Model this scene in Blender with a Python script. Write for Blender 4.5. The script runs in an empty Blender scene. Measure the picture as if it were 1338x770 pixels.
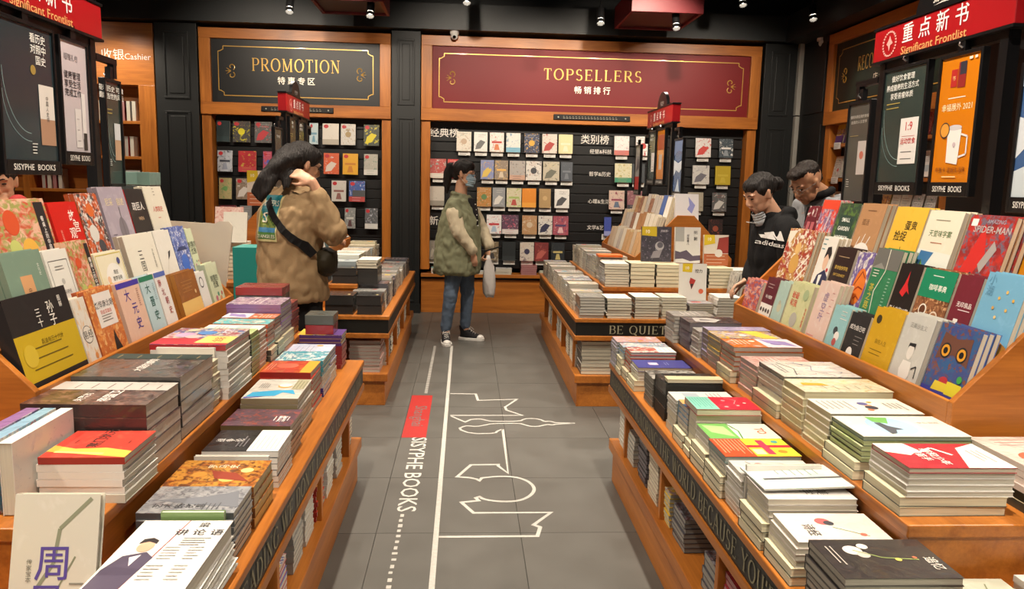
import bpy, bmesh, math, random
from mathutils import Vector, Matrix, noise as mnoise
random.seed(7)
R = math.radians
SC = bpy.context.scene
COL = SC.collection

# ---------------------------------------------------------------- camera
cam_d = bpy.data.cameras.new('camera'); cam = bpy.data.objects.new('camera', cam_d); COL.objects.link(cam)
def cam_axes(yaw, pitch, roll):
    y, p, r = R(yaw), R(pitch), R(roll)
    f = Vector((math.sin(y)*math.cos(p), math.cos(y)*math.cos(p), -math.sin(p)))
    rt = Vector((math.cos(y), -math.sin(y), 0)); up = rt.cross(f)
    return math.cos(r)*rt+math.sin(r)*up, -math.sin(r)*rt+math.cos(r)*up, f
_rt, _up, _f = cam_axes(3.53, 8.4, 1.37)
m = Matrix((_rt, _up, -_f)).transposed().to_4x4(); m.translation = (0, 0, 1.4)
cam.matrix_world = m
cam_d.sensor_width = 36; cam_d.lens = 36*1001/1338; cam_d.clip_start = .05; cam_d.clip_end = 60
SC.camera = cam
# ---------------------------------------------------------------- world, exposure
SC.view_settings.view_transform = 'Standard'; SC.view_settings.look = 'None'
SC.view_settings.gamma = 1; SC.view_settings.exposure = 0.55
w = bpy.data.worlds.new('world'); SC.world = w; w.use_nodes = True
w.node_tree.nodes['Background'].inputs[0].default_value = (1, .93, .85, 1)
w.node_tree.nodes['Background'].inputs[1].default_value = 0.16
# ---------------------------------------------------------------- spots (each one has a track head built below)
LAMPS = []   # (x,y,z, target, watts, cone deg, blend)
WARM = (1, .86, .70)
def spot(x, y, z, t, watts, cone=70, blend=.6, r=.025, col=WARM, lab=''):
    d = bpy.data.lights.new('spot_light', 'SPOT'); d.energy = watts*1.18; d.color = col
    d.spot_size = R(cone); d.spot_blend = blend; d.shadow_soft_size = r
    o = bpy.data.objects.new('spot_light', d); COL.objects.link(o); o.location = (x, y, z)
    dirv = (Vector(t)-Vector((x, y, z))).normalized()
    o.rotation_euler = dirv.to_track_quat('-Z', 'Y').to_euler()
    LAMPS.append((x, y, z, dirv, lab))
ZL = 3.0
NTH = ['first', 'second', 'third', 'fourth', 'fifth', 'sixth', 'seventh', 'eighth']
for i, y in enumerate((-.2, 1.2, 2.6, 4.0, 5.4)):
    spot(-.55, y, ZL, (-.95, y+.25, .7), 110, 95, lab=NTH[i]+' black spotlight from the entrance, track left of the aisle')
    spot(.75, y, ZL, (1.15, y+.25, .7), 120, 95, lab=NTH[i]+' black spotlight from the entrance, track right of the aisle')
for i, y in enumerate((.6, 2.2, 3.8, 5.6)):
    spot(-2.1, y, ZL, (-1.6, y, .7), 80, 95, lab=NTH[i]+' black spotlight from the entrance over the left table')
    spot(2.6, y, ZL, (2.1, y, .7), 80, 95, lab=NTH[i]+' black spotlight from the entrance over the right table')
for x, wt, tx, tz, nm in ((-2.1, 60, -2.0, 1.9, 'at the left end of the PROMOTION sign'), (-1.3, 60, -1.3, 1.6, 'at the right end of the PROMOTION sign'), (-.1, 70, .0, 1.9, 'at the left end of the TOPSELLERS sign'), (.75, 70, .75, 1.6, 'left of the word TOPSELLERS'), (1.6, 70, 1.6, 1.9, 'right of the word TOPSELLERS'), (2.5, 70, 2.55, 1.6, 'at the right end of the TOPSELLERS sign')):
    spot(x, 6.1, 3.02, (tx, 8.1, tz), wt, 80, lab='black wall-washing spotlight '+nm)
for x, z, nm in ((-1.55, 2.82, 'above the PROMOTION sign, left of the red ceiling box'), (-.86, 2.81, 'above the right end of the PROMOTION sign'), (-.024, 2.95, 'above the left end of the TOPSELLERS sign'), (1.16, 2.82, 'left of the right red ceiling box'), (1.84, 2.80, 'under the right red ceiling box'), (2.43, 3.02, 'right of the right red ceiling box'), (3.08, 2.92, 'in the right-hand corner near the dome camera')):
    spot(x, 7.0, z, (x, 6.3, 1.2), 26, 80, lab='lit spotlight '+nm)
spot(3.0, 5.6, 3.02, (3.5, 6.2, 2.0), 34, 90, lab='black spotlight washing the right wall sign')
spot(-3.45, 7.55, 2.87, (-3.45, 7.7, 1.2), 42, 150, lab='white-lit spotlight above the Cashier lettering')
spot(-4.6, 6.4, 2.95, (-4.4, 8.05, 1.6), 30, 95, lab='spotlight at the far left of the cashier wall')
spot(-3.0, 2.6, ZL, (-2.4, 3.2, 1.0), 50, 90, lab='spotlight behind the near left poster stand')

# ================================================================ helpers
def lin(c):
    if isinstance(c, (tuple, list)): return tuple(c)[:3]
    c = c.lstrip('#')
    v = [int(c[i:i+2], 16)/255 for i in (0, 2, 4)]
    return tuple(x/12.92 if x <= .04045 else ((x+.055)/1.055)**2.4 for x in v)

MATS = {}
def new_mat(name):
    m = bpy.data.materials.new(name); m.use_nodes = True
    nt = m.node_tree; b = nt.nodes['Principled BSDF']; MATS[name] = m
    return m, nt, b
def N(nt, t, **kw):
    n = nt.nodes.new(t)
    for k, v in kw.items():
        if k.startswith('i_'): n.inputs[k[2:].replace('_', ' ')].default_value = v
        else: setattr(n, k, v)
    return n
def plain(name, col, rough=.6, metal=0, coat=0, noise=0, nscale=8, bump=0, bscale=60, emit=None, spec=.5):
    m, nt, b = new_mat(name); c = lin(col); L = nt.links
    b.inputs['Roughness'].default_value = rough; b.inputs['Metallic'].default_value = metal
    b.inputs['Coat Weight'].default_value = coat; b.inputs['Coat Roughness'].default_value = .12
    b.inputs['Specular IOR Level'].default_value = spec
    b.inputs['Base Color'].default_value = (*c, 1)
    if noise or bump:
        tc = N(nt, 'ShaderNodeTexCoord')
    if noise:
        n = N(nt, 'ShaderNodeTexNoise'); n.inputs['Scale'].default_value = nscale; n.inputs['Detail'].default_value = 5
        L.new(tc.outputs['Object'], n.inputs['Vector'])
        mx = N(nt, 'ShaderNodeMix', data_type='RGBA')
        mx.inputs[6].default_value = (*[x*(1-noise) for x in c], 1); mx.inputs[7].default_value = (*[min(1, x*(1+noise)) for x in c], 1)
        L.new(n.outputs['Fac'], mx.inputs[0]); L.new(mx.outputs[2], b.inputs['Base Color'])
    if bump:
        n2 = N(nt, 'ShaderNodeTexNoise'); n2.inputs['Scale'].default_value = bscale; n2.inputs['Detail'].default_value = 3
        L.new(tc.outputs['Object'], n2.inputs['Vector'])
        bp = N(nt, 'ShaderNodeBump'); bp.inputs['Strength'].default_value = bump; bp.inputs['Distance'].default_value = .01
        L.new(n2.outputs['Fac'], bp.inputs['Height']); L.new(bp.outputs[0], b.inputs['Normal'])
    if emit:
        b.inputs['Emission Color'].default_value = (*c, 1); b.inputs['Emission Strength'].default_value = emit
    return m
def wood(name, c1, c2, axis=0, rough=.38, scale=2.2):
    m, nt, b = new_mat(name); L = nt.links
    tc = N(nt, 'ShaderNodeTexCoord'); mp = N(nt, 'ShaderNodeMapping')
    s = [scale*6]*3; s[axis] = scale*.55; mp.inputs['Scale'].default_value = s
    L.new(tc.outputs['Object'], mp.inputs['Vector'])
    n = N(nt, 'ShaderNodeTexNoise'); n.inputs['Scale'].default_value = 1; n.inputs['Detail'].default_value = 8; n.inputs['Roughness'].default_value = .62; n.inputs['Distortion'].default_value = .6
    L.new(mp.outputs[0], n.inputs['Vector'])
    mp2 = N(nt, 'ShaderNodeMapping'); s2 = [scale*60]*3; s2[axis] = scale*2.5; mp2.inputs['Scale'].default_value = s2
    L.new(tc.outputs['Object'], mp2.inputs['Vector'])
    n2 = N(nt, 'ShaderNodeTexNoise'); n2.inputs['Scale'].default_value = 1; n2.inputs['Detail'].default_value = 4
    L.new(mp2.outputs[0], n2.inputs['Vector'])
    ad = N(nt, 'ShaderNodeMath', operation='MULTIPLY_ADD'); ad.inputs[1].default_value = .35
    L.new(n2.outputs['Fac'], ad.inputs[0]); L.new(n.outputs['Fac'], ad.inputs[2])
    r = N(nt, 'ShaderNodeValToRGB'); r.color_ramp.elements[0].position = .42; r.color_ramp.elements[1].position = .85
    r.color_ramp.elements[0].color = (*lin(c1), 1); r.color_ramp.elements[1].color = (*lin(c2), 1)
    L.new(ad.outputs[0], r.inputs[0]); L.new(r.outputs[0], b.inputs['Base Color'])
    bp = N(nt, 'ShaderNodeBump'); bp.inputs['Strength'].default_value = .08; bp.inputs['Distance'].default_value = .004
    L.new(n2.outputs['Fac'], bp.inputs['Height']); L.new(bp.outputs[0], b.inputs['Normal'])
    b.inputs['Roughness'].default_value = rough
    return m
W1, W2 = '8e4f1a', 'bf762e'
wood_x = wood('wood_grain_x', W1, W2, 0); wood_y = wood('wood_grain_y', W1, W2, 1); wood_z = wood('wood_grain_z', W1, W2, 2)
dwood = wood('wood_dark', '4a2410', '6b3818', 0)
black = plain('black_paint', '17181a', .45, noise=.2, nscale=5)
wall_black = plain('wall_black', '121515', .5, noise=.2, nscale=3)
slat_black = plain('slat_black', '0c0d0e', .5, noise=.15)
frame_black = plain('frame_black', '0f0f11', .35)
ceil_black = plain('ceiling_black', '0b0b0c', .8, noise=.3)
strip_black = plain('strip_black', '1a1a17', .4, noise=.15, nscale=20)
metal = plain('metal', 'b8b8b8', .25, 1)
white_pl = plain('white_plastic', 'd9d7d2', .4)
greypipe = plain('pipe_grey', '9a9890', .6, noise=.12)
lamp_glow = plain('lamp_glow', 'fff1dc', .3, emit=14)
glass_dark = plain('lens_black', '050505', .1)

def attr_mat(name, rough, coat, pages=False, bump=0, patt=True):
    """cover print: three ink colours stored on each cover, mixed in printed patches over the UV of the cover"""
    m, nt, b = new_mat(name); L = nt.links
    a1 = N(nt, 'ShaderNodeAttribute', attribute_name='c1')
    out = a1.outputs['Color']
    if patt:
        a2 = N(nt, 'ShaderNodeAttribute', attribute_name='c2'); a3 = N(nt, 'ShaderNodeAttribute', attribute_name='c3'); pp = N(nt, 'ShaderNodeAttribute', attribute_name='pp')
        uv = N(nt, 'ShaderNodeUVMap')
        sep = N(nt, 'ShaderNodeSeparateColor'); L.new(pp.outputs['Color'], sep.inputs[0])   # R: seed, G: share of c2, B: share of c3
        sd = N(nt, 'ShaderNodeMath', operation='MULTIPLY'); sd.inputs[1].default_value = 97; L.new(sep.outputs[0], sd.inputs[0])
        for k, (a, ch, sc) in enumerate(((a2, 1, 5), (a3, 2, 11))):
            n = N(nt, 'ShaderNodeTexNoise', noise_dimensions='4D'); n.inputs['Scale'].default_value = sc; n.inputs['Detail'].default_value = 7
            n.inputs['Distortion'].default_value = .8
            L.new(uv.outputs[0], n.inputs['Vector']); L.new(sd.outputs[0], n.inputs['W'])
            # mask = smoothstep(1-share) on the noise
            s = N(nt, 'ShaderNodeMath', operation='MULTIPLY_ADD'); s.inputs[1].default_value = -.38; s.inputs[2].default_value = .69
            L.new(sep.outputs[ch], s.inputs[0])
            d = N(nt, 'ShaderNodeMath', operation='SUBTRACT'); L.new(n.outputs['Fac'], d.inputs[0]); L.new(s.outputs[0], d.inputs[1])
            g = N(nt, 'ShaderNodeMath', operation='MULTIPLY_ADD', use_clamp=True); g.inputs[1].default_value = 9; g.inputs[2].default_value = .5
            L.new(d.outputs[0], g.inputs[0])
            mx = N(nt, 'ShaderNodeMix', data_type='RGBA')
            L.new(g.outputs[0], mx.inputs[0]); L.new(out, mx.inputs[6]); L.new(a.outputs['Color'], mx.inputs[7]); out = mx.outputs[2]
    if pages:
        tc = N(nt, 'ShaderNodeTexCoord'); mp = N(nt, 'ShaderNodeMapping'); mp.inputs['Scale'].default_value = (4, 4, 900)
        L.new(tc.outputs['Object'], mp.inputs[0])
        n = N(nt, 'ShaderNodeTexNoise'); n.inputs['Scale'].default_value = 1; n.inputs['Detail'].default_value = 2; L.new(mp.outputs[0], n.inputs['Vector'])
        r = N(nt, 'ShaderNodeMapRange'); r.inputs[1].default_value = .3; r.inputs[2].default_value = .75; r.inputs[3].default_value = .84; r.inputs[4].default_value = 1.14
        L.new(n.outputs['Fac'], r.inputs[0])
        mx = N(nt, 'ShaderNodeMix', data_type='RGBA', blend_type='MULTIPLY'); mx.inputs[0].default_value = 1
        L.new(out, mx.inputs[6]); L.new(r.outputs[0], mx.inputs[7]); out = mx.outputs[2]
    L.new(out, b.inputs['Base Color'])
    b.inputs['Roughness'].default_value = rough; b.inputs['Coat Weight'].default_value = coat; b.inputs['Coat Roughness'].default_value = .08
    if bump:
        tc = N(nt, 'ShaderNodeTexCoord'); n = N(nt, 'ShaderNodeTexNoise'); n.inputs['Scale'].default_value = 16; n.inputs['Detail'].default_value = 3; n.inputs['Distortion'].default_value = 1
        L.new(tc.outputs['Object'], n.inputs['Vector'])
        bp = N(nt, 'ShaderNodeBump'); bp.inputs['Strength'].default_value = bump; bp.inputs['Distance'].default_value = .012
        L.new(n.outputs['Fac'], bp.inputs['Height']); L.new(bp.outputs[0], b.inputs['Coat Normal'])
    return m
cover_m = attr_mat('cover_matte', .45, .15)
wrap_m = attr_mat('cover_shrink_wrapped', .35, .9, bump=.5)
pages_m = attr_mat('page_block', .75, 0, pages=True, patt=False)
pagew_m = attr_mat('page_block_wrapped', .6, .55, pages=True, patt=False, bump=.5)
ink_m = attr_mat('printed_ink', .5, 0, patt=False)
inkg_m = attr_mat('lettering_paint', .45, 0, patt=False)
gold_m = attr_mat('gold_lettering', .35, .2, patt=False); gold_m.node_tree.nodes['Principled BSDF'].inputs['Metallic'].default_value = .3

# -- text as outlines (cached)
_tc = {}
def text_geo(s, bold=0.0):
    if any(ord(c) > 0x2e80 for c in s): bold = min(bold, .006)
    bold = min(bold, .012)
    k = (s, bold)
    if k not in _tc:
        c = bpy.data.curves.new('t', 'FONT'); c.body = s; c.resolution_u = 2; c.offset = bold
        o = bpy.data.objects.new('t', c); me = o.to_mesh()
        vs = [(v.co.x, v.co.y) for v in me.vertices]; fs = [tuple(p.vertices) for p in me.polygons]
        o.to_mesh_clear(); bpy.data.objects.remove(o); bpy.data.curves.remove(c)
        if vs:
            x0 = min(v[0] for v in vs); x1 = max(v[0] for v in vs); y0 = min(v[1] for v in vs); y1 = max(v[1] for v in vs)
        else: x0 = x1 = y0 = y1 = 0
        _tc[k] = (vs, fs, x0, x1, y0, y1)
    return _tc[k]
# -- serif capitals drawn as nib strokes: thick uprights, thin cross strokes, small feet
def arc(cx, cy, rx, ry, a0, a1, n=10): return [(cx+rx*math.cos(R(a0+(a1-a0)*i/n)), cy+ry*math.sin(R(a0+(a1-a0)*i/n))) for i in range(n+1)]
TK, TN = .11, .035
SER = {
 'A': (.72, [[(.36, .74), (.06, 0), 't'], [(.36, .74), (.64, 0), 'k'], [(.16, .25), (.54, .25)]], [(.06, 0), (.64, 0)]),
 'B': (.62, [[(.13, 0), (.13, .72)], [(.13, .72)]+arc(.34, .55, .18, .17, 90, -90)+[(.13, .38)], [(.34, .38)]+arc(.36, .19, .21, .19, 90, -90)+[(.13, 0)]], [(.13, 0), (.13, .72)]),
 'C': (.68, [arc(.37, .36, .31, .37, 40, 320, 16)], []),
 'D': (.72, [[(.13, 0), (.13, .72)], [(.13, .72), (.3, .72)]+arc(.3, .36, .33, .36, 90, -90, 12)+[(.13, 0)]], [(.13, 0), (.13, .72)]),
 'E': (.62, [[(.13, 0), (.13, .72)], [(.13, .72), (.52, .72)], [(.13, .37), (.42, .37)], [(.13, 0), (.55, 0)], [(.52, .72), (.52, .6)], [(.55, 0), (.55, .13)], [(.42, .3), (.42, .44)]], [(.13, 0), (.13, .72)]),
 'F': (.56, [[(.13, 0), (.13, .72)], [(.13, .72), (.5, .72)], [(.13, .37), (.4, .37)], [(.5, .72), (.5, .6)]], [(.13, 0), (.13, .72)]),
 'G': (.72, [arc(.37, .36, .31, .37, 40, 330, 16), [(.62, .32), (.62, .06)]], [(.62, .32)]),
 'H': (.76, [[(.13, 0), (.13, .72)], [(.62, 0), (.62, .72)], [(.13, .37), (.62, .37)]], [(.13, 0), (.13, .72), (.62, 0), (.62, .72)]),
 'I': (.3, [[(.14, 0), (.14, .72)]], [(.14, 0), (.14, .72)]),
 'L': (.58, [[(.13, 0), (.13, .72)], [(.13, 0), (.52, 0)], [(.52, 0), (.52, .15)]], [(.13, 0), (.13, .72)]),
 'M': (.88, [[(.14, 0), (.14, .72), 't'], [(.14, .72), (.42, .05), 'k'], [(.42, .05), (.72, .72), 't'], [(.72, 0), (.72, .72)]], [(.14, 0), (.14, .72), (.72, 0), (.72, .72)]),
 'N': (.76, [[(.14, 0), (.14, .72), 't'], [(.14, .72), (.6, 0), 'k'], [(.6, 0), (.6, .72), 't']], [(.14, 0), (.1, .72), (.6, .72)]),
 'O': (.76, [arc(.38, .36, .32, .37, 0, 360, 20)], []),
 'P': (.6, [[(.13, 0), (.13, .72)], [(.13, .72)]+arc(.34, .53, .2, .19, 90, -90)+[(.13, .34)]], [(.13, 0), (.13, .72)]),
 'Q': (.76, [arc(.38, .36, .32, .37, 0, 360, 20), [(.4, .05), (.7, -.14), 'k']], []),
 'R': (.68, [[(.13, 0), (.13, .72)], [(.13, .72)]+arc(.34, .54, .19, .18, 90, -90)+[(.13, .36)], [(.32, .36), (.6, 0), 'k']], [(.13, 0), (.13, .72), (.6, 0)]),
 'S': (.54, [arc(.27, .54, .18, .19, 35, 250, 10)+[(.3, .36)]+arc(.27, .18, .2, .19, 60, -150, 10), ], []),
 'T': (.62, [[(.31, 0), (.31, .72)], [(.05, .72), (.57, .72)], [(.05, .72), (.05, .58)], [(.57, .72), (.57, .58)]], [(.31, 0)]),
 'U': (.74, [[(.15, .72), (.15, .25)]+arc(.37, .24, .22, .24, 180, 360, 10)+[(.59, .72)]], [(.15, .72), (.59, .72)]),
 'V': (.7, [[(.07, .72), (.36, 0), 'k'], [(.36, 0), (.63, .72), 't']], [(.07, .72), (.63, .72)]),
 'W': (.98, [[(.07, .72), (.3, 0), 'k'], [(.3, 0), (.5, .72), 't'], [(.46, .72), (.68, 0), 'k'], [(.68, 0), (.9, .72), 't']], [(.07, .72), (.9, .72), (.48, .72)]),
 'Y': (.68, [[(.07, .72), (.34, .34), 'k'], [(.34, .34), (.6, .72), 't'], [(.34, 0), (.34, .34)]], [(.07, .72), (.6, .72), (.34, 0)]),
 "'": (.2, [[(.1, .72), (.08, .52)]], []), ' ': (.34, [], []),
}
def serif_geo(s, sp=0.06):
    vs, fs, x = [], [], 0
    def seg(a, b, t0):
        dx, dy = b[0]-a[0], b[1]-a[1]; l = math.hypot(dx, dy) or 1; nx, ny = -dy/l*t0/2, dx/l*t0/2; i = len(vs)
        vs.extend([(a[0]+nx, a[1]+ny), (a[0]-nx, a[1]-ny), (b[0]-nx, b[1]-ny), (b[0]+nx, b[1]+ny)]); fs.append((i, i+1, i+2, i+3))
    for ch in s:
        wd, st, feet = SER.get(ch, SER[' '])
        for p in st:
            fl = None
            if isinstance(p[-1], str): fl = p[-1]; p = p[:-1]
            for a, b in zip(p, p[1:]):
                dx, dy = b[0]-a[0], b[1]-a[1]; l = math.hypot(dx, dy) or 1
                t0 = TN+(TK-TN)*min(1, abs(dy)/l)**1.5 if l > .16 or len(p) > 2 else TN*1.1
                if fl == 't': t0 = TN*1.2
                if fl == 'k': t0 = TK
                seg((a[0]+x, a[1]), (b[0]+x, b[1]), t0)
        for fx, fy in feet: seg((x+fx-.1, fy), (x+fx+.1, fy), TN)
        x += wd+sp
    return vs, fs, 0, x-sp, 0, .72

class MB:
    """collects polygons; build() links ONE mesh object"""
    def __init__(s): s.v = []; s.f = []; s.c = []; s.mi = []; s.uv = {}; s.m = 0; s.col = None
    def face(s, idx, col=None, uv=None):
        s.f.append(tuple(idx)); s.c.append(col if col is not None else s.col); s.mi.append(s.m)
        if uv: s.uv[len(s.f)-1] = uv
    def add(s, vs, fs, col=None, M=None):
        i = len(s.v); s.v.extend([tuple(M @ Vector(v)) for v in vs] if M else [tuple(v) for v in vs])
        for f in fs: s.face([i+k for k in f], col)
    def box(s, x0, y0, z0, x1, y1, z1, col=None, M=None):
        if x0 > x1: x0, x1 = x1, x0
        if y0 > y1: y0, y1 = y1, y0
        s.add([(x0, y0, z0), (x1, y0, z0), (x1, y1, z0), (x0, y1, z0), (x0, y0, z1), (x1, y0, z1), (x1, y1, z1), (x0, y1, z1)],
              [(3, 2, 1, 0), (4, 5, 6, 7), (0, 1, 5, 4), (1, 2, 6, 5), (2, 3, 7, 6), (3, 0, 4, 7)], col, M); return s
    def prism(s, poly, axis, a, b, col=None):
        """poly: 2D points; extruded along axis 0/1/2 from a to b"""
        def P(p, t):
            return {0: (t, p[0], p[1]), 1: (p[0], t, p[1]), 2: (p[0], p[1], t)}[axis]
        n = len(poly); i = len(s.v); s.v += [P(p, a) for p in poly]+[P(p, b) for p in poly]
        s.face([i+k for k in range(n)][::-1], col); s.face([i+n+k for k in range(n)], col)
        for k in range(n): s.face([i+k, i+(k+1) % n, i+n+(k+1) % n, i+n+k], col)
        return s
    def rings(s, rs, col=None, cap=True, closed=False):
        i = len(s.v); n = len(rs[0])
        for r in rs: s.v += [tuple(p) for p in r]
        m = len(rs)
        for a in range(m-1+(1 if closed else 0)):
            b = (a+1) % m
            for k in range(n): s.face([i+a*n+k, i+a*n+(k+1) % n, i+b*n+(k+1) % n, i+b*n+k], col)
        if cap and not closed: s.face([i+k for k in range(n)][::-1], col); s.face([i+(m-1)*n+k for k in range(n)], col)
        return s
    def tube(s, pts, r, n=8, col=None, cap=True):
        pts = [Vector(p) for p in pts]; rs = []; q = None
        for k, p in enumerate(pts):
            d = (pts[min(k+1, len(pts)-1)]-pts[max(k-1, 0)]).normalized()
            if q is None:
                q = d.orthogonal().normalized()
            q = (q-d*q.dot(d)).normalized(); e = d.cross(q)
            rr = r[k] if isinstance(r, (list, tuple)) else r
            rs.append([p+(q*math.cos(2*math.pi*j/n)+e*math.sin(2*math.pi*j/n))*rr for j in range(n)])
        return s.rings(rs, col, cap)
    def cyl(s, p0, p1, r, n=12, col=None): return s.tube([p0, p1], r, n, col)
    def ball(s, c, r, nu=10, nv=7, col=None, M=None):
        if not isinstance(r, (tuple, list)): r = (r, r, r)
        vs = [(c[0], c[1], c[2]-r[2])]; fs = []
        for j in range(1, nv):
            t = math.pi*j/nv-math.pi/2
            for k in range(nu):
                a = 2*math.pi*k/nu; vs.append((c[0]+r[0]*math.cos(t)*math.cos(a), c[1]+r[1]*math.cos(t)*math.sin(a), c[2]+r[2]*math.sin(t)))
        vs.append((c[0], c[1], c[2]+r[2]))
        for k in range(nu):
            k2 = (k+1) % nu; fs.append((0, 1+k2, 1+k)); fs.append((len(vs)-1, 1+(nv-2)*nu+k, 1+(nv-2)*nu+k2))
            for j in range(nv-2): fs.append((1+j*nu+k, 1+j*nu+k2, 1+(j+1)*nu+k2, 1+(j+1)*nu+k))
        s.add(vs, fs, col, M); return s
    def flat(s, vs, fs, O, X, Y, col, sc=1.0, sx=1.0, dx=0, dy=0):
        O, X, Y = Vector(O), Vector(X), Vector(Y); i = len(s.v)
        s.v += [tuple(O+X*((x-dx)*sc*sx)+Y*((y-dy)*sc)) for x, y in vs]
        for f in fs: s.face([i+k for k in f], col)
    def text(s, t, O, X, Y, h, col, bold=.0, sx=1.0, fit=None, align='c', serif=False, sp=.06):
        """h: cap height; centred at O"""
        g = serif_geo(t, sp) if serif else text_geo(t, bold)
        vs, fs, x0, x1, y0, y1 = g
        if not vs: return
        cjk = any(ord(c) > 0x2e80 for c in t)
        sc = h/(.72 if serif else (.88 if cjk else .73))
        if fit: sx = fit/max(1e-6, (x1-x0)*sc)
        cx = {'c': (x0+x1)/2, 'l': x0, 'r': x1}[align]
        cy = .36 if not cjk else (y0+y1)/2
        s.flat(vs, fs, O, X, Y, lin(col), sc, sx, cx, cy)
    def vtext(s, t, O, X, Y, h, col, bold=.0, step=1.15):
        """one glyph under the other, centred at O"""
        n = len(t)
        for k, ch in enumerate(t): s.text(ch, Vector(O)+Vector(Y)*(h*step*((n-1)/2-k)), X, Y, h, col, bold)
    def build(s, name, mat, parent=None, O=(0, 0, 0), smooth=False, attrs=None, bevel=0):
        me = bpy.data.meshes.new(name); O = Vector(O)
        me.from_pydata([Vector(v)-O for v in s.v], [], s.f)
        for mm in (mat if isinstance(mat, (list, tuple)) else [mat]): me.materials.append(mm)
        if isinstance(mat, (list, tuple)): me.polygons.foreach_set('material_index', s.mi)
        if any(c is not None for c in s.c):
            at = me.attributes.new('c1', 'FLOAT_COLOR', 'FACE'); d = []
            for c in s.c: d += [*(lin(c) if c is not None else (.5, .5, .5)), 1]
            at.data.foreach_set('color', d)
        for k, vals in (attrs or {}).items():
            at = me.attributes.new(k, 'FLOAT_COLOR', 'FACE'); d = []
            for c in vals: d += [*c, 1]
            at.data.foreach_set('color', d)
        if s.uv:
            uvl = me.uv_layers.new(name='UVMap')
            for p in me.polygons:
                u = s.uv.get(p.index)
                if u:
                    for k, li in enumerate(p.loop_indices): uvl.data[li].uv = u[k]
        if smooth: me.polygons.foreach_set('use_smooth', [True]*len(me.polygons))
        me.update()
        o = bpy.data.objects.new(name, me); COL.objects.link(o)
        if parent: o.parent = parent
        else: o.location = O
        if bevel:
            b = o.modifiers.new('bevel', 'BEVEL'); b.width = bevel; b.segments = 2; b.limit_method = 'ANGLE'
        return o
def tag(o, label=None, cat=None, group=None, kind=None):
    for k, v in (('label', label), ('category', cat), ('group', group), ('kind', kind)):
        if v: o[k] = v
    return o
def thing(name, loc, label, cat, group=None):
    o = bpy.data.objects.new(name, None); COL.objects.link(o); o.location = loc; o.empty_display_size = .1
    return tag(o, label, cat, group)
def Mx(O, X, Y, Z=None):
    X, Y = Vector(X), Vector(Y); Z = Vector(Z) if Z else X.cross(Y)
    m = Matrix((X, Y, Z)).transposed().to_4x4(); m.translation = Vector(O); return m
def copy_obj(o, parent=None):
    c = o.copy(); COL.objects.link(c)
    if parent: c.parent = parent
    return c

# ================================================================ structure
XL, XR, YB, YF, ZC = -5.2, 3.6, 8.4, -3.0, 3.45
TS = .576
fl = MB().box(XL, YF, -.05, XR, YB, -.006).build('floor', plain('floor_grout', '44433f', .8)); tag(fl, kind='structure')
tile_ms = []
for k in range(4):
    m, nt, b = new_mat('floor_tile_%d' % k); L = nt.links
    tc = N(nt, 'ShaderNodeTexCoord'); mp = N(nt, 'ShaderNodeMapping'); mp.inputs['Location'].default_value = (k*3.1, k*7.7, 0); L.new(tc.outputs['Object'], mp.inputs[0])
    n = N(nt, 'ShaderNodeTexNoise'); n.inputs['Scale'].default_value = 5; n.inputs['Detail'].default_value = 7; L.new(mp.outputs[0], n.inputs['Vector'])
    r = N(nt, 'ShaderNodeValToRGB'); r.color_ramp.elements[0].position = .3; r.color_ramp.elements[1].position = .75
    r.color_ramp.elements[0].color = (*lin('504f4b'), 1); r.color_ramp.elements[1].color = (*lin('5b5a56'), 1)
    L.new(n.outputs['Fac'], r.inputs[0]); L.new(r.outputs[0], b.inputs['Base Color'])
    rr = N(nt, 'ShaderNodeMapRange'); rr.inputs[3].default_value = .32; rr.inputs[4].default_value = .5; L.new(n.outputs['Fac'], rr.inputs[0]); L.new(rr.outputs[0], b.inputs['Roughness'])
    tile_ms.append(m)
g = .0014
protos = []
for mm in tile_ms:
    t = MB().box(g, g, -.006, TS-g, TS-g, 0); t = t.build('tile', mm, fl); protos.append(t)
first = set()
ix0, ix1 = -3, 4
for iy in range(-2, 14):
    for ix in range(ix0, ix1):
        k = (ix*7+iy*13) % 4
        if k not in first: t = protos[k]; first.add(k)
        else: t = copy_obj(protos[k], fl)
        t.location = (.236+ix*TS, 2.905-4*TS+iy*TS-TS, 0)
rest = MB()
for iy in range(-2, 16):
    for ix in range(-10, 7):
        x, y = .236+ix*TS, 2.905-4*TS+iy*TS-TS
        if (ix0 <= ix < ix1 and iy < 14) or x > XR or y > YB: continue
        rest.box(max(x+g, XL), y+g, -.006, min(x+TS-g, XR), min(y+TS-g, YB), 0)
tag(rest.build('floor_tiles', tile_ms[0], fl), kind='stuff')
tag(MB().box(XL, YF, ZC, XR, YB, ZC+.05).build('ceiling', ceil_black), kind='structure')
tag(MB().box(XL, 8.36, 0, XR, 8.46, ZC).build('wall_back', wall_black), kind='structure')
tag(MB().box(XR, YF, 0, XR+.1, YB, ZC).build('wall_right', wall_black), kind='structure')
tag(MB().box(XL-.1, YF, 0, XL, YB, ZC).build('wall_left', wood_z), kind='structure')
# fascia above the wall units
tag(MB().box(-5.2, 7.92, 2.875, 3.6, 8.36, 3.12).build('trim_1', plain('fascia', '191d1e', .5, noise=.15)), kind='structure')
tag(MB().box(3.22, -1, 2.86, 3.6, 7.92, 3.12).build('trim_2', MATS['fascia']), kind='structure')
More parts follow.
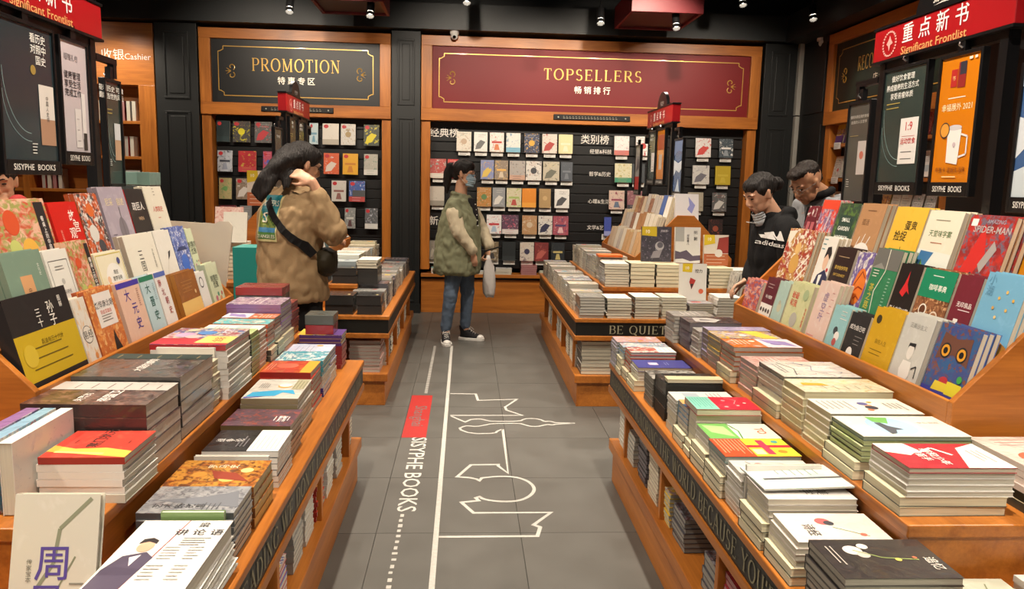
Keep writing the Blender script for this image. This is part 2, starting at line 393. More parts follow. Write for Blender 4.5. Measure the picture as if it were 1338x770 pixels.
# panelled dark pilasters
def pilaster(n, x0, x1, y, ztop=2.87, deep=.3):
    o = tag(MB().box(x0, y, 0, x1, y+deep, ztop).build('trim_%d' % n, wall_black, bevel=.003), kind='structure')
    w_ = x1-x0
    for z0, z1 in ((.12, 2.02), (2.14, ztop-.08)):
        mb = MB(); a, b_ = x0+w_*.2, x1-w_*.2
        for (p, q, r_, s_) in ((a, z0, b_, z0+.02), (a, z1-.02, b_, z1), (a, z0+.02, a+.02, z1-.02), (b_-.02, z0+.02, b_, z1-.02)): mb.box(p, y-.012, q, r_, y+.001, s_)
        mb.build('panel_moulding', wall_black, o, bevel=.003)
        MB().box(a+.05, y-.008, z0+.05, b_-.05, y+.001, z1-.05).build('raised_panel', wall_black, o, bevel=.004)
    MB().box(x0-.01, y-.02, 0, x1+.01, y+.01, .1).build('plinth', wall_black, o)
pilaster(3, -.775, -.485, 8.03); pilaster(4, -3.1, -2.69, 8.03); pilaster(5, 3.06, 3.40, 8.03)
o = tag(MB().box(3.44, 7.36, 0, 3.6, 7.96, 2.87).build('trim_6', wall_black), kind='structure')
for z0, z1 in ((.12, 2.02), (2.14, 2.8)):
    MB().box(3.43, 7.44, z0, 3.441, 7.88, z1).build('raised_panel', wall_black, o, bevel=.004)
tag(MB().box(3.41, 7.99, 0, 3.47, 8.05, 2.14).box(3.405, 7.985, 2.15, 3.465, 8.05, 2.9).build('corner_pipe', greypipe, bevel=.003), 'pale grey square pipe running up the dark right-hand corner', 'pipe')

# ---------------- wall units with sign boards
GOLD = 'c9a04a'
def wall_unit(name, label, x0, x1, ybase, panel_col, title, sub, th, tsp=.06, plate=None, right=False, zt=2.84, subh=.07, sw=.11, tw=None):
    """unit facing -y (or -x when right: x0,x1 run along -y)"""
    if not right: T = lambda u, d, z: (u, ybase+d, z); O = ((x0+x1)/2, ybase, 0)
    else: T = lambda u, d, z: (ybase+d, -u, z); O = (ybase, -(x0+x1)/2, 0)
    root = thing(name, O, label, 'wall unit')
    def bx(nm, u0, d0, z0, u1, d1, z1, mat, par=root, bv=.003):
        a, b_ = T(u0, d0, z0), T(u1, d1, z1)
        return MB().box(min(a[0], b_[0]), min(a[1], b_[1]), a[2], max(a[0], b_[0]), max(a[1], b_[1]), b_[2]).build(nm, mat, par, O if par is root else par_off(par), bevel=bv)
    def par_off(p): return O
    wh = wood_x if not right else wood_y
    bx('header_frame_top', x0, -.03, zt-.1, x1, .2, zt, wh); bx('header_frame_bottom', x0, -.03, 2.0, x1, .2, 2.12, wh)
    bx('header_frame_side', x0, -.03, 2.12, x0+sw, .2, zt-.1, wood_z); bx('header_frame_side', x1-sw, -.03, 2.12, x1, .2, zt-.1, wood_z)
    pan = bx('sign_panel', x0+sw, .0, 2.12, x1-sw, .03, zt-.1, panel_col)
    Xv = Vector(T(1, 0, 0))-Vector(T(0, 0, 0)); Yv = Vector((0, 0, 1)); Dv = (Vector(T(0, 1, 0))-Vector(T(0, 0, 0)))
    Oo = Vector(O)
    # gilt border with notched corners
    a, b_, c_, d_ = x0+sw+.07, x1-sw-.07, 2.19, zt-.17; n_ = .05
    pts = [(a+n_, c_), (b_-n_, c_), (b_-n_, c_+n_*.6), (b_-n_*.3, c_+n_), (b_, c_+n_), (b_, d_-n_), (b_-n_*.3, d_-n_), (b_-n_, d_-n_*.6), (b_-n_, d_), (a+n_, d_), (a+n_, d_-n_*.6), (a+n_*.3, d_-n_), (a, d_-n_), (a, c_+n_), (a+n_*.3, c_+n_), (a+n_, c_+n_*.6)]
    mb = MB()
    for (p, q) in zip(pts, pts[1:]+pts[:1]):
        dx, dz = q[0]-p[0], q[1]-p[1]; l = math.hypot(dx, dz); t_ = .004; nx, nz = -dz/l*t_, dx/l*t_
        vs = [T(p[0]+nx, -.003, p[1]+nz), T(p[0]-nx, -.003, p[1]-nz), T(q[0]-nx, -.003, q[1]-nz), T(q[0]+nx, -.003, q[1]+nz)]
        mb.add(vs, [(0, 1, 2, 3)], lin(GOLD))
    # scroll ornaments at both ends
    for sgn, ox in ((1, a+.13), (-1, b_-.13)):
        oz = (c_+d_)/2
        for up in (1, -1):
            path = [(ox-sgn*.0+sgn*.03*math.cos(R(t0))*(1-t0/420), oz+up*(.04+.028*math.sin(R(t0))*(1-t0/420))) for t0 in range(-60, 230, 24)]
            mb.tube([T(p[0], -.004, p[1]) for p in path], .005, 5, lin(GOLD))
        for an in (-35, 0, 35): mb.tube([T(ox-sgn*.01, -.004, oz), T(ox-sgn*(.01+.05*math.cos(R(an))), -.004, oz+.05*math.sin(R(an)))], [.006, .002], 5, lin(GOLD))
    mb.build('gilt_border', gold_m, root, O)
    mb = MB(); cx = (x0+x1)/2
    mb.text(title, Vector(T(cx, -.004, (c_+d_)/2+.07)), Xv, Yv, th, GOLD, serif=True, sp=tsp, fit=tw)
    k = len(sub); stp = subh*1.42
    for i, ch in enumerate(sub): mb.text(ch, Vector(T(cx+(i-(k-1)/2)*stp, -.004, (c_+d_)/2-.08)), Xv, Yv, subh, 'f2ead8', .02)
    mb.build('sign_lettering', gold_m, root, O)
    # posts beside the shelves, down to the counter
    bx('side_post', x0+.0, 0, .46, x0+sw*.85, .2, 2.0, wood_z); bx('side_post', x1-sw*.85, 0, .46, x1, .2, 2.0, wood_z)
    return root, bx, T, O
red_panel = plain('sign_red', '730c10', .5, spec=.35); blk_panel = plain('sign_black', '0b0c0d', .45); grn_panel = plain('sign_green', '0f231b', .45)
YW = 8.08
def slats(root, O, x0, x1, y, z0, z1, pitch=.1):
    p = None; n = int(round((z1-z0)/pitch)); pt = (z1-z0)/n
    for k in range(n):
        if p is None:
            p = MB().box(x0, y, z0+.004, x1, y+.02, z0+pt-.006).build('slat', slat_black, root, O, bevel=.002)
        else: q = copy_obj(p, root); q.location = (0, 0, k*pt)
    MB().box(x0, y+.02, z0, x1, y+.04, z1).build('back_board', frame_black, root, O)
uT, bxT, TT, OT = wall_unit('topsellers_wall_unit', 'built-in wall bookcase under the dark red TOPSELLERS sign', -.478, 3.035, YW, red_panel, 'TOPSELLERS', '畅销排行', .105, tsp=.14, tw=1.02)
slats(uT, OT, -.385, 2.94, 8.2, .47, 2.0)
bxT('ledge', -.47, -.04, .385, 3.03, .2, .42, wood_x); bxT('counter_front', -.47, 0, .0, 3.03, .22, .36, wood_x); bxT('counter_groove', -.47, .02, .36, 3.03, .2, .385, frame_black)
uP, bxP, TP, OP = wall_unit('promotion_wall_unit', 'built-in wall bookcase under the black PROMOTION sign', -2.68, -.785, YW, blk_panel, 'PROMOTION', '特惠专区', .12, tsp=.1, tw=.88)
slats(uP, OP, -2.58, -.885, 8.2, .47, 2.0)
bxP('ledge', -2.67, -.04, .385, -.79, .2, .42, wood_x); bxP('counter_front', -2.67, 0, .0, -.79, .22, .36, wood_x)
uR, bxR, TR_, OR = wall_unit('recommendation_wall_unit', 'built-in bookcase on the right wall under the dark green sign', -7.35, -5.35, 3.44, grn_panel, 'RECOMMENDATION', '店渐荐子', .115, right=True, tw=.92, tsp=.08)
# caption plates on the lower header frames
def plate(root, O, x0, x1, z, ln):
    mb = MB(); mb.box(x0, 8.036, z-.028, x1, 8.05, z+.028)
    p = mb.build('caption_plate', frame_black, root, O, bevel=.006)
    mb = MB()
    for e in (x0+.05, x1-.05): mb.ball((e, 8.035, z), .008, 6, 4, lin('c8c8c0'))
    n = int((x1-x0-.2)/.032)
    for k in range(n):
        a = x0+.1+k*.032
        mb.flat([(0, 0), (.02, 0), (.02, .008), (0, .008)], [(0, 1, 2, 3)], (a, 8.0345, z-.012), (1, 0, 0), (0, 0, 1), lin('8d8878'))
        mb.flat([(0, 0), (.012, 0), (.012, .006), (0, .006)], [(0, 1, 2, 3)], (a, 8.0345, z+.005), (1, 0, 0), (0, 0, 1), lin('8d8878'))
    mb.build('caption_lettering', inkg_m, p, O)
plate(uT, OT, .88, 1.68, 2.068, 0); plate(uP, OP, -2.08, -1.36, 2.065, 0)
# shelf lettering on the slats
Xx, Zz = (1, 0, 0), (0, 0, 1)
for t, x, z, h_, al in (('经典榜', -.245, 1.89, .09, 'c'), ('新书榜', -.245, .97, .09, 'c'), ('类别榜', 1.345, 1.86, .09, 'c'), ('经管&科技', 1.53, 1.735, .045, 'r'), ('哲学&历史', 1.53, 1.50, .045, 'r'), ('心理&生活', 1.53, 1.21, .045, 'r'), ('文学&艺术', 1.53, .93, .045, 'r')):
    mb = MB(); mb.text(t, (x, 8.196, z), Xx, Zz, h_, 'e4e0d8', .01, align=al); mb.build('shelf_lettering', inkg_m, uT, OT)
# cashier wall, far left
o = thing('cashier_wall_unit', (-4.2, 8.1, 0), 'wooden wall unit with the white Cashier lettering, far left', 'wall unit'); OC = (-4.2, 8.1, 0)
MB().box(-5.19, 8.05, 2.26, -3.12, 8.3, 2.86).build('header_board', wood_x, o, OC, bevel=.003)
MB().box(-5.19, 8.3, 0, -3.12, 8.34, 2.26).build('back_board', wood_x, o, OC)
for x in (-5.19, -4.45, -3.78, -3.28): MB().box(x, 8.05, 0, x+(.16 if x > -3.3 else .06), 8.3, 2.26).build('upright', wood_z, o, OC, bevel=.002)
for z in (.5, .88, 1.22, 1.56, 1.91): MB().box(-5.19, 8.06, z-.03, -3.28, 8.3, z).build('shelf', wood_x, o, OC, bevel=.002)
mb = MB(); mb.text('收银', (-3.51, 8.046, 2.55), Xx, Zz, .1, 'e8e2d6', .0); mb.text('Cashier', (-3.27, 8.046, 2.535), Xx, Zz, .06, 'e8e2d6', .0)
mb.build('cashier_lettering', inkg_m, o, OC)
# right wall units: shelves
for z in (.5, .85, 1.17, 1.50, 1.82): bxR('shelf', -7.26, .02, z-.03, -5.4, .15, z, wood_y)
bxR('back_board', -7.3, .13, .0, -5.4, .155, 2.0, frame_black)
bxR('base_cabinet', -7.35, -.0, 0, -5.35, .15, .46, wood_y)
o = thing('black_wall_unit', (3.45, 1.6, 0), 'tall black bookcase with wooden frame behind the near poster stand', 'wall unit'); OB = (3.45, 1.6, 0)
MB().box(3.4, 4.1, 0, 3.6, 4.22, 2.84).build('upright', wood_z, o, OB); MB().box(3.4, -.6, 2.7, 3.6, 4.1, 2.84).build('header_board', wood_y, o, OB)
MB().box(3.42, -.6, 2.1, 3.6, 4.1, 2.7).build('sign_panel', blk_panel, o, OB)
MB().box(3.56, -.6, 0, 3.6, 4.1, 2.1).build('back_board', frame_black, o, OB)
for z in (.5, .85, 1.17, 1.50, 1.82, 2.1): MB().box(3.42, -.6, z-.03, 3.56, 4.1, z).build('shelf', wood_y, o, OB)
for y in (1.4, 2.8): MB().box(3.42, y, 0, 3.56, y+.05, 2.1).build('upright', wood_z, o, OB)
tag(MB().box(3.42, 4.24, 0, 3.6, 5.33, 2.86).build('trim_7', wall_black, bevel=.003), kind='structure')

# ================================================================ display tables
T1, T2 = .57, .72
def dtable(name, label, x0, x1, y0, y1, strips, outer):
    """outer = side of the aisle (x0 or x1); strips: list of (edge, text)"""
    O = ((x0+x1)/2, (y0+y1)/2, 0); root = thing('display_table', O, label, 'table', 'tiered wooden book tables')
    B = lambda nm, a, b, c, d, e, f, mat, bv=.002, par=root: MB().box(a, b, c, d, e, f).build(nm, mat, par, O, bevel=bv)
    B('plinth', x0+.03, y0+.03, 0, x1-.03, y1-.03, .155, wood_y); B('lower_shelf', x0+.012, y0+.012, .155, x1-.012, y1-.012, .205, wood_y, .004)
    B('core', x0+.26, y0+.26, .205, x1-.26, y1-.26, .43, dwood, 0)
    for s in (x0+.03, x1-.26):
        n = 4
        for k in range(n):
            y = y0+.25+(y1-y0-.525)*k/(n-1)
            B('divider', s, y, .205, s+.23, y+.025, .43, wood_z)
    for s in (y0+.03, y1-.26): B('divider', (x0+x1)/2-.012, s, .205, (x0+x1)/2+.012, s+.23, .43, wood_z)
    B('rail', x0, y0, .43, x1, y1, .462, wood_y, .004)
    B('fascia_board', x0+.006, y0+.006, .462, x1-.006, y1-.006, .545, strip_black, 0)
    B('lower_top', x0, y0, .545, x1, y1, T1, wood_y, .004)
    return root, B, O
def strip_text(root, O, text, P, X, h, fit, col='8f8a6c'):
    mb = MB(); mb.text(text, P, X, (0, 0, 1), h, col, serif=True, fit=fit, align='l', sp=.09)
    mb.build('strip_lettering', inkg_m, root, O)
XA0, XA1 = .68, 2.42      # right tables
XB0, XB1 = -2.24, -.46    # left tables
TB = {}
for key, lab, x0, x1, y0, y1, ix, iy0, iy1 in (
    ('R', 'tiered wooden display table in the right foreground, stacked with books', XA0, XA1, 1.07, 3.48, .235, .366, .09),
    ('L', 'tiered wooden display table in the left foreground, stacked with books', XB0, XB1, 1.07, 3.48, .255, .366, .09),
    ('RF', 'tiered wooden display table at the far right of the aisle, reading BE QUIET', XA0, XA1, 4.63, 7.0, .235, .37, .3),
    ('LF', 'tiered wooden display table at the far left of the aisle, with black boxes', XB0, XB1, 4.63, 7.0, .235, .3, .3)):
    root, B, O = dtable('t', lab, x0, x1, y0, y1, None, None); TB[key] = (root, O)
    B('upper_tier', x0+ix+.008, y0+iy0+.008, T1, x1-ix-.008, y1-iy1-.008, T2-.028, wood_y)
    B('upper_top', x0+ix, y0+iy0, T2-.028, x1-ix, y1-iy1, T2, wood_y, .003)
r_, o_ = TB['R']
strip_text(r_, o_, "HAPPINESS IS IGNORING THE WORLD BECAUSE YOU'RE READING", (.6835, 3.42, .503), (0, -1, 0), .05, 2.3)
r_, o_ = TB['L']
strip_text(r_, o_, "WHEN READING WE DON'T FALL IN LOVE WITH THE", (-.4635, 1.2, .503), (0, 1, 0), .05, 2.2)
r_, o_ = TB['RF']
strip_text(r_, o_, 'BE QUIET', (.895, 4.634, .502), (1, 0, 0), .05, .36, 'a8a286')
strip_text(r_, o_, "BE QUIET AND READ BOOKS"[:8], (.6835, 6.9, .503), (0, -1, 0), .05, .36)

# ================================================================ racks on the tables
ROWZ = (.84, .97, 1.10)
def rack(x0, x1, y0, y1, sgn, label, zp=1.19):
    """stepped rack, steps on both long sides"""
    cx = (x0+x1)/2; O = (cx, (y0+y1)/2, T2); root = thing('book_rack', O, label, 'rack', 'stepped book racks on the tables')
    prof = [(x0, T2), (x0, .886), (cx-.06, zp), (cx+.06, zp), (x1, .886), (x1, T2)]
    for y in (y0, y1-.02): MB().prism(prof, 1, y, y+.02).build('side_panel', wood_x, root, O, bevel=.002)
    for x in (x0, x1-.014): MB().box(x, y0+.02, T2, x+.014, y1-.02, .886).build('front_board', wood_y, root, O, bevel=.002)
    for s, xe in ((1, x0), (-1, x1)):
        for k, z in enumerate(ROWZ):
            a = xe+s*(.014+k*.095); b = xe+s*(.014+(k+1)*.095)
            MB().box(min(a, b), y0+.02, z-.012, max(a, b), y1-.02, z).build('step', wood_y, root, O)
            zt = ROWZ[k+1]-.012 if k < 2 else zp
            MB().box(b-.005, y0+.02, z, b+.005, y1-.02, zt).build('riser', wood_y, root, O)
    return root
rack(1.2, 1.9, 1.757, 3.32, 1, 'stepped wooden rack of face-out books on the near right table')
rack(-1.7, -1.0, 1.80, 3.34, 1, 'stepped wooden rack of face-out books on the near left table')
rack(1.2, 1.9, 5.36, 6.72, 1, 'stepped wooden rack of books on the far right table')
rack(-1.7, -1.0, 5.41, 6.72, 1, 'stepped wooden rack of books on the far left table')
# ================================================================ books
STY = {}
def S(k, c1, c2=None, c3=None, a=(0, 0), sp=None, pg='cfc6b2', wrap=0, art=()):
    STY[k] = dict(c1=lin(c1), c2=lin(c2 or c1), c3=lin(c3 or c2 or c1), a=a, sp=lin(sp or c1), pg=lin(pg), wrap=wrap, art=art, seed=(len(STY)*.0737) % 1)
_bm = {}
def art_mesh(k, w, h):
    mb = MB(); st = STY[k]
    P = lambda u, v, z=0: (-w/2+u*w, v*h, z)
    lay = 0
    for a in st['art']:
        lay += .00012; z = lay
        if a[0] == 'r': mb.add([P(a[1], a[2], z), P(a[3], a[2], z), P(a[3], a[4], z), P(a[1], a[4], z)], [(0, 1, 2, 3)], lin(a[5]))
        elif a[0] == 'c':
            n = 20; ry = a[5] if len(a) > 5 else a[3]*w/h
            mb.add([P(a[1]+a[3]*math.cos(2*math.pi*i/n), a[2]+ry*math.sin(2*math.pi*i/n), z) for i in range(n)], [tuple(range(n))], lin(a[4]))
        elif a[0] == 'p': mb.add([P(u, v, z) for u, v in a[1]], [tuple(range(len(a[1])))], lin(a[2]))
        elif a[0] == 'l':
            pts = a[1]
            for p, q in zip(pts, pts[1:]):
                dx, dy = (q[0]-p[0])*w, (q[1]-p[1])*h; l = math.hypot(dx, dy) or 1; nx, ny = -dy/l*a[2]/2, dx/l*a[2]/2
                A, B_ = P(*p, z), P(*q, z)
                mb.add([(A[0]+nx, A[1]+ny, z), (A[0]-nx, A[1]-ny, z), (B_[0]-nx, B_[1]-ny, z), (B_[0]+nx, B_[1]+ny, z)], [(0, 1, 2, 3)], lin(a[3]))
        elif a[0] == 't': mb.text(a[1], P(a[2], a[3], z), (1, 0, 0), (0, 1, 0), a[4], a[5], a[6] if len(a) > 6 else 0, fit=a[7] if len(a) > 7 else None)
        elif a[0] == 'v': mb.vtext(a[1], P(a[2], a[3], z), (1, 0, 0), (0, 1, 0), a[4], a[5], a[6] if len(a) > 6 else 0)
        elif a[0] == 'd':   # rows of fine print: u0, v0, u1, v1, rows, colour
            rr = random.Random(int(a[1]*100)+int(a[2]*1000))
            for i in range(a[5]):
                v = a[4]-(a[4]-a[2])*i/max(1, a[5]-1); e = a[3]-(a[3]-a[1])*rr.random()*.3
                mb.add([P(a[1], v, z), P(e, v, z), P(e, v+.012, z), P(a[1], v+.012, z)], [(0, 1, 2, 3)], lin(a[6]))
    me = bpy.data.meshes.new('cover_print'); me.from_pydata(mb.v, [], mb.f); me.materials.append(ink_m)
    at = me.attributes.new('c1', 'FLOAT_COLOR', 'FACE'); d = []
    for c in mb.c: d += [*lin(c), 1]
    at.data.foreach_set('color', d); me.update(); return me
def boxes_mesh(name, parts, mat):
    """parts: (x0,y0,z0,x1,y1,z1,c1,front?) ; front boards carry the cover UV and pattern"""
    v, f, c1, c2, c3, pp, uvs = [], [], [], [], [], [], []
    for (x0, y0, z0, x1, y1, z1, st, isf, dim) in parts:
        i = len(v); v += [(x0, y0, z0), (x1, y0, z0), (x1, y1, z0), (x0, y1, z0), (x0, y0, z1), (x1, y0, z1), (x1, y1, z1), (x0, y1, z1)]
        for q in ((3, 2, 1, 0), (4, 5, 6, 7), (0, 1, 5, 4), (1, 2, 6, 5), (2, 3, 7, 6), (3, 0, 4, 7)):
            f.append(tuple(i+k for k in q))
            if isf == 2: col = st['pg']
            elif isf == 1: col = st['c1']
            else: col = st['sp']
            c1.append(col); c2.append(st['c2']); c3.append(st['c3'])
            pp.append((st['seed'], st['a'][0], st['a'][1]) if isf == 1 else (st['seed'], -2.0, -2.0))
            for k in q:
                p = v[i+k]; uvs.append(((p[0]+dim[0]/2)/dim[0], p[1]/dim[1]*1.35))
    me = bpy.data.meshes.new(name); me.from_pydata(v, [], f); me.materials.append(mat)
    for nm, arr in (('c1', c1), ('c2', c2), ('c3', c3), ('pp', pp)):
        at = me.attributes.new(nm, 'FLOAT_COLOR', 'FACE'); d = []
        for c in arr: d += [*c, 1]
        at.data.foreach_set('color', d)
    ul = me.uv_layers.new(name='UVMap'); ul.data.foreach_set('uv', [x for u in uvs for x in u]); me.update()
    return me
def book_parts(st, w, h, t, solid=False):
    ct = .0012 if not solid else .0022; d = (w, h)
    cov = [(-w/2, 0, t-ct, w/2, h, t, st, 1, d), (-w/2, 0, 0, w/2, h, ct, st, 3, d), (-w/2, 0, ct, -w/2+ct, h, t-ct, st, 3, d)]
    e = .0015 if not solid else .004
    pg = [(-w/2+ct, e, ct, w/2-e, h-e, t-ct, st, 2, d)]
    return cov, pg
def book_meshes(k, w, h, t, solid=False):
    key = (k, round(w, 3), round(h, 3), round(t, 4))
    if key not in _bm:
        st = STY[k]; cov, pg = book_parts(st, w, h, t, solid)
        a = boxes_mesh('book', cov, wrap_m if st['wrap'] else cover_m)
        b = boxes_mesh('pages', pg, pagew_m if st['wrap'] else pages_m)
        _bm[key] = [a, b, None]
    return _bm[key]
NB = [0]
def book(k, w, h, t, M, label, group=None, art=True, name='book', solid=False, cat='book'):
    ms = book_meshes(k, w, h, t, solid)
    o = bpy.data.objects.new(name, ms[0]); COL.objects.link(o); o.matrix_world = M
    p = bpy.data.objects.new('pages', ms[1]); COL.objects.link(p); p.parent = o
    if art and STY[k]['art']:
        if ms[2] is None: ms[2] = art_mesh(k, w, h)
        q = bpy.data.objects.new('cover_print', ms[2]); COL.objects.link(q); q.parent = o; q.location = (0, 0, t+.0003)
    tag(o, label, cat, group); NB[0] += 1
    return o
AX = {'R': ((0, -1, 0), (1, 0, 0)), 'L': ((0, 1, 0), (-1, 0, 0)), 'C': ((1, 0, 0), (0, 1, 0)), 'B': ((-1, 0, 0), (0, -1, 0))}
ORD = ['', 'first', 'second', 'third', 'fourth', 'fifth', 'sixth', 'seventh', 'eighth', 'ninth', 'tenth', 'eleventh', 'twelfth', 'thirteenth', 'fourteenth', 'fifteenth', 'sixteenth', 'seventeenth', 'eighteenth', 'nineteenth', 'twentieth', 'last']
MASS = []     # books too many to be told apart singly
def stack(side, x0, ya, yb, z0, items, desc, short, h=.205, jit=.004, mass=False, where='', w=None, solid=False, group=None):
    """items bottom to top: (style, count, thickness); topmost book carries the cover print and desc"""
    X, Y = AX[side]; tot = sum(n for _, n, _ in items); i = 0; z = z0; rr = random.Random(int(abs(x0*1000+ya*977+z0*10)))
    mass = mass or (side in 'RL' and ya > 2.5)
    wd = w or (yb-ya-.006); g = group or ('books stacked under the '+short)
    for (k, n, t) in items:
        for j in range(n):
            i += 1; top = (i == tot); a = rr.uniform(-1, 1)*jit*4
            if side in 'RL': c = Vector((x0+rr.uniform(-jit, jit)*.8, (ya+yb)/2+rr.uniform(-jit, jit)*.5, z))
            elif side == 'C': c = Vector((x0+wd/2+rr.uniform(-jit, jit), ya+rr.uniform(-jit, jit)*.6, z))
            else: c = Vector((x0+wd/2+rr.uniform(-jit, jit), ya+h+rr.uniform(-jit, jit)*.6, z))
            if k == 'cream' and side in 'RL' and tot > 3: c.x += -.014 if side == 'R' else .012
            Rm = Matrix.Rotation(a, 3, 'Z'); M = Mx(c, Rm @ Vector(X), Rm @ Vector(Y))
            dn = tot-i
            if mass and not top: MASS.append((k, wd, h, t, M))
            else: book(k, wd, h, t, M, desc if top else '%s book down, under the %s' % (ORD[min(20, dn+1)], short), g, art=top, solid=solid)
            z += t+.0006
    return z
# ---- styles: hex colours and what is printed on them
S('anime', 'b9b5cf', 'd8a0a8', 'e09a5a', (.55, .4), pg='a9a79d', wrap=1, art=(('c', .75, .55, .12, 'd97a3a'), ('c', .5, .6, .1, 'c86a8a'), ('t', '白夜行', .3, .8, .02, 'e8e4ee', .02)))
S('cream', 'd8d0ae', pg='dcd5b8', sp='3b4038')
S('skyblue', '86b4cf', 'e6e2dc', 'c0452f', (.5, .25), pg='b9b6a8', wrap=1, art=(('d', .1, .7, .6, .85, 3, 'e8e4da'),))
S('redinks', 'c2402a', 'e8e2d8', '3c4c70', (.5, .2), pg='b5b2a4', wrap=1, art=(('r', .0, .62, 1, 1, 'e9e5dc'), ('d', .1, .7, .9, .9, 3, '7a7a88')))
S('indigo', '3d3f86', '4a4c98', pg='c9c4ae', art=(('r', .35, .25, .65, .42, 'b9a8c8'), ('c', .5, .35, .1, 'dcd4e0'), ('d', .3, .55, .7, .6, 2, '8a8cc0')))
S('inkbox', '232625', '2b2f2d', pg='2a2d2c', sp='1d201f', wrap=1, art=(('d', .2, .3, .8, .5, 3, '4a4e4a'),))
S('silverspine', '3a3c3b', 'b4b3ab', None, (.55, 0), pg='77776f', sp='a9a89f', wrap=1)
S('creamedge', 'cfc6a0', pg='e2dcc0', sp='2a2a28')
S('bluecity', '4f93bb', 'd9a066', '2d5e9a', (.35, .3), pg='b6b3a6', wrap=1, art=(('r', 0, 0, .45, 1, 'dca768'), ('d', .05, .1, .42, .9, 12, '6b9aa8'), ('t', '城市', .75, .5, .03, '1f4f94', .02)))
S('redteal', 'c32238', 'cf3a4a', None, (.2, 0), pg='c9c4b0', sp='b12a30', art=(('r', 0, 0, 1, .36, '7fbfae'), ('d', .08, .04, .9, .3, 7, '4f9a8c'), ('c', .3, .55, .05, 'e08a90'), ('c', .7, .7, .04, 'f0b0a8'), ('c', .5, .85, .04, 'e6d0c0'), ('c', .8, .5, .05, 'e3a0a0'), ('l', [(.1, .6), (.3, .75), (.6, .66)], .002, 'e8a8a8')))
S('greenwhite', 'dfe0d2', 'd8e0cc', None, (.2, 0), pg='c9c5b4', art=(('r', 0, 0, 1, .42, '6fae58'), ('p', [(.1, .05), (.6, .1), (.9, .38), (.2, .35)], 'a8cf88'), ('t', 'TO', .5, .82, .028, 'c96a4a', .02), ('l', [(0, .42), (.5, .5), (1, .45)], .004, '4a8a48')))
S('orangered', 'd8502c', 'e0662e', None, (.2, 0), pg='9aa09a', sp='6f8f8a', art=(('r', .0, .42, 1, 1, 'd2d83e'), ('r', .38, .42, .52, 1, 'c22c3c'), ('r', .1, .6, .9, .7, 'b83a5a'), ('r', .62, .44, .9, .58, 'e8e0b0'), ('d', .05, .05, .9, .38, 8, 'f0b088'), ('c', .75, .82, .09, 'e8902e'), ('c', .2, .85, .07, '4ca0a8')))
S('whitedoodle', 'e4e1da', 'dcd8d0', None, (.1, 0), pg='c4c0b2', wrap=1, art=(('c', .3, .35, .12, 'c75a4a'), ('c', .6, .55, .14, '86b8b0'), ('c', .35, .75, .1, 'e0b060'), ('l', [(.1, .2), (.4, .3), (.8, .2)], .003, '50606a'), ('d', .55, .1, .9, .25, 4, '707880'), ('c', .75, .85, .08, '5a9a6a')))
S('whiteteal', 'e3e2dc', 'c3ddd2', None, (.45, 0), pg='c6c2b4', sp='d6d8d0', art=(('r', .55, .1, .62, .9, '5a5c60'), ('d', .1, .3, .5, .7, 6, '8a9a96')))
S('greyletter', 'cfccc8', 'c4c0bc', None, (.2, 0), pg='c9c3b2', sp='b9b4aa', art=(('d', .1, .2, .45, .8, 6, '77726e'), ('v', '美学', .7, .6, .03, '5a5450')))
S('pinkbird', 'd8d2c8', 'd9c8c0', None, (.35, 0), pg='cfcab8', art=(('c', .3, .45, .12, 'b85a5a'), ('c', .36, .5, .08, '3c3c44'), ('l', [(.5, .5), (.8, .8)], .002, '6a8a60'), ('c', .75, .75, .05, 'c06a58'), ('t', '诗经', .6, .25, .025, '4a4a4c', .01)))
S('darkflower', '2e2a2c', '35312f', None, (.3, 0), pg='9f9a8e', sp='3a3634', wrap=1, art=(('c', .3, .3, .12, 'cfc8c0'), ('c', .42, .36, .08, 'b8b0a8'), ('c', .2, .42, .07, 'd8d0c4'), ('l', [(.3, .3), (.5, .5), (.55, .8)], .003, '8a9a5a'), ('c', .55, .62, .04, 'd8c860'), ('c', .5, .78, .03, 'b86a4a'), ('t', '追忆', .65, .9, .022, 'd8d2c8', .01), ('d', .2, .08, .7, .12, 2, 'a8a29a')))
S('palesage', 'bfc2b0', 'c9cbbc', None, (.3, 0), pg='d3cfbd', art=(('d', .2, .3, .8, .7, 7, '8a8c78'), ('l', [(.2, .1), (.5, .5), (.7, .9)], .003, '7c8468')))
S('greybook', '8f908c', 'a3a19b', '6e6f6c', (.4, .3), pg='b9b6ab', wrap=1, art=(('d', .1, .3, .8, .7, 4, 'd0cec6'),))
S('blackmag', '3a3a3c', '2a2a2c', '6c5a66', (.4, .25), pg='6f6a70', sp='2c2c2e', wrap=1, art=(('p', [(.2, .2), (.8, .15), (.9, .5), (.5, .7), (.2, .5)], 'a8a4a0'), ('p', [(.4, .3), (.6, .28), (.6, .6)], '4a4648')))
S('lavender', 'a6a2c8', 'c4c0da', '8884b4', (.5, .2), pg='a3a098', sp='9a94c4', wrap=1)
S('manga_y', 'd9b53a', 'e3dcc8', '8a7ab0', (.45, .4), pg='b3b0a4', wrap=1, art=(('p', [(.0, .5), (1, .7), (1, .95), (0, .8)], 'dcbb44'), ('c', .4, .3, .12, 'd8a8b0'), ('c', .6, .45, .1, 'e8e2d4')))
S('manga_o', 'dc7a26', 'e0d4c8', '6c5c98', (.25, .1), pg='b3aea2', sp='9a4030', wrap=1, art=(('r', 0, .5, 1, 1, 'cfc8d0'), ('c', .6, .7, .14, '7a6aa0'), ('c', .3, .82, .12, 'd9d2c4'), ('p', [(.1, .55), (.5, .6), (.9, .95), (.3, .9)], '8c7cae'), ('d', .15, .12, .8, .3, 4, 'efe2d0'), ('c', .3, .4, .08, 'e8ddc8')))
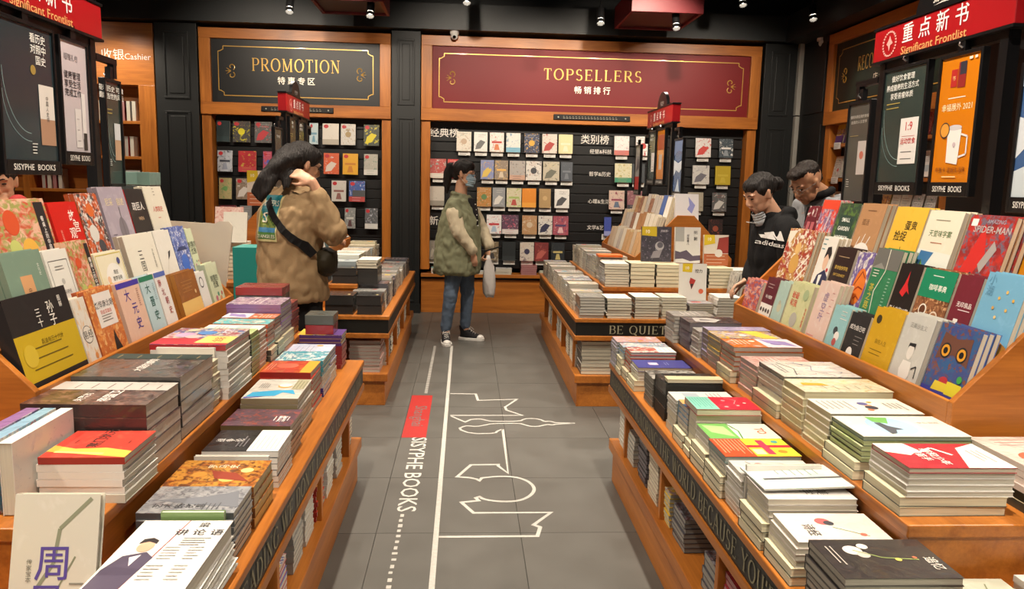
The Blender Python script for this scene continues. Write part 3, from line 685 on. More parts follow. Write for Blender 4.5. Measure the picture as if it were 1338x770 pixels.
S('pinksoft', 'dba79c', 'e3c7bd', 'c0776c', (.5, .2), pg='b3aca2', sp='c98a80', wrap=1, art=(('d', .2, .2, .8, .5, 5, 'f0e0d8'),))
S('whitecurl', 'e2ded4', 'd3d0d0', '7a7c90', (.3, .15), pg='8c8e88', sp='2c2c30', wrap=1, art=(('l', [(.1, .4), (.3, .6), (.6, .5), (.9, .7)], .003, '6c6e88'), ('c', .6, .7, .1, 'c9b8b8'), ('l', [(.1, .2), (.5, .3), (.9, .2)], .003, '4a4c54'), ('d', .2, .1, .8, .15, 2, '7a7878')))
S('creamorange', 'e0dcc0', 'e4d9a8', 'd89a3c', (.3, .15), pg='c4bd9e', wrap=1, art=(('p', [(.3, .12), (.5, .1), (.55, .4), (.35, .35)], 'd99a34'), ('d', .55, .3, .85, .8, 5, '8a8670')))
S('whitefaces', 'dfdcd2', 'e3e0d8', None, (.2, 0), pg='c9c3a8', art=(('d', .15, .05, .8, .35, 6, '6c6a68'), ('c', .45, .55, .08, 'd8a080'), ('c', .6, .55, .12, '3c3c48'), ('c', .35, .52, .1, '5a5a8c'), ('c', .75, .5, .06, 'c07858'), ('d', .3, .75, .8, .9, 4, '8a8a86'), ('c', .25, .62, .05, 'c9a84c')))
S('whale', 'dedbd0', 'e4e2da', None, (.1, 0), pg='9aa890', sp='3c4c48', art=(('c', .5, .42, .42, '9fc0d8', .22), ('p', [(.05, .3), (.3, .3), (.4, .42), (.1, .5)], '6fae5a'), ('p', [(.35, .3), (.9, .3), (.85, .36), (.7, .4), (.68, .48), (.5, .38), (.35, .36)], '4a5058'), ('v', '夏摩山谷', .35, .82, .012, '8c8c88')))
S('redflow', 'a3202c', 'b02a34', None, (.2, 0), pg='c9c2ae', sp='9a2a30', art=(('p', [(.0, .0), (.35, 0), (.5, .2), (.3, .35), (0, .3)], 'e6e2da'), ('p', [(.2, .75), (1, .55), (1, 1), (0, 1)], 'e2ded4'), ('l', [(.05, .2), (.4, .3), (.2, .5), (.5, .6)], .007, 'e8e4dc'), ('t', '猫和少年', .55, .42, .022, 'f0ece4', .02), ('t', '魔笛手', .5, .3, .02, 'f0ece4', .02), ('d', .3, .8, .8, .9, 3, '8c8a84')))
S('rosewhite', 'dccdc4', 'd8c4bc', None, (.35, 0), pg='c9c2b2', wrap=1, art=(('c', .35, .4, .2, 'c65a40'), ('c', .38, .42, .12, 'd99a4a'), ('d', .2, .75, .8, .9, 3, 'c08a84'), ('c', .3, .36, .07, '5a7a48')))
S('paperpack', 'bfbcb0', 'cbc8bc', None, (.3, 0), pg='cfcab4')
S('whitepb', 'dcdad4', 'cfd0d2', 'b8b8ba', (.15, .05), pg='c9c5b6', art=(('d', .2, .6, .8, .8, 4, '6c6e72'), ('r', .2, .2, .8, .45, 'a8b4bc')))
S('tealmag', '4a9aa8', 'e0ddd6', '3a6c94', (.4, .3), pg='c9c6ba', art=(('d', .1, .7, .9, .88, 3, 'e8e6e0'),))
S('redorange', 'c9432f', 'd96a35', None, (.35, 0), pg='a8a69c', sp='a8302c', wrap=1, art=(('r', 0, 0, 1, .22, 'e09a30'), ('c', .55, .55, .22, 'd86048'), ('d', .2, .8, .8, .9, 3, 'e8b090')))
S('whaleblue', 'dedbd2', 'e2dfd6', None, (.1, 0), pg='a9a498', sp='8a8060', wrap=1, art=(('p', [(.08, .95), (.12, .45), (.3, .35), (.2, .1), (.42, .2), (.4, .5), (.3, .9)], '3aa0cc'), ('p', [(.0, .96), (.1, .6), (.06, .98)], '4a48a0'), ('c', .62, .4, .1, 'd99a48'), ('c', .66, .4, .09, 'dedbd2'), ('d', .5, .7, .8, .85, 5, '7c7a74'), ('r', .45, .02, .98, .25, 'a8a284'), ('d', .5, .04, .95, .22, 4, '5c5a48')))
S('purplebrown', '5c4552', '6c5060', 'a05048', (.5, .3), pg='9a9186', sp='6a5a3c', wrap=1, art=(('d', .3, .1, .6, .3, 4, 'e6e2de'), ('t', '江湖', .4, .2, .025, 'ece8e4', .02)))
S('blackwhite', '2a2a2e', '33333a', None, (.3, 0), pg='c4c0b6', sp='dcdad4', wrap=1, art=(('r', 0, 0, 1, .42, 'dbd9d4'), ('v', '战争论', .5, .75, .022, 'e2e0dc', .01), ('d', .1, .06, .8, .36, 6, 'b4b0ac'), ('d', .2, .5, .7, .6, 3, '8c8c90')))
S('goldpaint', 'a8622c', 'c98f3c', '6c3f24', (.55, .4), pg='a89258', sp='7c4a20', wrap=1, art=(('c', .3, .35, .12, 'd9b060'), ('c', .45, .7, .1, 'd08a38'), ('p', [(.2, .1), (.5, .3), (.6, .6), (.3, .5)], '8c3a28'), ('v', '罗马史', .75, .5, .022, 'e8dcc0', .01), ('c', .6, .2, .09, 'dcc080')))
S('greyland', '8c8e92', 'a3a4a6', '6a6c74', (.5, .35), pg='bdb8aa', sp='4a4c50', wrap=1, art=(('p', [(.2, .0), (.3, .5), (.45, .9), (.6, .4), (.8, .1)], '70737a'), ('v', '艺术的故事', .25, .62, .02, '3c3e42', .01), ('d', .1, .2, .4, .35, 4, '4e5054')))
S('mansuit', 'dedbd6', 'e2e0dc', None, (.1, 0), pg='cfcabb', art=(('l', [(.36, .0), (.52, 1)], .0022, '8c2a34'), ('p', [(.02, .0), (.36, .0), (.44, .42), (.33, .5), (.12, .44), (.03, .25)], '4c4358'), ('p', [(.2, .42), (.3, .46), (.27, .3)], 'e6e4e4'), ('c', .27, .58, .085, 'd3a88c', .085), ('p', [(.17, .62), (.19, .69), (.28, .71), (.36, .67), (.36, .62), (.27, .65)], '2a2426'), ('t', '梁', .72, .92, .02, '4a4a4c', .01), ('t', '讲 论 语', .72, .8, .024, '3c3c40', .01), ('d', .6, .6, .9, .7, 4, '9a9894'), ('d', .48, .4, .66, .56, 5, 'b0aeaa'), ('d', .74, .4, .9, .56, 5, 'b0aeaa'), ('d', .44, .12, .62, .3, 5, 'b0aeaa'), ('d', .72, .12, .88, .3, 5, 'b0aeaa')))
S('greenback', '7c9a62', '86a46c', None, (.1, 0), pg='cfcabb', art=(('r', .25, .6, .75, .8, 'dedcd4'), ('d', .3, .63, .7, .76, 7, '3c3c3c'), ('d', .2, .35, .8, .5, 5, '5c7848')))
S('zhouyi', 'd3cfc0', 'd9d5c8', None, (.15, 0), pg='c9c4b2', art=(('l', [(.05, .02), (.25, .25), (.5, .5), (.55, .75), (.9, .97)], .007, '8c9078'), ('l', [(.3, .1), (.55, .3), (.75, .55)], .003, '868a70'), ('l', [(.1, .0), (.2, .2), (.3, .28)], .005, '868a72'), ('t', '周', .48, .5, .058, '5a4a98', .02), ('t', '易', .42, .22, .06, '5a4a98', .02), ('v', '传家宝本', .22, .45, .009, '77756a'), ('d', .7, .05, .9, .35, 6, '8a887c'), ('l', [(.45, .0), (.6, .15), (.8, .2)], .005, '8c9078')))
S('darkred_hist', '40302e', '54403a', '7a5a50', (.5, .35), pg='cfcac0', sp='3a2828', wrap=1, art=(('t', '失落的', .3, .6, .02, 'dcd6d0', .02), ('t', '帝国卫队', .45, .4, .028, 'e8e2dc', .03), ('r', 0, 0, .0, .0, '000000'), ('r', .62, 0, 1, 1, 'b4aca6'), ('d', .68, .1, .95, .8, 6, '6a605c')))
S('darkgreen_hist', '4a403c', '5a4a44', '33403c', (.45, .3), pg='cfcac0', sp='33302e', wrap=1, art=(('t', '大国的博弈', .5, .5, .024, 'e2dcd4', .02), ('r', .76, 0, 1, 1, '2c3a36'), ('d', .8, .1, .96, .9, 5, '8c7a54')))
S('redyellow', 'bf3a2c', 'cc4a36', None, (.3, 0), pg='c9c3b4', sp='9a3028', art=(('p', [(.0, 0), (.22, 0), (.34, .35), (.3, .7), (.42, 1), (.2, 1), (.1, .5)], 'e0b24a'), ('p', [(.1, .3), (.16, .3), (.22, .9), (.16, .9)], 'e8c878'), ('t', '寒门状元', .7, .55, .026, '3a2420', .02), ('d', .5, .15, .62, .8, 3, '6c2a20')))
S('purplepack', '7a5f8a', 'c0a8bc', 'e0d8d8', (.5, .35), pg='bdb9b0', sp='8a6aa0', wrap=1, art=(('d', .1, .4, .9, .6, 3, 'e8e0e0'),))
S('redpack', '8c2630', 'a83038', 'd8a8a0', (.4, .2), pg='a87878', sp='7a1c26', wrap=1)
S('mangafest', '5a78b8', 'c05a68', 'e3dccf', (.5, .4), pg='c9c4ba', sp='b02c34', wrap=1, art=(('r', 0, 0, .35, 1, 'b8323c'), ('p', [(.1, .0), (.5, .0), (.5, .42), (.1, .46)], 'e2cf74'), ('t', '全彩', .3, .2, .03, 'c03040', .02), ('c', .55, .75, .13, 'c9a0c0'), ('c', .7, .5, .12, '5a8ac8'), ('c', .45, .6, .1, 'd8b0b0'), ('t', '故宫', .8, .25, .03, 'e6e2f0', .02), ('c', .85, .75, .08, 'd9c8a8')))
S('greenedge', 'a3b878', 'c9d0a8', None, (.4, 0), pg='b9c490', sp='2c3428')
S('tealtop', '3aa8b0', 'e0d8c8', 'd98a3c', (.3, .3), pg='cfcabd', sp='d0603a')
S('barcode', 'dcdad6', 'd6d4d0', None, (.1, 0), pg='c9c6bc', art=(('r', .2, .7, .8, .88, 'e8e6e2'), ('d', .25, .72, .75, .86, 8, '4c4648'), ('d', .3, .2, .7, .35, 5, 'a09c9a')))
S('yellowsp', 'd8b23a', '6c3f80', 'e0d8cc', (.35, .3), pg='cdc8b8', sp='4f2f74', wrap=1, art=(('r', 0, .0, 1, .35, '5a3a80'), ('r', 0, .65, 1, 1, 'd9b840'), ('t', '花火', .3, .5, .03, 'e8e0dc', .02)))
S('lilaccover', 'b9c0d8', 'c9d0e0', 'd8b8c0', (.4, .2), pg='c6c3bc', sp='4a44a0', art=(('d', .1, .4, .8, .7, 4, '8c90a8'), ('c', .8, .3, .1, 'd89a50')))
S('greyspine', 'bcb9b2', '8e8c88', '5c5a5c', (.35, .25), pg='c3bfb2', wrap=1, art=(('d', .2, .3, .8, .6, 4, '6c6a68'),))

MB_ = MB
def Rs(*a, **k): return stack('R', *a, **k)
def Ls(*a, **k): return stack('L', *a, **k)
# ---- near right table, lower tier (from the far end to the near end)
g = 'near right table'
Rs(.685, 3.345, 3.475, T1, [('anime', 9, .0135)], 'lavender and pink illustrated book at the far corner of the near right table', 'lavender cover at the far corner')
Rs(.695, 3.235, 3.34, T1, [('cream', 3, .024), ('skyblue', 4, .0125)], 'sky blue and white wrapped book behind the red ink one', 'sky blue wrapped cover')
Rs(.70, 3.12, 3.23, T1, [('cream', 2, .022), ('redinks', 6, .0135)], 'vermilion and white paperback right behind the indigo hardback', 'vermilion and white paperback', h=.195)
Rs(.70, 2.972, 3.115, T1, [('cream', 2, .022), ('whitepb', 3, .012), ('indigo', 1, .017)], 'indigo blue hardback topping a low stack at the table edge', 'indigo blue hardback', h=.225)
Rs(.705, 2.75, 2.885, T1, [('silverspine', 5, .022)], 'grey-black wrapped book with silver lettering beside the black slipcases', 'silver-lettered wrapped book', h=.19)
Rs(.71, 2.585, 2.745, T1, [('inkbox', 3, .045)], 'big black slipcased book on the lower tier, near right table', 'big black slipcase', h=.215)
Rs(.715, 2.60, 2.632, .7085, [('creamedge', 1, .014)], 'thin cream-edged book lying across the black slipcases', 'thin cream-edged book', w=.05, h=.2)
Rs(.705, 2.425, 2.54, T1, [('paperpack', 3, .024), ('whitepb', 4, .012)], 'white paperback with pale pink corner behind the blue city cover', 'white paperback with pale corner')
Rs(.71, 2.30, 2.42, T1, [('cream', 2, .022), ('greybook', 2, .016), ('bluecity', 3, .0165)], 'blue and orange striped book partly under the red and teal one', 'blue and orange striped book')
Rs(.71, 2.212, 2.355, T1+.138, [('redteal', 1, .02)], 'red and teal cover with small dots, lower tier near right', 'red and teal cover', h=.2)
Rs(.71, 2.218, 2.295, T1, [('cream', 2, .022), ('paperpack', 4, .0225)], 'plain paperback supporting the red and teal book', 'plain paperback supporting red and teal')
Rs(.705, 2.068, 2.208, T1, [('cream', 3, .022), ('whitepb', 2, .015), ('greenwhite', 1, .017)], 'white and leaf green cover lettered TO, near right table', 'white and leaf green cover', h=.21)
Rs(.70, 1.915, 2.062, T1, [('cream', 3, .02), ('greybook', 3, .012), ('orangered', 1, .019)], 'orange, lime and crimson patchwork cover on the lower tier', 'orange and lime patchwork cover', h=.21)
Rs(.70, 1.79, 1.91, T1, [('whitedoodle', 8, .0135)], 'white cover with coloured doodles behind the white standing book', 'white doodled cover', h=.2)
book('whitepb', .19, .145, .012, Mx((.80, 1.781, T1+.001), (-1, 0, 0), (0, 0, 1)), 'white book standing upright between two stacks on the lower tier', name='book', art=False)
Rs(.70, 1.62, 1.765, T1, [('cream', 3, .022), ('greyletter', 4, .014)], 'pale grey cover with fine lettering under the bent white sheet cover', 'pale grey lettered cover', h=.21)
book('whiteteal', .16, .24, .004, Mx((.70, 1.735, T1+.129), (0, -1, .05), (.999, 0, .03)), 'thin white and mint booklet bent over the pale grey stack')
Rs(.70, 1.465, 1.612, T1, [('cream', 2, .02), ('pinkbird', 4, .014)], 'off-white cover with a red bird, in front of the pale grey stack', 'off-white cover with red bird', h=.21)
Rs(.70, 1.265, 1.425, T1, [('darkflower', 8, .0155)], 'dark cover with white flowers at the bottom right of the picture', 'dark cover with white flowers', h=.225)
Rs(.71, 1.10, 1.25, T1, [('palesage', 5, .014)], 'pale book at the near corner of the near right table', 'pale near-corner book', h=.21)
for i, (x, s_, d, y_) in enumerate(((.945, 'palesage', 'pale sage cover with twig drawing', 1.2), (1.13, 'whitepb', 'white and grey paperback', 1.19), (1.31, 'rosewhite', 'white cover with a red rose', 1.21), (1.49, 'greyletter', 'light grey cover with small type', 1.2), (1.67, 'creamorange', 'cream cover with orange patch', 1.2))):
    stack('C', x, y_, 0, T1, [(s_, 3+i % 2, .014)], d+', front tier of the near right table', d+', front tier', w=.165, h=.215)
# ---- near right table, upper tier
Rs(.905, 3.22, 3.365, T2, [('greybook', 7, .0165)], 'silvery grey magazine at the far end of the upper tier', 'silvery grey magazine', h=.18)
Rs(.925, 3.05, 3.205, T2, [('blackmag', 3, .04)], 'thick black wrapped volume with a light figure on its cover', 'thick black wrapped volume', h=.22)
Rs(.93, 2.94, 3.045, T2, [('greyspine', 7, .0145)], 'grey wrapped book between black volume and lavender spine', 'grey wrapped book', h=.2)
stack('R', .94, 2.852, 2.935, T2, [('lavender', 6, .021)], 'lavender and white wrapped book with painted spine', 'lavender wrapped book', h=.245)
Rs(.935, 2.70, 2.845, T2, [('pinksoft', 3, .02), ('manga_y', 4, .0165)], 'yellow and lilac comic cover behind the bright orange comic', 'yellow and lilac comic', h=.235)
Rs(.935, 2.545, 2.695, T2, [('cream', 2, .022), ('manga_o', 5, .0165)], 'bright orange comic cover with purple-haired figures, upper tier', 'bright orange comic', h=.245)
Rs(.94, 2.352, 2.51, T2, [('pinksoft', 6, .0175)], 'salmon pink wrapped book in front of the orange comic', 'salmon pink wrapped book', h=.21)
Rs(.94, 2.145, 2.345, T2, [('cream', 2, .022), ('greyspine', 4, .017), ('whitecurl', 1, .014)], 'white curling cover with ink lines and black underside', 'white curling cover', h=.235)
Rs(.935, 1.992, 2.138, T2, [('creamorange', 6, .0205)], 'cream cover with an orange figure, upper tier near right', 'cream cover with orange figure', h=.255)
Rs(.935, 1.842, 1.986, T2, [('creamorange', 3, .0165), ('whitefaces', 3, .0195)], 'white cover with two small cartoon faces on the upper tier', 'white cover with faces', h=.25)
Rs(.935, 1.672, 1.836, T2, [('cream', 2, .022), ('greenedge', 4, .0125), ('whale', 1, .011)], 'white cover with a blue pond and grey whale shape', 'white cover with blue pond', h=.265)
Rs(.93, 1.475, 1.632, T2, [('cream', 2, .021), ('whitepb', 4, .0125), ('redflow', 1, .012)], 'deep red and white cover with flowing hair lettering, upper tier corner', 'deep red flowing cover', h=.235)
stack('C', 1.205, 1.46, 0, T2, [('cream', 2, .021), ('rosewhite', 4, .014)], 'whitish cover with a red dish next to the deep red cover', 'whitish cover with red dish', w=.19, h=.24)
stack('C', 1.41, 1.465, 0, T2, [('cream', 2, .021), ('greyletter', 4, .013)], 'pale grey cover at the front of the wooden rack end', 'pale grey cover at the rack end', w=.17, h=.23)
stack('C', 1.6, 1.465, 0, T2, [('paperpack', 5, .018)], 'beige book at the right end of the upper front tier', 'beige book at the upper front right', w=.17, h=.23)

# ---- near left table, lower tier
xl = -.535
Ls(xl, 3.30, 3.44, T1, [('redpack', 5, .02), ('yellowsp', 3, .0155)], 'purple, white and yellow wrapped paperback at the far end, near left table', 'purple and yellow wrapped paperback', h=.19)
Ls(xl-.005, 3.05, 3.2, T1, [('whitepb', 5, .014), ('lilaccover', 4, .0145)], 'pale lilac cover with violet spine, lower tier near left', 'pale lilac cover', h=.2)
Ls(xl+.0, 2.86, 3.03, T1, [('lilaccover', 2, .018), ('whitepb', 3, .0145), ('tealmag', 4, .0145)], 'teal and white picture cover beside the red-orange book', 'teal and white picture cover', h=.2)
Ls(xl, 2.66, 2.84, T1, [('redorange', 7, .0205)], 'red and orange wrapped book with glossy red side', 'red and orange wrapped book', h=.185)
Ls(xl+.015, 2.36, 2.6, T1, [('whaleblue', 7, .0195)], 'white cover with a blue whale tail in the middle of lower tier', 'white cover with blue whale tail', h=.175)
Ls(-.505, 2.185, 2.355, T1, [('purplebrown', 6, .0175)], 'glossy plum brown wrapped book beside the black and white one', 'plum brown wrapped book', h=.2)
Ls(-.495, 1.99, 2.17, T1, [('blackwhite', 6, .0165)], 'black and white wrapped cover behind the gold painting cover', 'black and white wrapped cover', h=.2)
book('whitepb', .19, .105, .012, Mx((-.60, 1.945, T1+.001), (-1, 0, 0), (0, 0, 1)), 'white board book standing upright beside the gold painting cover', art=False)
Ls(-.49, 1.745, 1.925, T1, [('goldpaint', 4, .0255)], 'gold and brown painting cover on thick golden volumes', 'gold painting cover', h=.215)
Ls(-.49, 1.585, 1.735, T1, [('greyland', 7, .0155)], 'grey misty landscape cover behind the man in a suit', 'grey misty landscape cover', h=.205)
book('greenback', .13, .125, .012, Mx((-.565, 1.572, T1+.001), (1, 0, 0), (0, 0, 1)), 'green book standing upright with a white barcode label')
stack('C', -.658, 1.275, 0, T1, [('whitepb', 5, .015), ('mansuit', 1, .035)], 'thick white book with a man in a dark suit on the cover', 'thick white book with suited man', w=.18, h=.275, solid=True)
book('zhouyi', .15, .245, .02, Mx((-.735, 1.33, T1+.004), (1, 0, 0), (0, .26, .966)), 'off-white book with branches and purple characters leaning at the left', solid=True)
stack('C', -1.02, 1.10, 0, T1, [('redpack', 3, .018), ('orangered', 2, .016)], 'orange and black book at the near left corner', 'orange and black corner book', w=.16, h=.22)
# ---- near left table, upper tier
xm = -.722
Ls(xm-.01, 3.235, 3.385, T2, [('redpack', 8, .0175)], 'crimson wrapped book at the far end of the upper left tier', 'crimson wrapped book', h=.2)
Ls(xm-.005, 3.03, 3.225, T2, [('cream', 2, .025), ('purplepack', 7, .0175)], 'purple and pale pink wrapped book in front of the crimson one', 'purple and pale pink wrapped book', h=.21)
Ls(xm, 2.915, 3.022, T2, [('cream', 2, .025), ('greyspine', 3, .015), ('manga_o', 3, .0145)], 'narrow orange and blue wrapped paperback on the upper left tier', 'narrow orange and blue paperback', h=.2)
Ls(xm, 2.80, 2.91, T2, [('cream', 2, .022), ('tealtop', 6, .0155)], 'narrow turquoise topped paperback on the upper left tier', 'narrow turquoise topped paperback', h=.2)
Ls(xm, 2.69, 2.795, T2, [('whitepb', 9, .015)], 'narrow white paperback beside the green-edged stack', 'narrow white paperback', h=.2)
Ls(xm+.003, 2.575, 2.685, T2, [('greenedge', 9, .016)], 'pale green edged paperback beside the festival comic', 'pale green edged paperback', h=.2)
Ls(xm+.006, 2.31, 2.57, T2, [('barcode', 9, .0185)], 'large red and blue comic cover with a yellow title block', 'large red and blue comic', h=.225) if 0 else Ls(xm+.006, 2.31, 2.57, T2, [('whitepb', 8, .0185), ('mangafest', 1, .018)], 'large red and blue comic cover with a yellow title block', 'large red and blue comic', h=.225)
book('barcode', .17, .165, .012, Mx((-.83, 2.298, T2+.001), (1, 0, 0), (0, 0, 1)), 'white book standing with its barcode side facing the camera')
Ls(xm-.01, 2.215, 2.285, T2, [('creamorange', 7, .019)], 'narrow cream paperback between barcode book and dark volumes', 'narrow cream paperback', h=.18)
Ls(xm+.0, 1.94, 2.2, T2, [('darkgreen_hist', 5, .033)], 'dark brown history cover with a dark green band', 'dark cover with green band', h=.27)
Ls(xm+.002, 1.735, 1.935, T2, [('darkred_hist', 5, .0305)], 'dark history cover with a grey band, behind the red-yellow cover', 'dark cover with grey band', h=.28)
Ls(-.70, 1.552, 1.728, T2, [('paperpack', 1, .018), ('whitepb', 4, .0155), ('redyellow', 1, .015)], 'scarlet cover with yellow flames at the near left', 'scarlet cover with yellow flames', h=.172)
# books standing spine up beside the scarlet stack
for i, (c_, d_, x_) in enumerate((('whitepb', 'cream white book standing spine up beside the scarlet cover', -.905), ('skyblue', 'blue book standing spine up beside the cream white one', -.942), ('purplepack', 'purple book standing spine up at the left edge', -.98))):
    book(c_, .15, .235, .026 if i < 2 else .03, Mx((x_, 1.49, T2+.151), (0, 0, -1), (0, 1, 0)) @ Matrix.Translation((0.075, 0, 0)), d_, art=False)

# ================================================================ boxed sets, wrapped
def gift_box(loc, sx, sy, sz, ctop, cbot, split, label, name='boxed_set', badge=None, group=None):
    mb = MB(); mb.box(-sx/2, -sy/2, 0, sx/2, sy/2, sz)
    o = bpy.data.objects.new(name, None); COL.objects.link(o); o.location = loc; tag(o, label, 'boxed set', group)
    zs = sz*split
    a = MB(); a.box(-sx/2, -sy/2, 0, sx/2, sy/2, zs, lin(cbot)).build('case', flatwrap_m, o, bevel=.002)
    b = MB(); b.box(-sx/2-.001, -sy/2-.001, zs+.0005, sx/2+.001, sy/2+.001, sz, lin(ctop)).build('lid', flatwrap_m, o, bevel=.002)
    if badge:
        mb = MB(); n = 16; mb.add([(badge[0]*sx+.012*math.cos(2*math.pi*i/n), -sy/2-.0018, sz*.5+.012*math.sin(2*math.pi*i/n)) for i in range(n)], [tuple(range(n))], lin(badge[1]))
        mb.build('badge', ink_m, o)
    return o
flatwrap_m = attr_mat('box_shrink_wrapped', .35, .9, bump=.5, patt=False)
gift_box((-.63, 3.37, T1+.152), .12, .12, .085, '5a605c', 'a02028', .48, 'small wrapped box set, grey above and red below, on purple-yellow stack')
gift_box((-.86, 3.29, T2+.1475), .19, .14, .07, '8c2c30', '4a4e4c', .5, 'wrapped box set with crimson lid on the upper left tier')

# ================================================================ face-out books on the racks
XF = {'R': 1.217, 'RF': 1.217, 'L': -1.017, 'LF': -1.017}
def fo(side, row, ya, yb, k, h, label, n=2, t=.016, dx=0, name='display_book', group='face-out books on the near racks', tilt=14, ow=None):
    sg = 1 if side[0] == 'R' else -1; s, c = math.sin(R(tilt)), math.cos(R(tilt))
    X = (0, -1, 0) if sg > 0 else (0, 1, 0); Y = (sg*s, 0, c); Z = Vector(X).cross(Vector(Y))
    xf = XF[side]+sg*(.095*row+.002+dx); w = ow or (yb-ya-.004)
    for j in range(n):
        P = Vector((xf+sg*(t+.001)*(j+1)/c, (ya+yb)/2+(random.uniform(-.004, .004) if j else 0), ROWZ[row]+.001+t*s*1.0))
        if j and side in ('RF', 'LF'): MASS.append((k, w, h, t, Mx(P, X, Y, Z))); continue
        book(k, w, h, t, Mx(P, X, Y, Z), label if j == 0 else '%s copy behind %s' % (('next', 'third', 'fourth', 'fifth')[j-1], label), group, art=(j == 0), name=name)
# styles for the right rack
S('t_art', 'c0503a', 'd8a090', '6a5c88', (.5, .35), art=(('r', 0, 0, 1, .2, 'a03838'), ('d', .1, .04, .9, .14, 3, 'e8d0c0')))
S('t_maroon', '5a1f2c', '64242f', None, (.2, 0), art=(('r', 0, 0, 1, .42, 'e0ddd6'), ('d', .2, .78, .8, .85, 2, 'c0a8a8'), ('t', '毛小姐传', .5, .58, .014, 'f0e8e4', .02), ('c', .15, .28, .08, '3c3838'), ('c', .38, .28, .08, '4c4440'), ('c', .6, .28, .08, '3c3838'), ('c', .82, .28, .08, '4c4440')))
S('t_sage', 'a3bdb4', 'adc6bd', None, (.2, 0), art=(('c', .55, .45, .2, 'b9b89c'), ('c', .5, .55, .1, 'a8a890'), ('d', .2, .1, .8, .16, 2, '8aa09a')))
S('t_yeye', 'c4c79a', 'b9bf90', None, (.3, 0), art=(('t', '爺爺', .3, .75, .026, 'c23430', .03), ('t', '和我', .3, .6, .026, 'c23430', .03), ('c', .5, .3, .16, 'a8a8a0'), ('r', .1, .02, .95, .16, 'd8c8c0'), ('v', '爷爷的故事', .93, .4, .013, 'c65a48', .01), ('c', .75, .8, .12, '9fb088')))
S('t_pink', 'd8bfb4', 'dccac0', None, (.3, 0), art=(('v', '虚空叶', .5, .62, .032, '7a6a98', .0), ('d', .75, .55, .92, .85, 4, 'c08a88'), ('d', .1, .05, .5, .15, 3, 'd88a80')))
S('t_cow', '8fc0c4', '9ac8cc', None, (.2, 0), art=(('c', .45, .5, .13, '3c4448'), ('c', .6, .4, .15, 'e6e4e0'), ('c', .55, .28, .12, 'b85a58'), ('d', .1, .08, .8, .16, 3, '4a7a80'), ('d', .5, .75, .9, .9, 3, 'e8e6e0')))
S('t_ghost', '26282a', '2b2d2f', None, (.2, 0), art=(('t', '成为自己吧', .5, .72, .016, 'e8e6e0', .02), ('c', .45, .2, .16, 'e8e6e2', .13), ('r', .3, 0, .6, .2, 'e8e6e2'), ('d', .5, .4, .9, .55, 3, '8a8c8c')))
S('t_mustard', 'c49a1e', 'cba42a', None, (.2, 0), sp='b58c1c', art=(('c', .2, .82, .09, '3a3420'), ('t', '自在人生', .5, .5, .014, '8a7014', .02), ('d', .2, .3, .7, .36, 2, '8a7014')))
S('t_grey', 'bfbfba', 'c6c6c2', None, (.2, 0), art=(('t', '正美沙主义', .5, .85, .014, '8c8c88', .02), ('c', .5, .5, .11, 'd8d4ce', .1), ('p', [(.38, .55), (.4, .62), (.62, .63), (.63, .54), (.6, .58), (.42, .58)], '26282a'), ('p', [(.36, .38), (.64, .38), (.7, .2), (.6, .12), (.36, .14), (.3, .25)], 'dcdad6'), ('l', [(.7, .3), (.85, .35), (.88, .2)], .004, '3a3a3c'), ('p', [(.1, .05), (.25, .12), (.2, .02)], '3a3a3c')))
S('t_owl', '3c4c86', '2f5a8c', '7a4a3c', (.5, .3), sp='4a68b0', art=(('p', [(.1, .55), (.5, .65), (.5, .85), (.15, .9)], '6a4438'), ('p', [(.9, .55), (.5, .65), (.5, .85), (.85, .9)], '6a4438'), ('c', .3, .68, .13, '26282c'), ('c', .7, .68, .13, '26282c'), ('c', .3, .68, .1, 'd8982c'), ('c', .7, .68, .1, 'd8982c'), ('c', .3, .68, .055, '181818'), ('c', .7, .68, .055, '181818'), ('c', .5, .28, .13, 'b03038'), ('r', 0, .0, 1, .2, '3a3c94'), ('p', [(.25, .18), (.75, .2), (.7, .3), (.3, .3)], 'd8c43c'), ('t', 'The Fairytale World', .5, .08, .014, 'e6d84c', .01), ('r', .6, .18, .95, .34, 'd6ca34'), ('c', .85, .4, .06, '3c9a48')))
S('t_fantasy', 'b98a4c', 'a03a2c', 'e4dccc', (.5, .35), art=(('c', .5, .45, .16, 'c89a50'), ('p', [(.1, .7), (.3, .98), (.0, .95)], 'e2d8c8'), ('l', [(.7, .2), (.95, .45)], .008, 'e8e0d4'), ('l', [(.68, .35), (.95, .62)], .008, 'e8e0d4'), ('c', .5, .7, .1, 'd8b070')))
S('t_suit', 'e2ded6', 'e6e2da', None, (.1, 0), art=(('p', [(.0, 0), (1, 0), (1, .4), (.7, .5), (.3, .4)], '2c3050'), ('p', [(.4, .4), (.62, .42), (.5, .1)], 'e6e4e0'), ('c', .6, .62, .16, 'd9b49c', .13), ('p', [(.42, .66), (.48, .84), (.7, .86), (.85, .75), (.8, .66), (.6, .74)], '2a2628'), ('c', .85, .5, .07, 'b8323a'), ('d', .08, .8, .35, .95, 3, '5a9aa0')))
S('t_donkey', '2a1c1c', '302020', None, (.2, 0), art=(('t', '暴食愉快学院', .5, .66, .014, 'c9a850', .02), ('t', 'EAT DONKEY', .5, .54, .01, 'c9a850', .01), ('d', .2, .8, .8, .84, 1, 'a89070'), ('d', .3, .3, .7, .36, 2, 'a87050')))
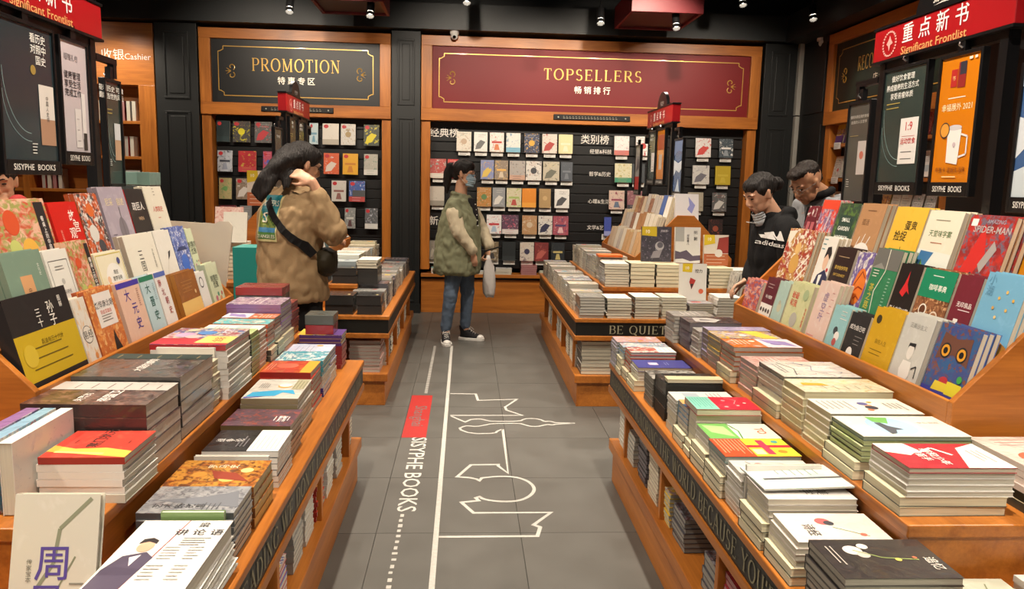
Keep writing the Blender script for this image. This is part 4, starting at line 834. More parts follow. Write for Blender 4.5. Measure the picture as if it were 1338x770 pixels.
S('t_shell', '6a5a98', 'e0dcd4', None, (.35, 0), art=(('c', .6, .45, .36, 'd8762c', .3), ('l', [(.3, .45), (.6, .7), (.85, .6)], .005, '8c3018'), ('l', [(.35, .35), (.6, .45), (.9, .42)], .005, '8c3018'), ('l', [(.45, .22), (.65, .3), (.85, .25)], .005, '8c3018'), ('l', [(.3, .45), (.45, .25), (.6, .18)], .006, 'e4a050')))
S('t_tea', '2f7a54', '35825a', None, (.2, 0), art=(('r', 0, .72, 1, 1, '6a6a66'), ('p', [(0, .72), (.3, .8), (.5, .72)], '8a8a84'), ('l', [(.5, 1), (.55, .7), (.35, .4), (.45, .1), (.4, 0)], .004, 'd8d8c8'), ('v', '茶之路', .22, .32, .026, 'c9b848', .02), ('d', .1, .6, .35, .68, 3, 'd8d8c8'), ('d', .75, .1, .85, .6, 12, '9ac0a8')))
S('t_black', '1c1818', '241c1c', None, (.2, 0), art=(('p', [(.5, .9), (.55, .7), (.75, .55), (.6, .6), (.5, .5), (.3, .55), (.42, .7)], 'c8282c'), ('t', '老人中的凶案', .5, .3, .015, 'e8e4e0', .03), ('t', 'WHO IS MURDER', .5, .17, .014, 'c82c2c', .03), ('d', .2, .05, .8, .09, 2, 'a03030')))
S('t_coffee', '8a5a3c', '6a4028', 'c89a70', (.5, .3), sp='8c7c70', art=(('r', 0, .58, 1, 1, '14805c'), ('t', '咖啡事典', .55, .74, .018, 'f0eee6', .03), ('d', .3, .88, .7, .9, 1, 'd8e0d8'), ('c', .3, .4, .12, 'e0dcd4'), ('c', .3, .4, .09, '5a3420'), ('c', .68, .32, .13, 'd8c8b8'), ('c', .68, .32, .1, '9a6a48'), ('c', .35, .15, .1, '4a2c1c'), ('c', .8, .1, .08, 'c0b0a0')))
S('t_wine', '6e2230', '742636', None, (.2, 0), art=(('t', '无印良品', .55, .6, .014, 'f0e8e4', .02), ('d', .35, .48, .9, .52, 1, 'e0d0d0'), ('r', .3, .12, .5, .4, 'e4e0da'), ('c', .4, .3, .06, '2c2828')))
S('t_birds', '6fa8c8', '7ab0d0', None, (.2, 0), art=(('p', [(.0, 0), (1, 0), (1, .2), (.7, .28), (.4, .22), (.1, .26)], 'c98a34'), ('p', [(.2, .1), (.5, .3), (.7, .12)], 'a85a28'), ('p', [(.6, .1), (.8, .24), (.95, .1)], 'd8a848'), ('v', '小湖', .16, .85, .026, '5c90b0', .01), ('c', .45, .72, .03, 'd8b060'), ('c', .6, .8, .03, 'd8b060'), ('c', .7, .6, .03, 'd8b060'), ('c', .5, .5, .03, 'e0c080'), ('c', .8, .72, .03, 'd8a848'), ('c', .38, .6, .03, 'c89a50')))
S('t_redwin', '6a1c28', 'e0dcd8', None, (.25, 0), art=(('r', .1, .2, .9, .8, '5c1a26'), ('r', .2, .3, .45, .7, 'a85a60'), ('r', .55, .3, .8, .7, 'a85a60')))
S('t_fire', 'd0402c', '7a5a80', 'c0b0b8', (.5, .35), art=(('r', 0, .85, 1, 1, 'd8452c'), ('l', [(.2, .1), (.5, .5), (.6, .8)], .01, 'c0b8c0'), ('l', [(.4, .1), (.7, .6)], .006, '7c6888')))
S('t_garden', '36503c', '5a7a3c', '2c3c34', (.45, .4), art=(('p', [(.2, .28), (.9, .3), (.85, .8), (.15, .82)], '2c443a'), ('t', 'SMALL', .5, .74, .016, 'eef0e8', .03), ('t', 'GARDEN', .5, .6, .016, 'eef0e8', .03), ('t', 'HANDBOOK', .5, .46, .013, 'eef0e8', .03), ('d', .2, .36, .8, .4, 2, 'd0d8c8'), ('c', .5, .1, .2, 'a8b860')))
S('t_kraft', 'b0855e', 'b88c66', None, (.2, 0), art=(('t', '孤活', .35, .72, .022, '6a4c34', .0), ('c', .5, .18, .4, 'e0dcd8', .24), ('l', [(.2, .3), (.3, .5)], .004, 'e6e2de'), ('l', [(.4, .35), (.5, .55)], .004, 'e6e2de'), ('l', [(.6, .35), (.72, .52)], .004, 'e6e2de'), ('d', .3, .87, .8, .89, 1, '7c5c44')))
S('t_yellow', 'e0b440', 'dcae38', None, (.2, 0), sp='d8cca0', art=(('p', [(0, .0), (1, 0), (1, .3), (.6, .42), (.2, .35), (0, .42)], 'c9962e'), ('p', [(.6, .2), (.9, .38), (1, .3)], 'b8842a'), ('t', '蛋鬼', .62, .75, .03, '26241c', .03), ('t', '捡捉', .38, .6, .032, '26241c', .03), ('l', [(.5, .45), (.55, .3), (.5, .15)], .003, '3a3420')))
S('t_heaven', 'e0d8c4', 'e4dccb', None, (.1, 0), sp='d0b898', art=(('t', '天堂味字案', .5, .7, .02, '4a6c40', .02), ('d', .25, .85, .75, .87, 1, '8a8674'), ('d', .3, .55, .7, .57, 1, 'b07860'), ('p', [(0, 0), (1, 0), (1, .45), (0, .48)], 'd8dcd4'), ('p', [(0, .1), (.3, .2), (.5, .45), (.1, .46)], '3c70a0'), ('p', [(.1, .05), (.35, .15), (.2, .35)], '6a9a48'), ('p', [(.1, .3), (.4, .1), (.35, .0), (.1, .0)], '2c4c58')))
S('t_hero', '8c2c2c', 'b83028', '6a6070', (.5, .35), sp='5a3028', art=(('p', [(.1, .2), (.4, .9), (.6, .5), (.3, .1)], 'c42c28'), ('r', .06, .86, .2, .95, 'e8e4e0'), ('t', 'AMAZING', .6, .93, .012, '9a98a8', .02), ('t', 'SPIDER-MAN', .56, .83, .02, 'b4a8a8', .04), ('p', [(.6, .3), (.8, .6), (.7, .7), (.5, .4)], 'a09a98'), ('p', [(.2, .05), (.6, .2), (.4, .3), (.15, .15)], '303850')))
S('t_bigyel', 'e8960e', 'ec9c14', None, (.1, 0), art=(('v', '惟人生不如兔', .6, .5, .02, '3a2a10', .02), ('d', .3, .1, .4, .4, 6, '8a5c10')))
seqR1 = [('t_art', 3.141, 3.327, .16, 'reddish painted cover, first of the bottom rack row'), ('t_maroon', 2.99, 3.11, .19, 'maroon and white cover with a row of faces'), ('t_sage', 2.885, 2.985, .19, 'pale sage green cover on the bottom rack row'), ('t_yeye', 2.69, 2.874, .205, 'yellow-green cover with red characters and a grey cat'), ('t_pink', 2.515, 2.66, .235, 'tall pale pink cover with violet outlined characters'), ('t_cow', 2.395, 2.508, .17, 'small turquoise cover with a calf drawing'), ('t_ghost', 2.272, 2.39, .165, 'black cover with a little white ghost'), ('t_mustard', 2.105, 2.262, .205, 'mustard yellow cover on the bottom rack row'), ('t_grey', 1.962, 2.1, .215, 'light grey cover with a standing figure'), ('t_owl', 1.775, 1.94, .215, 'blue cover with big orange owl eyes')]
for k, a, b, h, l in seqR1: fo('R', 0, a, b, k, h, l, n=3, t=.015)
seqR2 = [('t_fantasy', 2.93, 3.19, .262, 'brown and red fantasy painting cover on right rack'), ('t_suit', 2.751, 2.87, .25, 'white cover with a dark-haired man in a navy suit'), ('t_donkey', 2.6, 2.743, .22, 'dark brown cover with gold title on middle row'), ('t_shell', 2.476, 2.585, .215, 'violet cover with a big orange shell'), ('t_tea', 2.32, 2.473, .24, 'green cover with grey top and winding white road'), ('t_black', 2.195, 2.313, .205, 'black cover with red figure and red title'), ('t_coffee', 2.03, 2.186, .205, 'brown coffee book cover with green top band'), ('t_wine', 1.925, 2.022, .205, 'wine red cover with a small white portrait panel'), ('t_birds', 1.766, 1.917, .225, 'sky blue cover with small yellow birds')]
for k, a, b, h, l in seqR2: fo('R', 1, a, b, k, h, l, n=3, t=.015)
seqR3 = [('t_redwin', 3.1, 3.216, .225, 'dark red cover with white frame, far end of top row'), ('t_fire', 2.955, 3.099, .255, 'orange-red and violet fighting scene cover'), ('t_garden', 2.79, 2.95, .245, 'dark green gardening cover with white capitals'), ('t_kraft', 2.613, 2.782, .25, 'kraft brown cover with a white brush shape'), ('t_yellow', 2.365, 2.55, .245, 'bright yellow cover with black brush characters'), ('t_heaven', 2.185, 2.358, .24, 'cream cover with green title and painted corner'), ('t_hero', 1.965, 2.156, .235, 'red comic cover with grey slanted capitals')]
for k, a, b, h, l in seqR3: fo('R', 2, a, b, k, h, l, n=3, t=.016)
fo('R', 2, 1.79, 2.0, 't_bigyel', .27, 'large plain orange-yellow cover behind the red comic', n=2, t=.02, dx=.055)
# left rack
S('l_sun', '1f1e20', '262426', None, (.2, 0), sp='1c1b1d', pg='cfcab8', art=(('r', 0, .14, 1, .62, 'c2a41e'), ('t', '孙', .66, .82, .03, 'e2ded6', .01), ('t', '子', .66, .68, .03, 'e2ded6', .01), ('v', '三十', .45, .74, .022, 'e2ded6', .01), ('v', '图解', .84, .85, .014, 'e2ded6', .01), ('d', .15, .25, .85, .45, 3, '6a5a14'), ('t', '兵法与三十六计', .55, .5, .013, '6a5a14', .02), ('c', .16, .4, .1, 'cdb236')))
S('l_circle', 'd8d2c8', 'd8b48c', None, (.3, 0), art=(('c', .5, .5, .36, '55504e'), ('c', .5, .5, .33, 'd8d2c8'), ('t', '易经', .5, .5, .022, '3a3634', .02), ('c', .7, .2, .12, 'd08a50')))
S('l_orange', 'bf6a34', 'd98a44', 'e0b074', (.4, .3), sp='a8502c', art=(('r', .22, .48, .88, .94, 'dedad6'), ('t', '彪悍南北朝', .55, .78, .02, '2c2a2c', .03), ('t', '铁血双雄会', .55, .68, .012, 'c05038', .02), ('d', .35, .55, .75, .62, 3, '77726c'), ('r', 0, 0, 1, .12, '3a2c2c'), ('p', [(.5, .08), (.55, .3), (.62, .42), (.66, .3), (.78, .1)], '2c2422')))
S('l_yuan', 'dcb8a4', 'e0c0ae', None, (.2, 0), art=(('r', 0, .92, 1, 1, '4638a0'), ('t', '大', .36, .80, .036, '40328c', .02), ('t', '元', .55, .585, .036, '40328c', .02), ('t', '史', .55, .37, .036, '40328c', .02), ('d', .78, .6, .88, .85, 9, 'b08a80')))
S('l_jin', 'b4ccd4', 'bcd4dc', None, (.2, 0), art=(('r', 0, .92, 1, 1, '2c7a5c'), ('t', '大', .4, .80, .033, '1e5a52', .02), ('t', '晋', .5, .585, .033, '1e5a52', .02), ('t', '史', .55, .37, .033, '1e5a52', .02), ('d', .78, .6, .88, .85, 9, '88a4ac')))
S('l_nanbei', 'dedad8', 'e2dedc', None, (.2, 0), art=(('r', 0, .92, 1, 1, '5468b0'), ('t', '南', .3, .82, .026, 'a04848', .01), ('t', '北', .42, .67, .026, 'a04848', .01), ('t', '朝', .54, .52, .026, 'a04848', .01), ('t', '史', .62, .36, .026, 'a04848', .01)))
S('l_brown', '8a5528', '96602e', None, (.3, 0), sp='a87030', art=(('r', 0, 0, 1, .42, 'd8b46c'), ('d', .2, .6, .8, .8, 4, 'a87a48'), ('c', .8, .55, .04, 'd0b080')))
S('l_o', 'd8d8d4', 'dcdcda', None, (.2, 0), art=(('c', .4, .75, .25, '55585c'), ('c', .4, .75, .19, 'd8d8d4'), ('r', .1, .02, .9, .12, '3c3c40')))
S('l_floral', 'c4cdae', 'c9d2b6', None, (.2, 0), sp='b4bfa0', art=(('t', '刺猬的', .5, .66, .026, '2c3a30', .02), ('t', '优雅', .5, .52, .026, '2c3a30', .02), ('c', .3, .22, .09, 'b06a80'), ('c', .5, .3, .07, '4c8a70'), ('c', .65, .18, .1, 'c08a5c'), ('c', .48, .12, .07, '6a5a90'), ('c', .8, .3, .06, 'b05a58')))
S('l_greenbk', '738c7c', '78917f', None, (.2, 0), art=(('r', .32, .1, .62, .7, 'c8966a'), ('v', '中国文化', .47, .4, .014, '5a4030', .01), ('v', '文化史', .85, .75, .01, 'd8dcd4')))
S('l_frame', 'd8d8d2', 'dcdcd8', None, (.1, 0), art=(('l', [(.1, .12), (.9, .12), (.9, .85), (.1, .85), (.1, .12)], .002, '5a5a5c'), ('c', .5, .55, .07, 'b0b0ac'), ('t', '人间词话', .5, .4, .012, '6c6c6c'), ('d', .3, .72, .7, .76, 2, '8c8c8a')))
S('l_food', 'd8b098', 'c05a40', '9a9a58', (.5, .4), art=(('r', .78, .1, .96, .95, '2a2628'), ('v', '餐桌上的中国', .87, .52, .015, 'e8e4e0', .02), ('c', .3, .7, .13, 'c8502c'), ('c', .5, .3, .14, 'd8a848'), ('c', .25, .35, .1, 'b8c070')))
S('l_girl', 'e3ddc4', 'e0dabc', None, (.2, 0), art=(('l', [(.04, .04), (.96, .04), (.96, .96), (.04, .96), (.04, .04)], .003, 'c9b858'), ('c', .55, .45, .33, 'e8e6e0', .33), ('p', [(.22, .05), (.4, .05), (.36, .25), (.28, .25)], '3450a0'), ('p', [(.25, .25), (.38, .25), (.36, .42), (.26, .42)], 'd8c030'), ('c', .3, .48, .06, 'e0b898'), ('t', '现在', .6, .6, .014, '4a4a48', .01), ('t', '哲学没用', .6, .48, .014, '4a4a48', .01), ('t', '那么酷吗', .6, .36, .014, '4a4a48', .01), ('c', .8, .8, .06, '4a4c80')))
S('l_sanguo', 'e0ddd0', 'dcd8ca', None, (.1, 0), sp='b0a898', art=(('v', '三国', .42, .55, .036, '3a3836', .0), ('v', '不存在的史', .85, .55, .012, '7c7a72'), ('r', .0, .0, .2, .3, '4c4440')))
S('l_feather', 'dcdad2', 'e0ded8', None, (.2, 0), art=(('p', [(.5, .45), (.65, .52), (.75, .62), (.6, .6)], '33353c'), ('l', [(.2, .15), (.5, .45)], .002, 'b0aca4')))
S('l_bluex', '4558a0', '6a80c0', 'd0d4e0', (.45, .3), art=(('t', '下', .5, .85, .022, 'e2e6f0', .02), ('p', [(.1, .55), (.9, .55), (.7, .62), (.3, .62)], '2c3a68'), ('c', .5, .3, .25, '3a66c0')))
S('l_red', 'c41e16', 'ca241a', None, (.1, 0), art=(('t', '故', .72, .78, .034, 'f0e6de', .03), ('t', '宫', .8, .6, .034, 'f0e6de', .03), ('t', '观', .6, .5, .034, 'f0e6de', .03), ('t', '止', .7, .28, .034, 'f0e6de', .03), ('v', '故宫里的风花', .2, .4, .01, 'e8a090')))
S('l_mosaic', 'c25a2c', '3c3c40', 'd0d0cc', (.45, .35), art=(('c', .4, .4, .2, 'cfcdc8'), ('c', .6, .2, .15, '4a4a4e'), ('c', .5, .75, .16, 'd06a34')))
S('l_purple', 'a39aa8', 'aca3b0', None, (.3, 0), sp='968d9c', art=(('t', '尼采', .3, .78, .026, 'd8c8a0', .02), ('t', '自述', .75, .78, .026, 'd8c8a0', .02), ('c', .6, .35, .16, '7a747c', .2), ('l', [(.6, .1), (.62, .7)], .006, '6a646c'), ('d', .1, .12, .3, .3, 4, '7c7480')))
S('l_dark', '2c2a2a', '343030', None, (.2, 0), sp='b02a2c', art=(('t', '疏巨人', .5, .72, .03, 'e8e4e0', .04), ('t', 'WEN', .5, .52, .014, 'c0a080', .02), ('t', 'TONG', .5, .25, .014, 'c0a080', .02)))
S('l_sapiens', 'd4cebe', 'dad4c6', None, (.2, 0), art=(('t', '人类简史', .5, .62, .022, 'b84a3c', .01), ('d', .4, .45, .6, .47, 1, 'b87060'), ('l', [(.2, .02), (.4, .25), (.7, .2), (.95, .05)], .003, 'b07a60'), ('c', .62, .22, .05, 'b05a50'), ('d', .45, .85, .55, .95, 3, '8a8478')))
seqL1 = [('l_sun', 1.828, 2.115, .245, 'black cover with wide mustard band and white characters'), ('l_circle', 2.12, 2.195, .21, 'narrow whitish cover with a drawn circle'), ('l_orange', 2.2, 2.37, .22, 'orange cover with ship silhouette and white title sheet'), ('l_yuan', 2.39, 2.555, .215, 'pink cover with large violet brush characters'), ('l_jin', 2.56, 2.675, .215, 'pale blue cover with dark teal brush characters'), ('l_nanbei', 2.68, 2.78, .215, 'white cover with thin dark red brush characters'), ('l_brown', 2.85, 3.055, .19, 'brown leather-look cover with yellow lower band'), ('l_o', 3.06, 3.154, .17, 'white cover with a grey ring'), ('l_floral', 3.18, 3.322, .19, 'pale green cover with small flowers, bottom row')]
for k, a, b, h, l in seqL1: fo('L', 0, a, b, k, h, l, n=2 if k != 'l_sun' else 1, t=.016 if k != 'l_sun' else .035)
seqL2 = [('l_greenbk', 1.98, 2.165, .215, 'grey-green cover with a tan vertical panel'), ('l_frame', 2.172, 2.3, .205, 'white cover with thin grey frame'), ('l_food', 2.305, 2.435, .22, 'food picture cover with black title strip, middle row'), ('l_girl', 2.443, 2.634, .17, 'cream cover with a small girl in yellow and blue'), ('l_sanguo', 2.673, 2.92, .21, 'off-white cover with thin black characters'), ('l_feather', 2.925, 3.08, .21, 'plain white cover with a small dark feather'), ('l_bluex', 3.085, 3.24, .215, 'blue and white patterned cover, far end of middle row'), ('l_floral', 3.245, 3.32, .2, 'pale green cover at the far end of middle row')]
for k, a, b, h, l in seqL2: fo('L', 1, a, b, k, h, l, n=2, t=.016)
seqL3 = [('l_food', 2.1, 2.38, .215, 'food collage cover with black title strip, top row'), ('l_red', 2.392, 2.561, .2, 'bright red cover with white brush characters'), ('l_mosaic', 2.565, 2.715, .225, 'orange, black and white mosaic cover'), ('l_purple', 2.731, 2.93, .245, 'mauve grey cover with an engraved statue'), ('l_dark', 2.938, 3.1, .235, 'dark grey-brown cover with white title on top row'), ('l_sapiens', 3.105, 3.29, .245, 'cream cover with red title and a thin outline drawing')]
for k, a, b, h, l in seqL3: fo('L', 2, a, b, k, h, l, n=2, t=.016)
# pale cardboard end panel of the left rack and the wrapped green box behind it
tag(MB().prism([(-1.31, T2+.002), (-1.065, T2+.002), (-1.05, .86), (-1.005, 1.18), (-1.02, 1.2), (-1.06, 1.2), (-1.08, 1.19), (-1.31, 1.2)], 1, 3.375, 3.381).build('cardboard_panel', plain('card_cream', 'cfc6b6', .8, noise=.05), O=(-1.16, 3.378, T2)), 'cream cardboard display panel standing at the far end of the left rack', 'panel')
# ================================================================ far tables
GEN = []
gr = random.Random(11)
pal = ['d8d4cc', 'c9c4b8', 'b8b4ac', 'a8a6a2', '8c8e90', 'cfc2a8', 'e0dcd4', 'b0a090', '6c7078', 'd6cfc0', '9aa4a8', 'c0b8a8']
acc = ['a03a34', '3a5a8c', 'c98a3a', '4a7a6a', '7a5a80', '2c2e34', 'c0504a', '5a8aa0', 'b0a040']
for i in range(24):
    S('gen%d' % i, pal[i % 12], acc[i % 9], pal[(i*5+3) % 12], (gr.uniform(.1, .4), gr.uniform(.1, .4)), pg=('c9c5b6', 'd2cbb6', 'b8b4a8')[i % 3], wrap=i % 3 == 0,
      art=(('d', .15, .6, .8, .8, 3, '5c5a58' if i % 2 else 'e6e2dc'), ('r', .2, .2, .6, .4, acc[(i*2+1) % 9]) if i % 4 == 0 else ('c', .6, .35, .12, acc[(i*2+3) % 9])))
    GEN.append('gen%d' % i)
S('offwhite', 'dcd8cc', 'd4d0c4', None, (.2, 0), pg='d6d0bc', sp='4a4a46')
S('blackbox', '232323', '2c2b2a', None, (.2, 0), pg='262524', sp='1c1c1c', wrap=1, art=(('c', .8, .3, .06, 'c9b878'),))
S('darkmag', '4a4a52', '8c8c94', '6c3a3c', (.45, .3), pg='8c8a84', wrap=1, art=(('d', .2, .3, .8, .6, 3, 'c9c5c0'),))
S('yellowten', 'd8cfc2', 'd0c4b4', None, (.1, 0), art=(('r', 0, 0, 1, .38, 'b0623c'), ('d', .1, .08, .9, .3, 3, 'e0d4c4'), ('p', [(.5, .4), (1, .4), (1, .95), (.6, .9)], '9a3c34'), ('p', [(0, .65), (.45, .72), (.42, 1), (0, 1)], 'd9bc2c'), ('t', '10', .22, .86, .022, 'f0ecdc', .02), ('c', .6, .4, .16, 'd8d4cc')))
S('tenblack', '3c3a44', '4a4654', '8c8898', (.35, .15), art=(('p', [(0, .75), (.5, .72), (.5, 1), (0, 1)], 'c9ae28'), ('t', '10', .2, .86, .024, 'f0ecdc', .03), ('c', .6, .45, .15, 'a9a6ac'), ('c', .62, .48, .1, '5c5a64'), ('p', [(.3, .1), (.6, .12), (.7, .35), (.4, .3)], '8c8890'), ('t', '明朝那', .75, .88, .014, 'c9c5cc', .01)))
S('ming', 'd6d4ce', 'dcdad6', None, (.1, 0), art=(('p', [(0, .1), (.3, .12), (.6, .05), (1, .08), (1, .22), (.7, .2), (.45, .36), (.2, .3), (0, .34)], '5a5060'), ('r', 0, .6, .35, 1, 'a8a8a4'), ('t', '明', .8, .85, .024, '3a383a', .02), ('t', '朝', .8, .68, .024, '3a383a', .02), ('v', '那些事儿', .5, .65, .016, '4a484a', .02)))
S('tenwhite', 'dedcd4', 'e2e0da', None, (.1, 0), art=(('p', [(.1, .78), (.45, .76), (.48, 1), (.1, 1)], 'd9bc2c'), ('t', '10', .28, .88, .02, 'f0ecdc', .02), ('t', '控力', .7, .8, .022, '3c3a3c', .03), ('p', [(.45, .3), (.6, .55), (.4, .62), (.36, .5)], 'b03a34'), ('p', [(.44, .3), (.4, .45), (.52, .45)], '3a3434'), ('c', .8, .25, .09, 'd86a4a')))
S('violetshape', 'd9d6d8', 'dedbde', None, (.1, 0), art=(('p', [(.55, .9), (.85, .6), (.7, .3), (.5, .45), (.6, .6)], '8c90c8'),))
def far_row(side, x0, z0, ya, yb, hmin, hmax, where, styles, hh=.2):
    y = ya; i = 0; rr = random.Random(int(abs(x0)*100+z0*1000))
    while y < yb-.1:
        d = rr.uniform(.125, .155); t = rr.uniform(.011, .02); n = max(3, int(rr.uniform(hmin, hmax)/t)); k = styles[(i*5+rr.randrange(3)) % len(styles)]; i += 1
        lab = '%s stack top from the near end, %s' % (ORD[i], where)
        stack(side, x0+rr.uniform(-.004, .006), y, y+d, z0, [(k, n, t)], lab, lab, h=hh, mass=True, group='stacks on the '+where)
        y += d+.004
far_row('R', .705, T1, 4.84, 6.9, .11, .16, 'lower aisle tier, far right table', GEN)
far_row('R', .935, T2, 5.18, 6.6, .12, .17, 'upper aisle tier, far right table', GEN)
for i, (x, s, n, t) in enumerate(((.71, 'greybook', 7, .018), (.88, 'offwhite', 7, .0175), (1.055, 'offwhite', 8, .0165), (1.23, 'paperpack', 8, .0165), (1.4, 'gen4', 7, .014), (1.58, 'whitepb', 8, .017), (1.78, 'gen2', 6, .016), (1.95, 'gen6', 7, .015), (2.15, 'gen1', 5, .015))):
    stack('C', x, 4.655, 0, T1, [(s, n, t)], '%s stack top from the left, front lower tier, far right table' % ('first', 'second', 'third', 'fourth', 'fifth', 'sixth', 'seventh', 'eighth', 'ninth')[i], '%s front stack of the far right table' % ('first', 'second', 'third', 'fourth', 'fifth', 'sixth', 'seventh', 'eighth', 'ninth')[i], w=.155, h=.2, group='stacks on the front lower tier of the far right table', mass=True)
for i, (x, s, n, t) in enumerate(((.925, 'offwhite', 9, .0165), (1.10, 'cream', 6, .026), (1.275, 'cream', 6, .025), (1.45, 'offwhite', 7, .02), (1.63, 'cream', 6, .022), (1.80, 'whitepb', 6, .02), (1.98, 'redpack', 3, .02))):
    stack('C', x, 5.02, 0, T2, [(s, n, t)], '%s stack top from the left, front upper tier, far right table' % ('first', 'second', 'third', 'fourth', 'fifth', 'sixth', 'seventh')[i], '%s upper front stack of the far right table' % ('first', 'second', 'third', 'fourth', 'fifth', 'sixth', 'seventh')[i], w=.165, h=.2, group='stacks on the front upper tier of the far right table', mass=True)
tag(MB().box(.93, 5.3, T2+.17, 1.10, 5.42, T2+.185).build('folder', plain('orange_folder', 'd8651c', .5), O=(1.0, 5.36, T2+.17)), 'flat orange folder lying on the far right stacks', 'folder')
def stand(k, x, y, z, w, h, t, label, tilt=10, dirc='C', group=None, name='display_book'):
    s, c = math.sin(R(tilt)), math.cos(R(tilt))
    book(k, w, h, t, Mx((x, y, z+.001), (1, 0, 0), (0, s, c)) , label, group, name=name)
stand('tenblack', 1.30, 5.18, T2+.155, .205, .24, .03, 'black cover with yellow 10 sticker at the near end of far right rack', 6)
stand('ming', 1.52, 5.19, T2+.15, .175, .245, .03, 'white cover with a dark wavy landscape, beside the yellow-sticker one', 6)
stand('yellowten', 1.72, 5.19, T2+.136, .17, .21, .03, 'grey-violet cover with yellow 10 sticker, right of the landscape cover', 6)
stand('violetshape', 1.56, 5.41, 1.135, .165, .2, .05, 'white cover with a violet polygon on top of the far right rack', 10)
stand('tenwhite', 1.455, 4.80, T1+.1, .175, .235, .02, 'white cover with a red ice-cream cone and yellow sticker', 5)
for i, x in enumerate((2.02, 2.2)): pass
# slim books standing at the corner, leaning together
for i, x in enumerate((1.745, 1.765, 1.785)):
    book('greyspine', .14, .27, .014, Mx((x, 4.94, T1+.001), (0, -1, 0), (.16, 0, .987)), '%s of three slim grey books leaning in the corner' % ('left', 'middle', 'right')[i], 'slim books leaning in the corner', art=False)
# rack rows, spine and edge on
RK = []
for i, (c, s_) in enumerate((('c9b49a', 'd8cdb8'), ('a8764c', 'b88a5c'), ('d6cdb8', 'cfc0a0'), ('8a5a44', 'c9a888'), ('3a5a9c', '4a68b0'), ('d9d0c0', 'e0d8c8'), ('2c5a64', '2a4a54'), ('c9a070', 'd8c0a0'), ('b8b0a8', 'a06a5a'), ('e0dcd4', 'd0c4b0'))):
    S('rk%d' % i, c, s_, None, (.15, 0), sp=s_, pg=('dccfae', 'd8c8a0', 'e0d8c4')[i % 3]); RK.extend(['rk%d' % i]*(1 if i in (4, 6, 3) else 3))
def far_rack(side, y0, y1, where, seed):
    rr = random.Random(seed)
    for row in range(3):
        y = y0+.03; i = 0
        while y < y1-.13:
            w = rr.uniform(.10, .125); i += 1
            fo(side, row, y, y+w, rr.choice(RK), rr.uniform(.185, .225), '%s cover from the near end, %s row of the %s' % (ORD[i], ('bottom', 'middle', 'top')[row], where), n=3, t=.017, group='books on the '+where)
            y += w+.006
far_rack('RF', 5.38, 6.70, 'far right rack', 3); far_rack('LF', 5.43, 6.70, 'far left rack', 5)
# far left table
far_row('L', -.51, T1, 4.86, 6.9, .11, .16, 'lower aisle tier, far left table', ['darkmag', 'gen3', 'darkmag', 'gen8', 'gen1', 'greyspine'])
far_row('L', -.735, T2, 5.12, 6.6, .12, .17, 'upper aisle tier, far left table', ['gen10', 'gen5', 'offwhite', 'gen2', 'creamorange', 'whiteteal'])
for i, (x, y, z, w_, n) in enumerate(((-.66, 4.67, T1, .15, 2), (-.85, 4.67, T1, .17, 2), (-.86, 4.97, T2, .16, 2), (-1.05, 4.97, T2, .16, 1))):
    stack('C', x, y, 0, z, [('blackbox', n, .058 if i < 2 else .05)], '%s black slipcase at the front of the far left table' % ('rightmost lower', 'left lower', 'right upper', 'left upper')[i], '%s black slipcase' % ('rightmost lower', 'left lower', 'right upper', 'left upper')[i], w=w_, h=.2, group='black slipcases on the far left table')
stack('C', -.70, 4.97, 0, T2, [('blackbox', 1, .1), ('offwhite', 3, .018)], 'pale book over a black box at the corner of the upper far left tier', 'pale book over a black box', w=.0+.13, h=.22)
stand('yellowten', -1.42, 5.43, 1.19, .17, .24, .03, 'cover with yellow 10 sticker on top of the far left rack', 3)
stack('C', -1.66, 5.1, 0, T2, [('offwhite', 9, .026)], 'off-white book on the tall stack left of the beige jacket', 'off-white book left of the beige jacket', w=.2, h=.2, mass=True)
stand('pinksoft', -1.56, 5.15, T2+.24, .18, .23, .02, 'salmon cover leaning behind the yellow-sticker cover, far left table', 12)
stand('offwhite', -1.50, 5.08, T2+.24, .15, .2, .02, 'plain white cover leaning in front of the salmon one', 12)
stand('yellowten', -1.62, 4.97, T2+.0, .2, .25, .03, 'orange-brown cover with yellow 10 sticker, lower on the far left table', 4)
stack('C', -1.72, 4.66, 0, T1, [('offwhite', 6, .028)], 'white thick book on the front of the far left table', 'white thick book', w=.2, h=.2)
stand('redpack', -1.56, 4.64, T1+.17, .11, .15, .03, 'red book standing on the white ones, far left table', 4)
tag(MB().box(-1.40, 4.68, T1, -1.26, 4.9, T1+.40).build('teal_box', plain('teal_card', '1b7f78', .5), O=(-1.32, 4.78, T1), bevel=.002), 'teal card box standing behind the woman in the beige jacket', 'box')
gift_box((-1.345, 3.24, 1.192), .15, .11, .21, '6f8c84', '3a403e', .75, 'grey-green wrapped box set on top of the near left rack')
# right-hand extras beyond the right rack
# ---- stacks on the lower shelves
SH = .2065
def low(side, x0, spec, where):
    for i, (ya, n, t, k, h) in enumerate(spec):
        lab = '%s stack on the lower shelf of the %s' % (('nearest', 'second', 'third', 'fourth', 'fifth', 'sixth', 'seventh', 'eighth', 'ninth', 'tenth')[i], where)
        stack(side, x0, ya, ya+.145, SH, [(k, n, t)], 'top book of the '+lab, lab, h=h, mass=True, group='books on the lower shelf of the '+where)
low('R', .725, [(1.35, 7, .015, 'purplepack', .19), (1.62, 6, .02, 'pinksoft', .19), (1.79, 8, .018, 'redpack', .19), (1.98, 5, .022, 'darkmag', .2), (2.32, 7, .016, 'darkmag', .2), (2.5, 8, .015, 'manga_y', .2), (2.68, 10, .016, 'gen7', .2), (2.86, 9, .018, 'blackmag', .2), (3.08, 7, .018, 'greybook', .2), (3.25, 10, .018, 'whitepb', .2)], 'near right table')
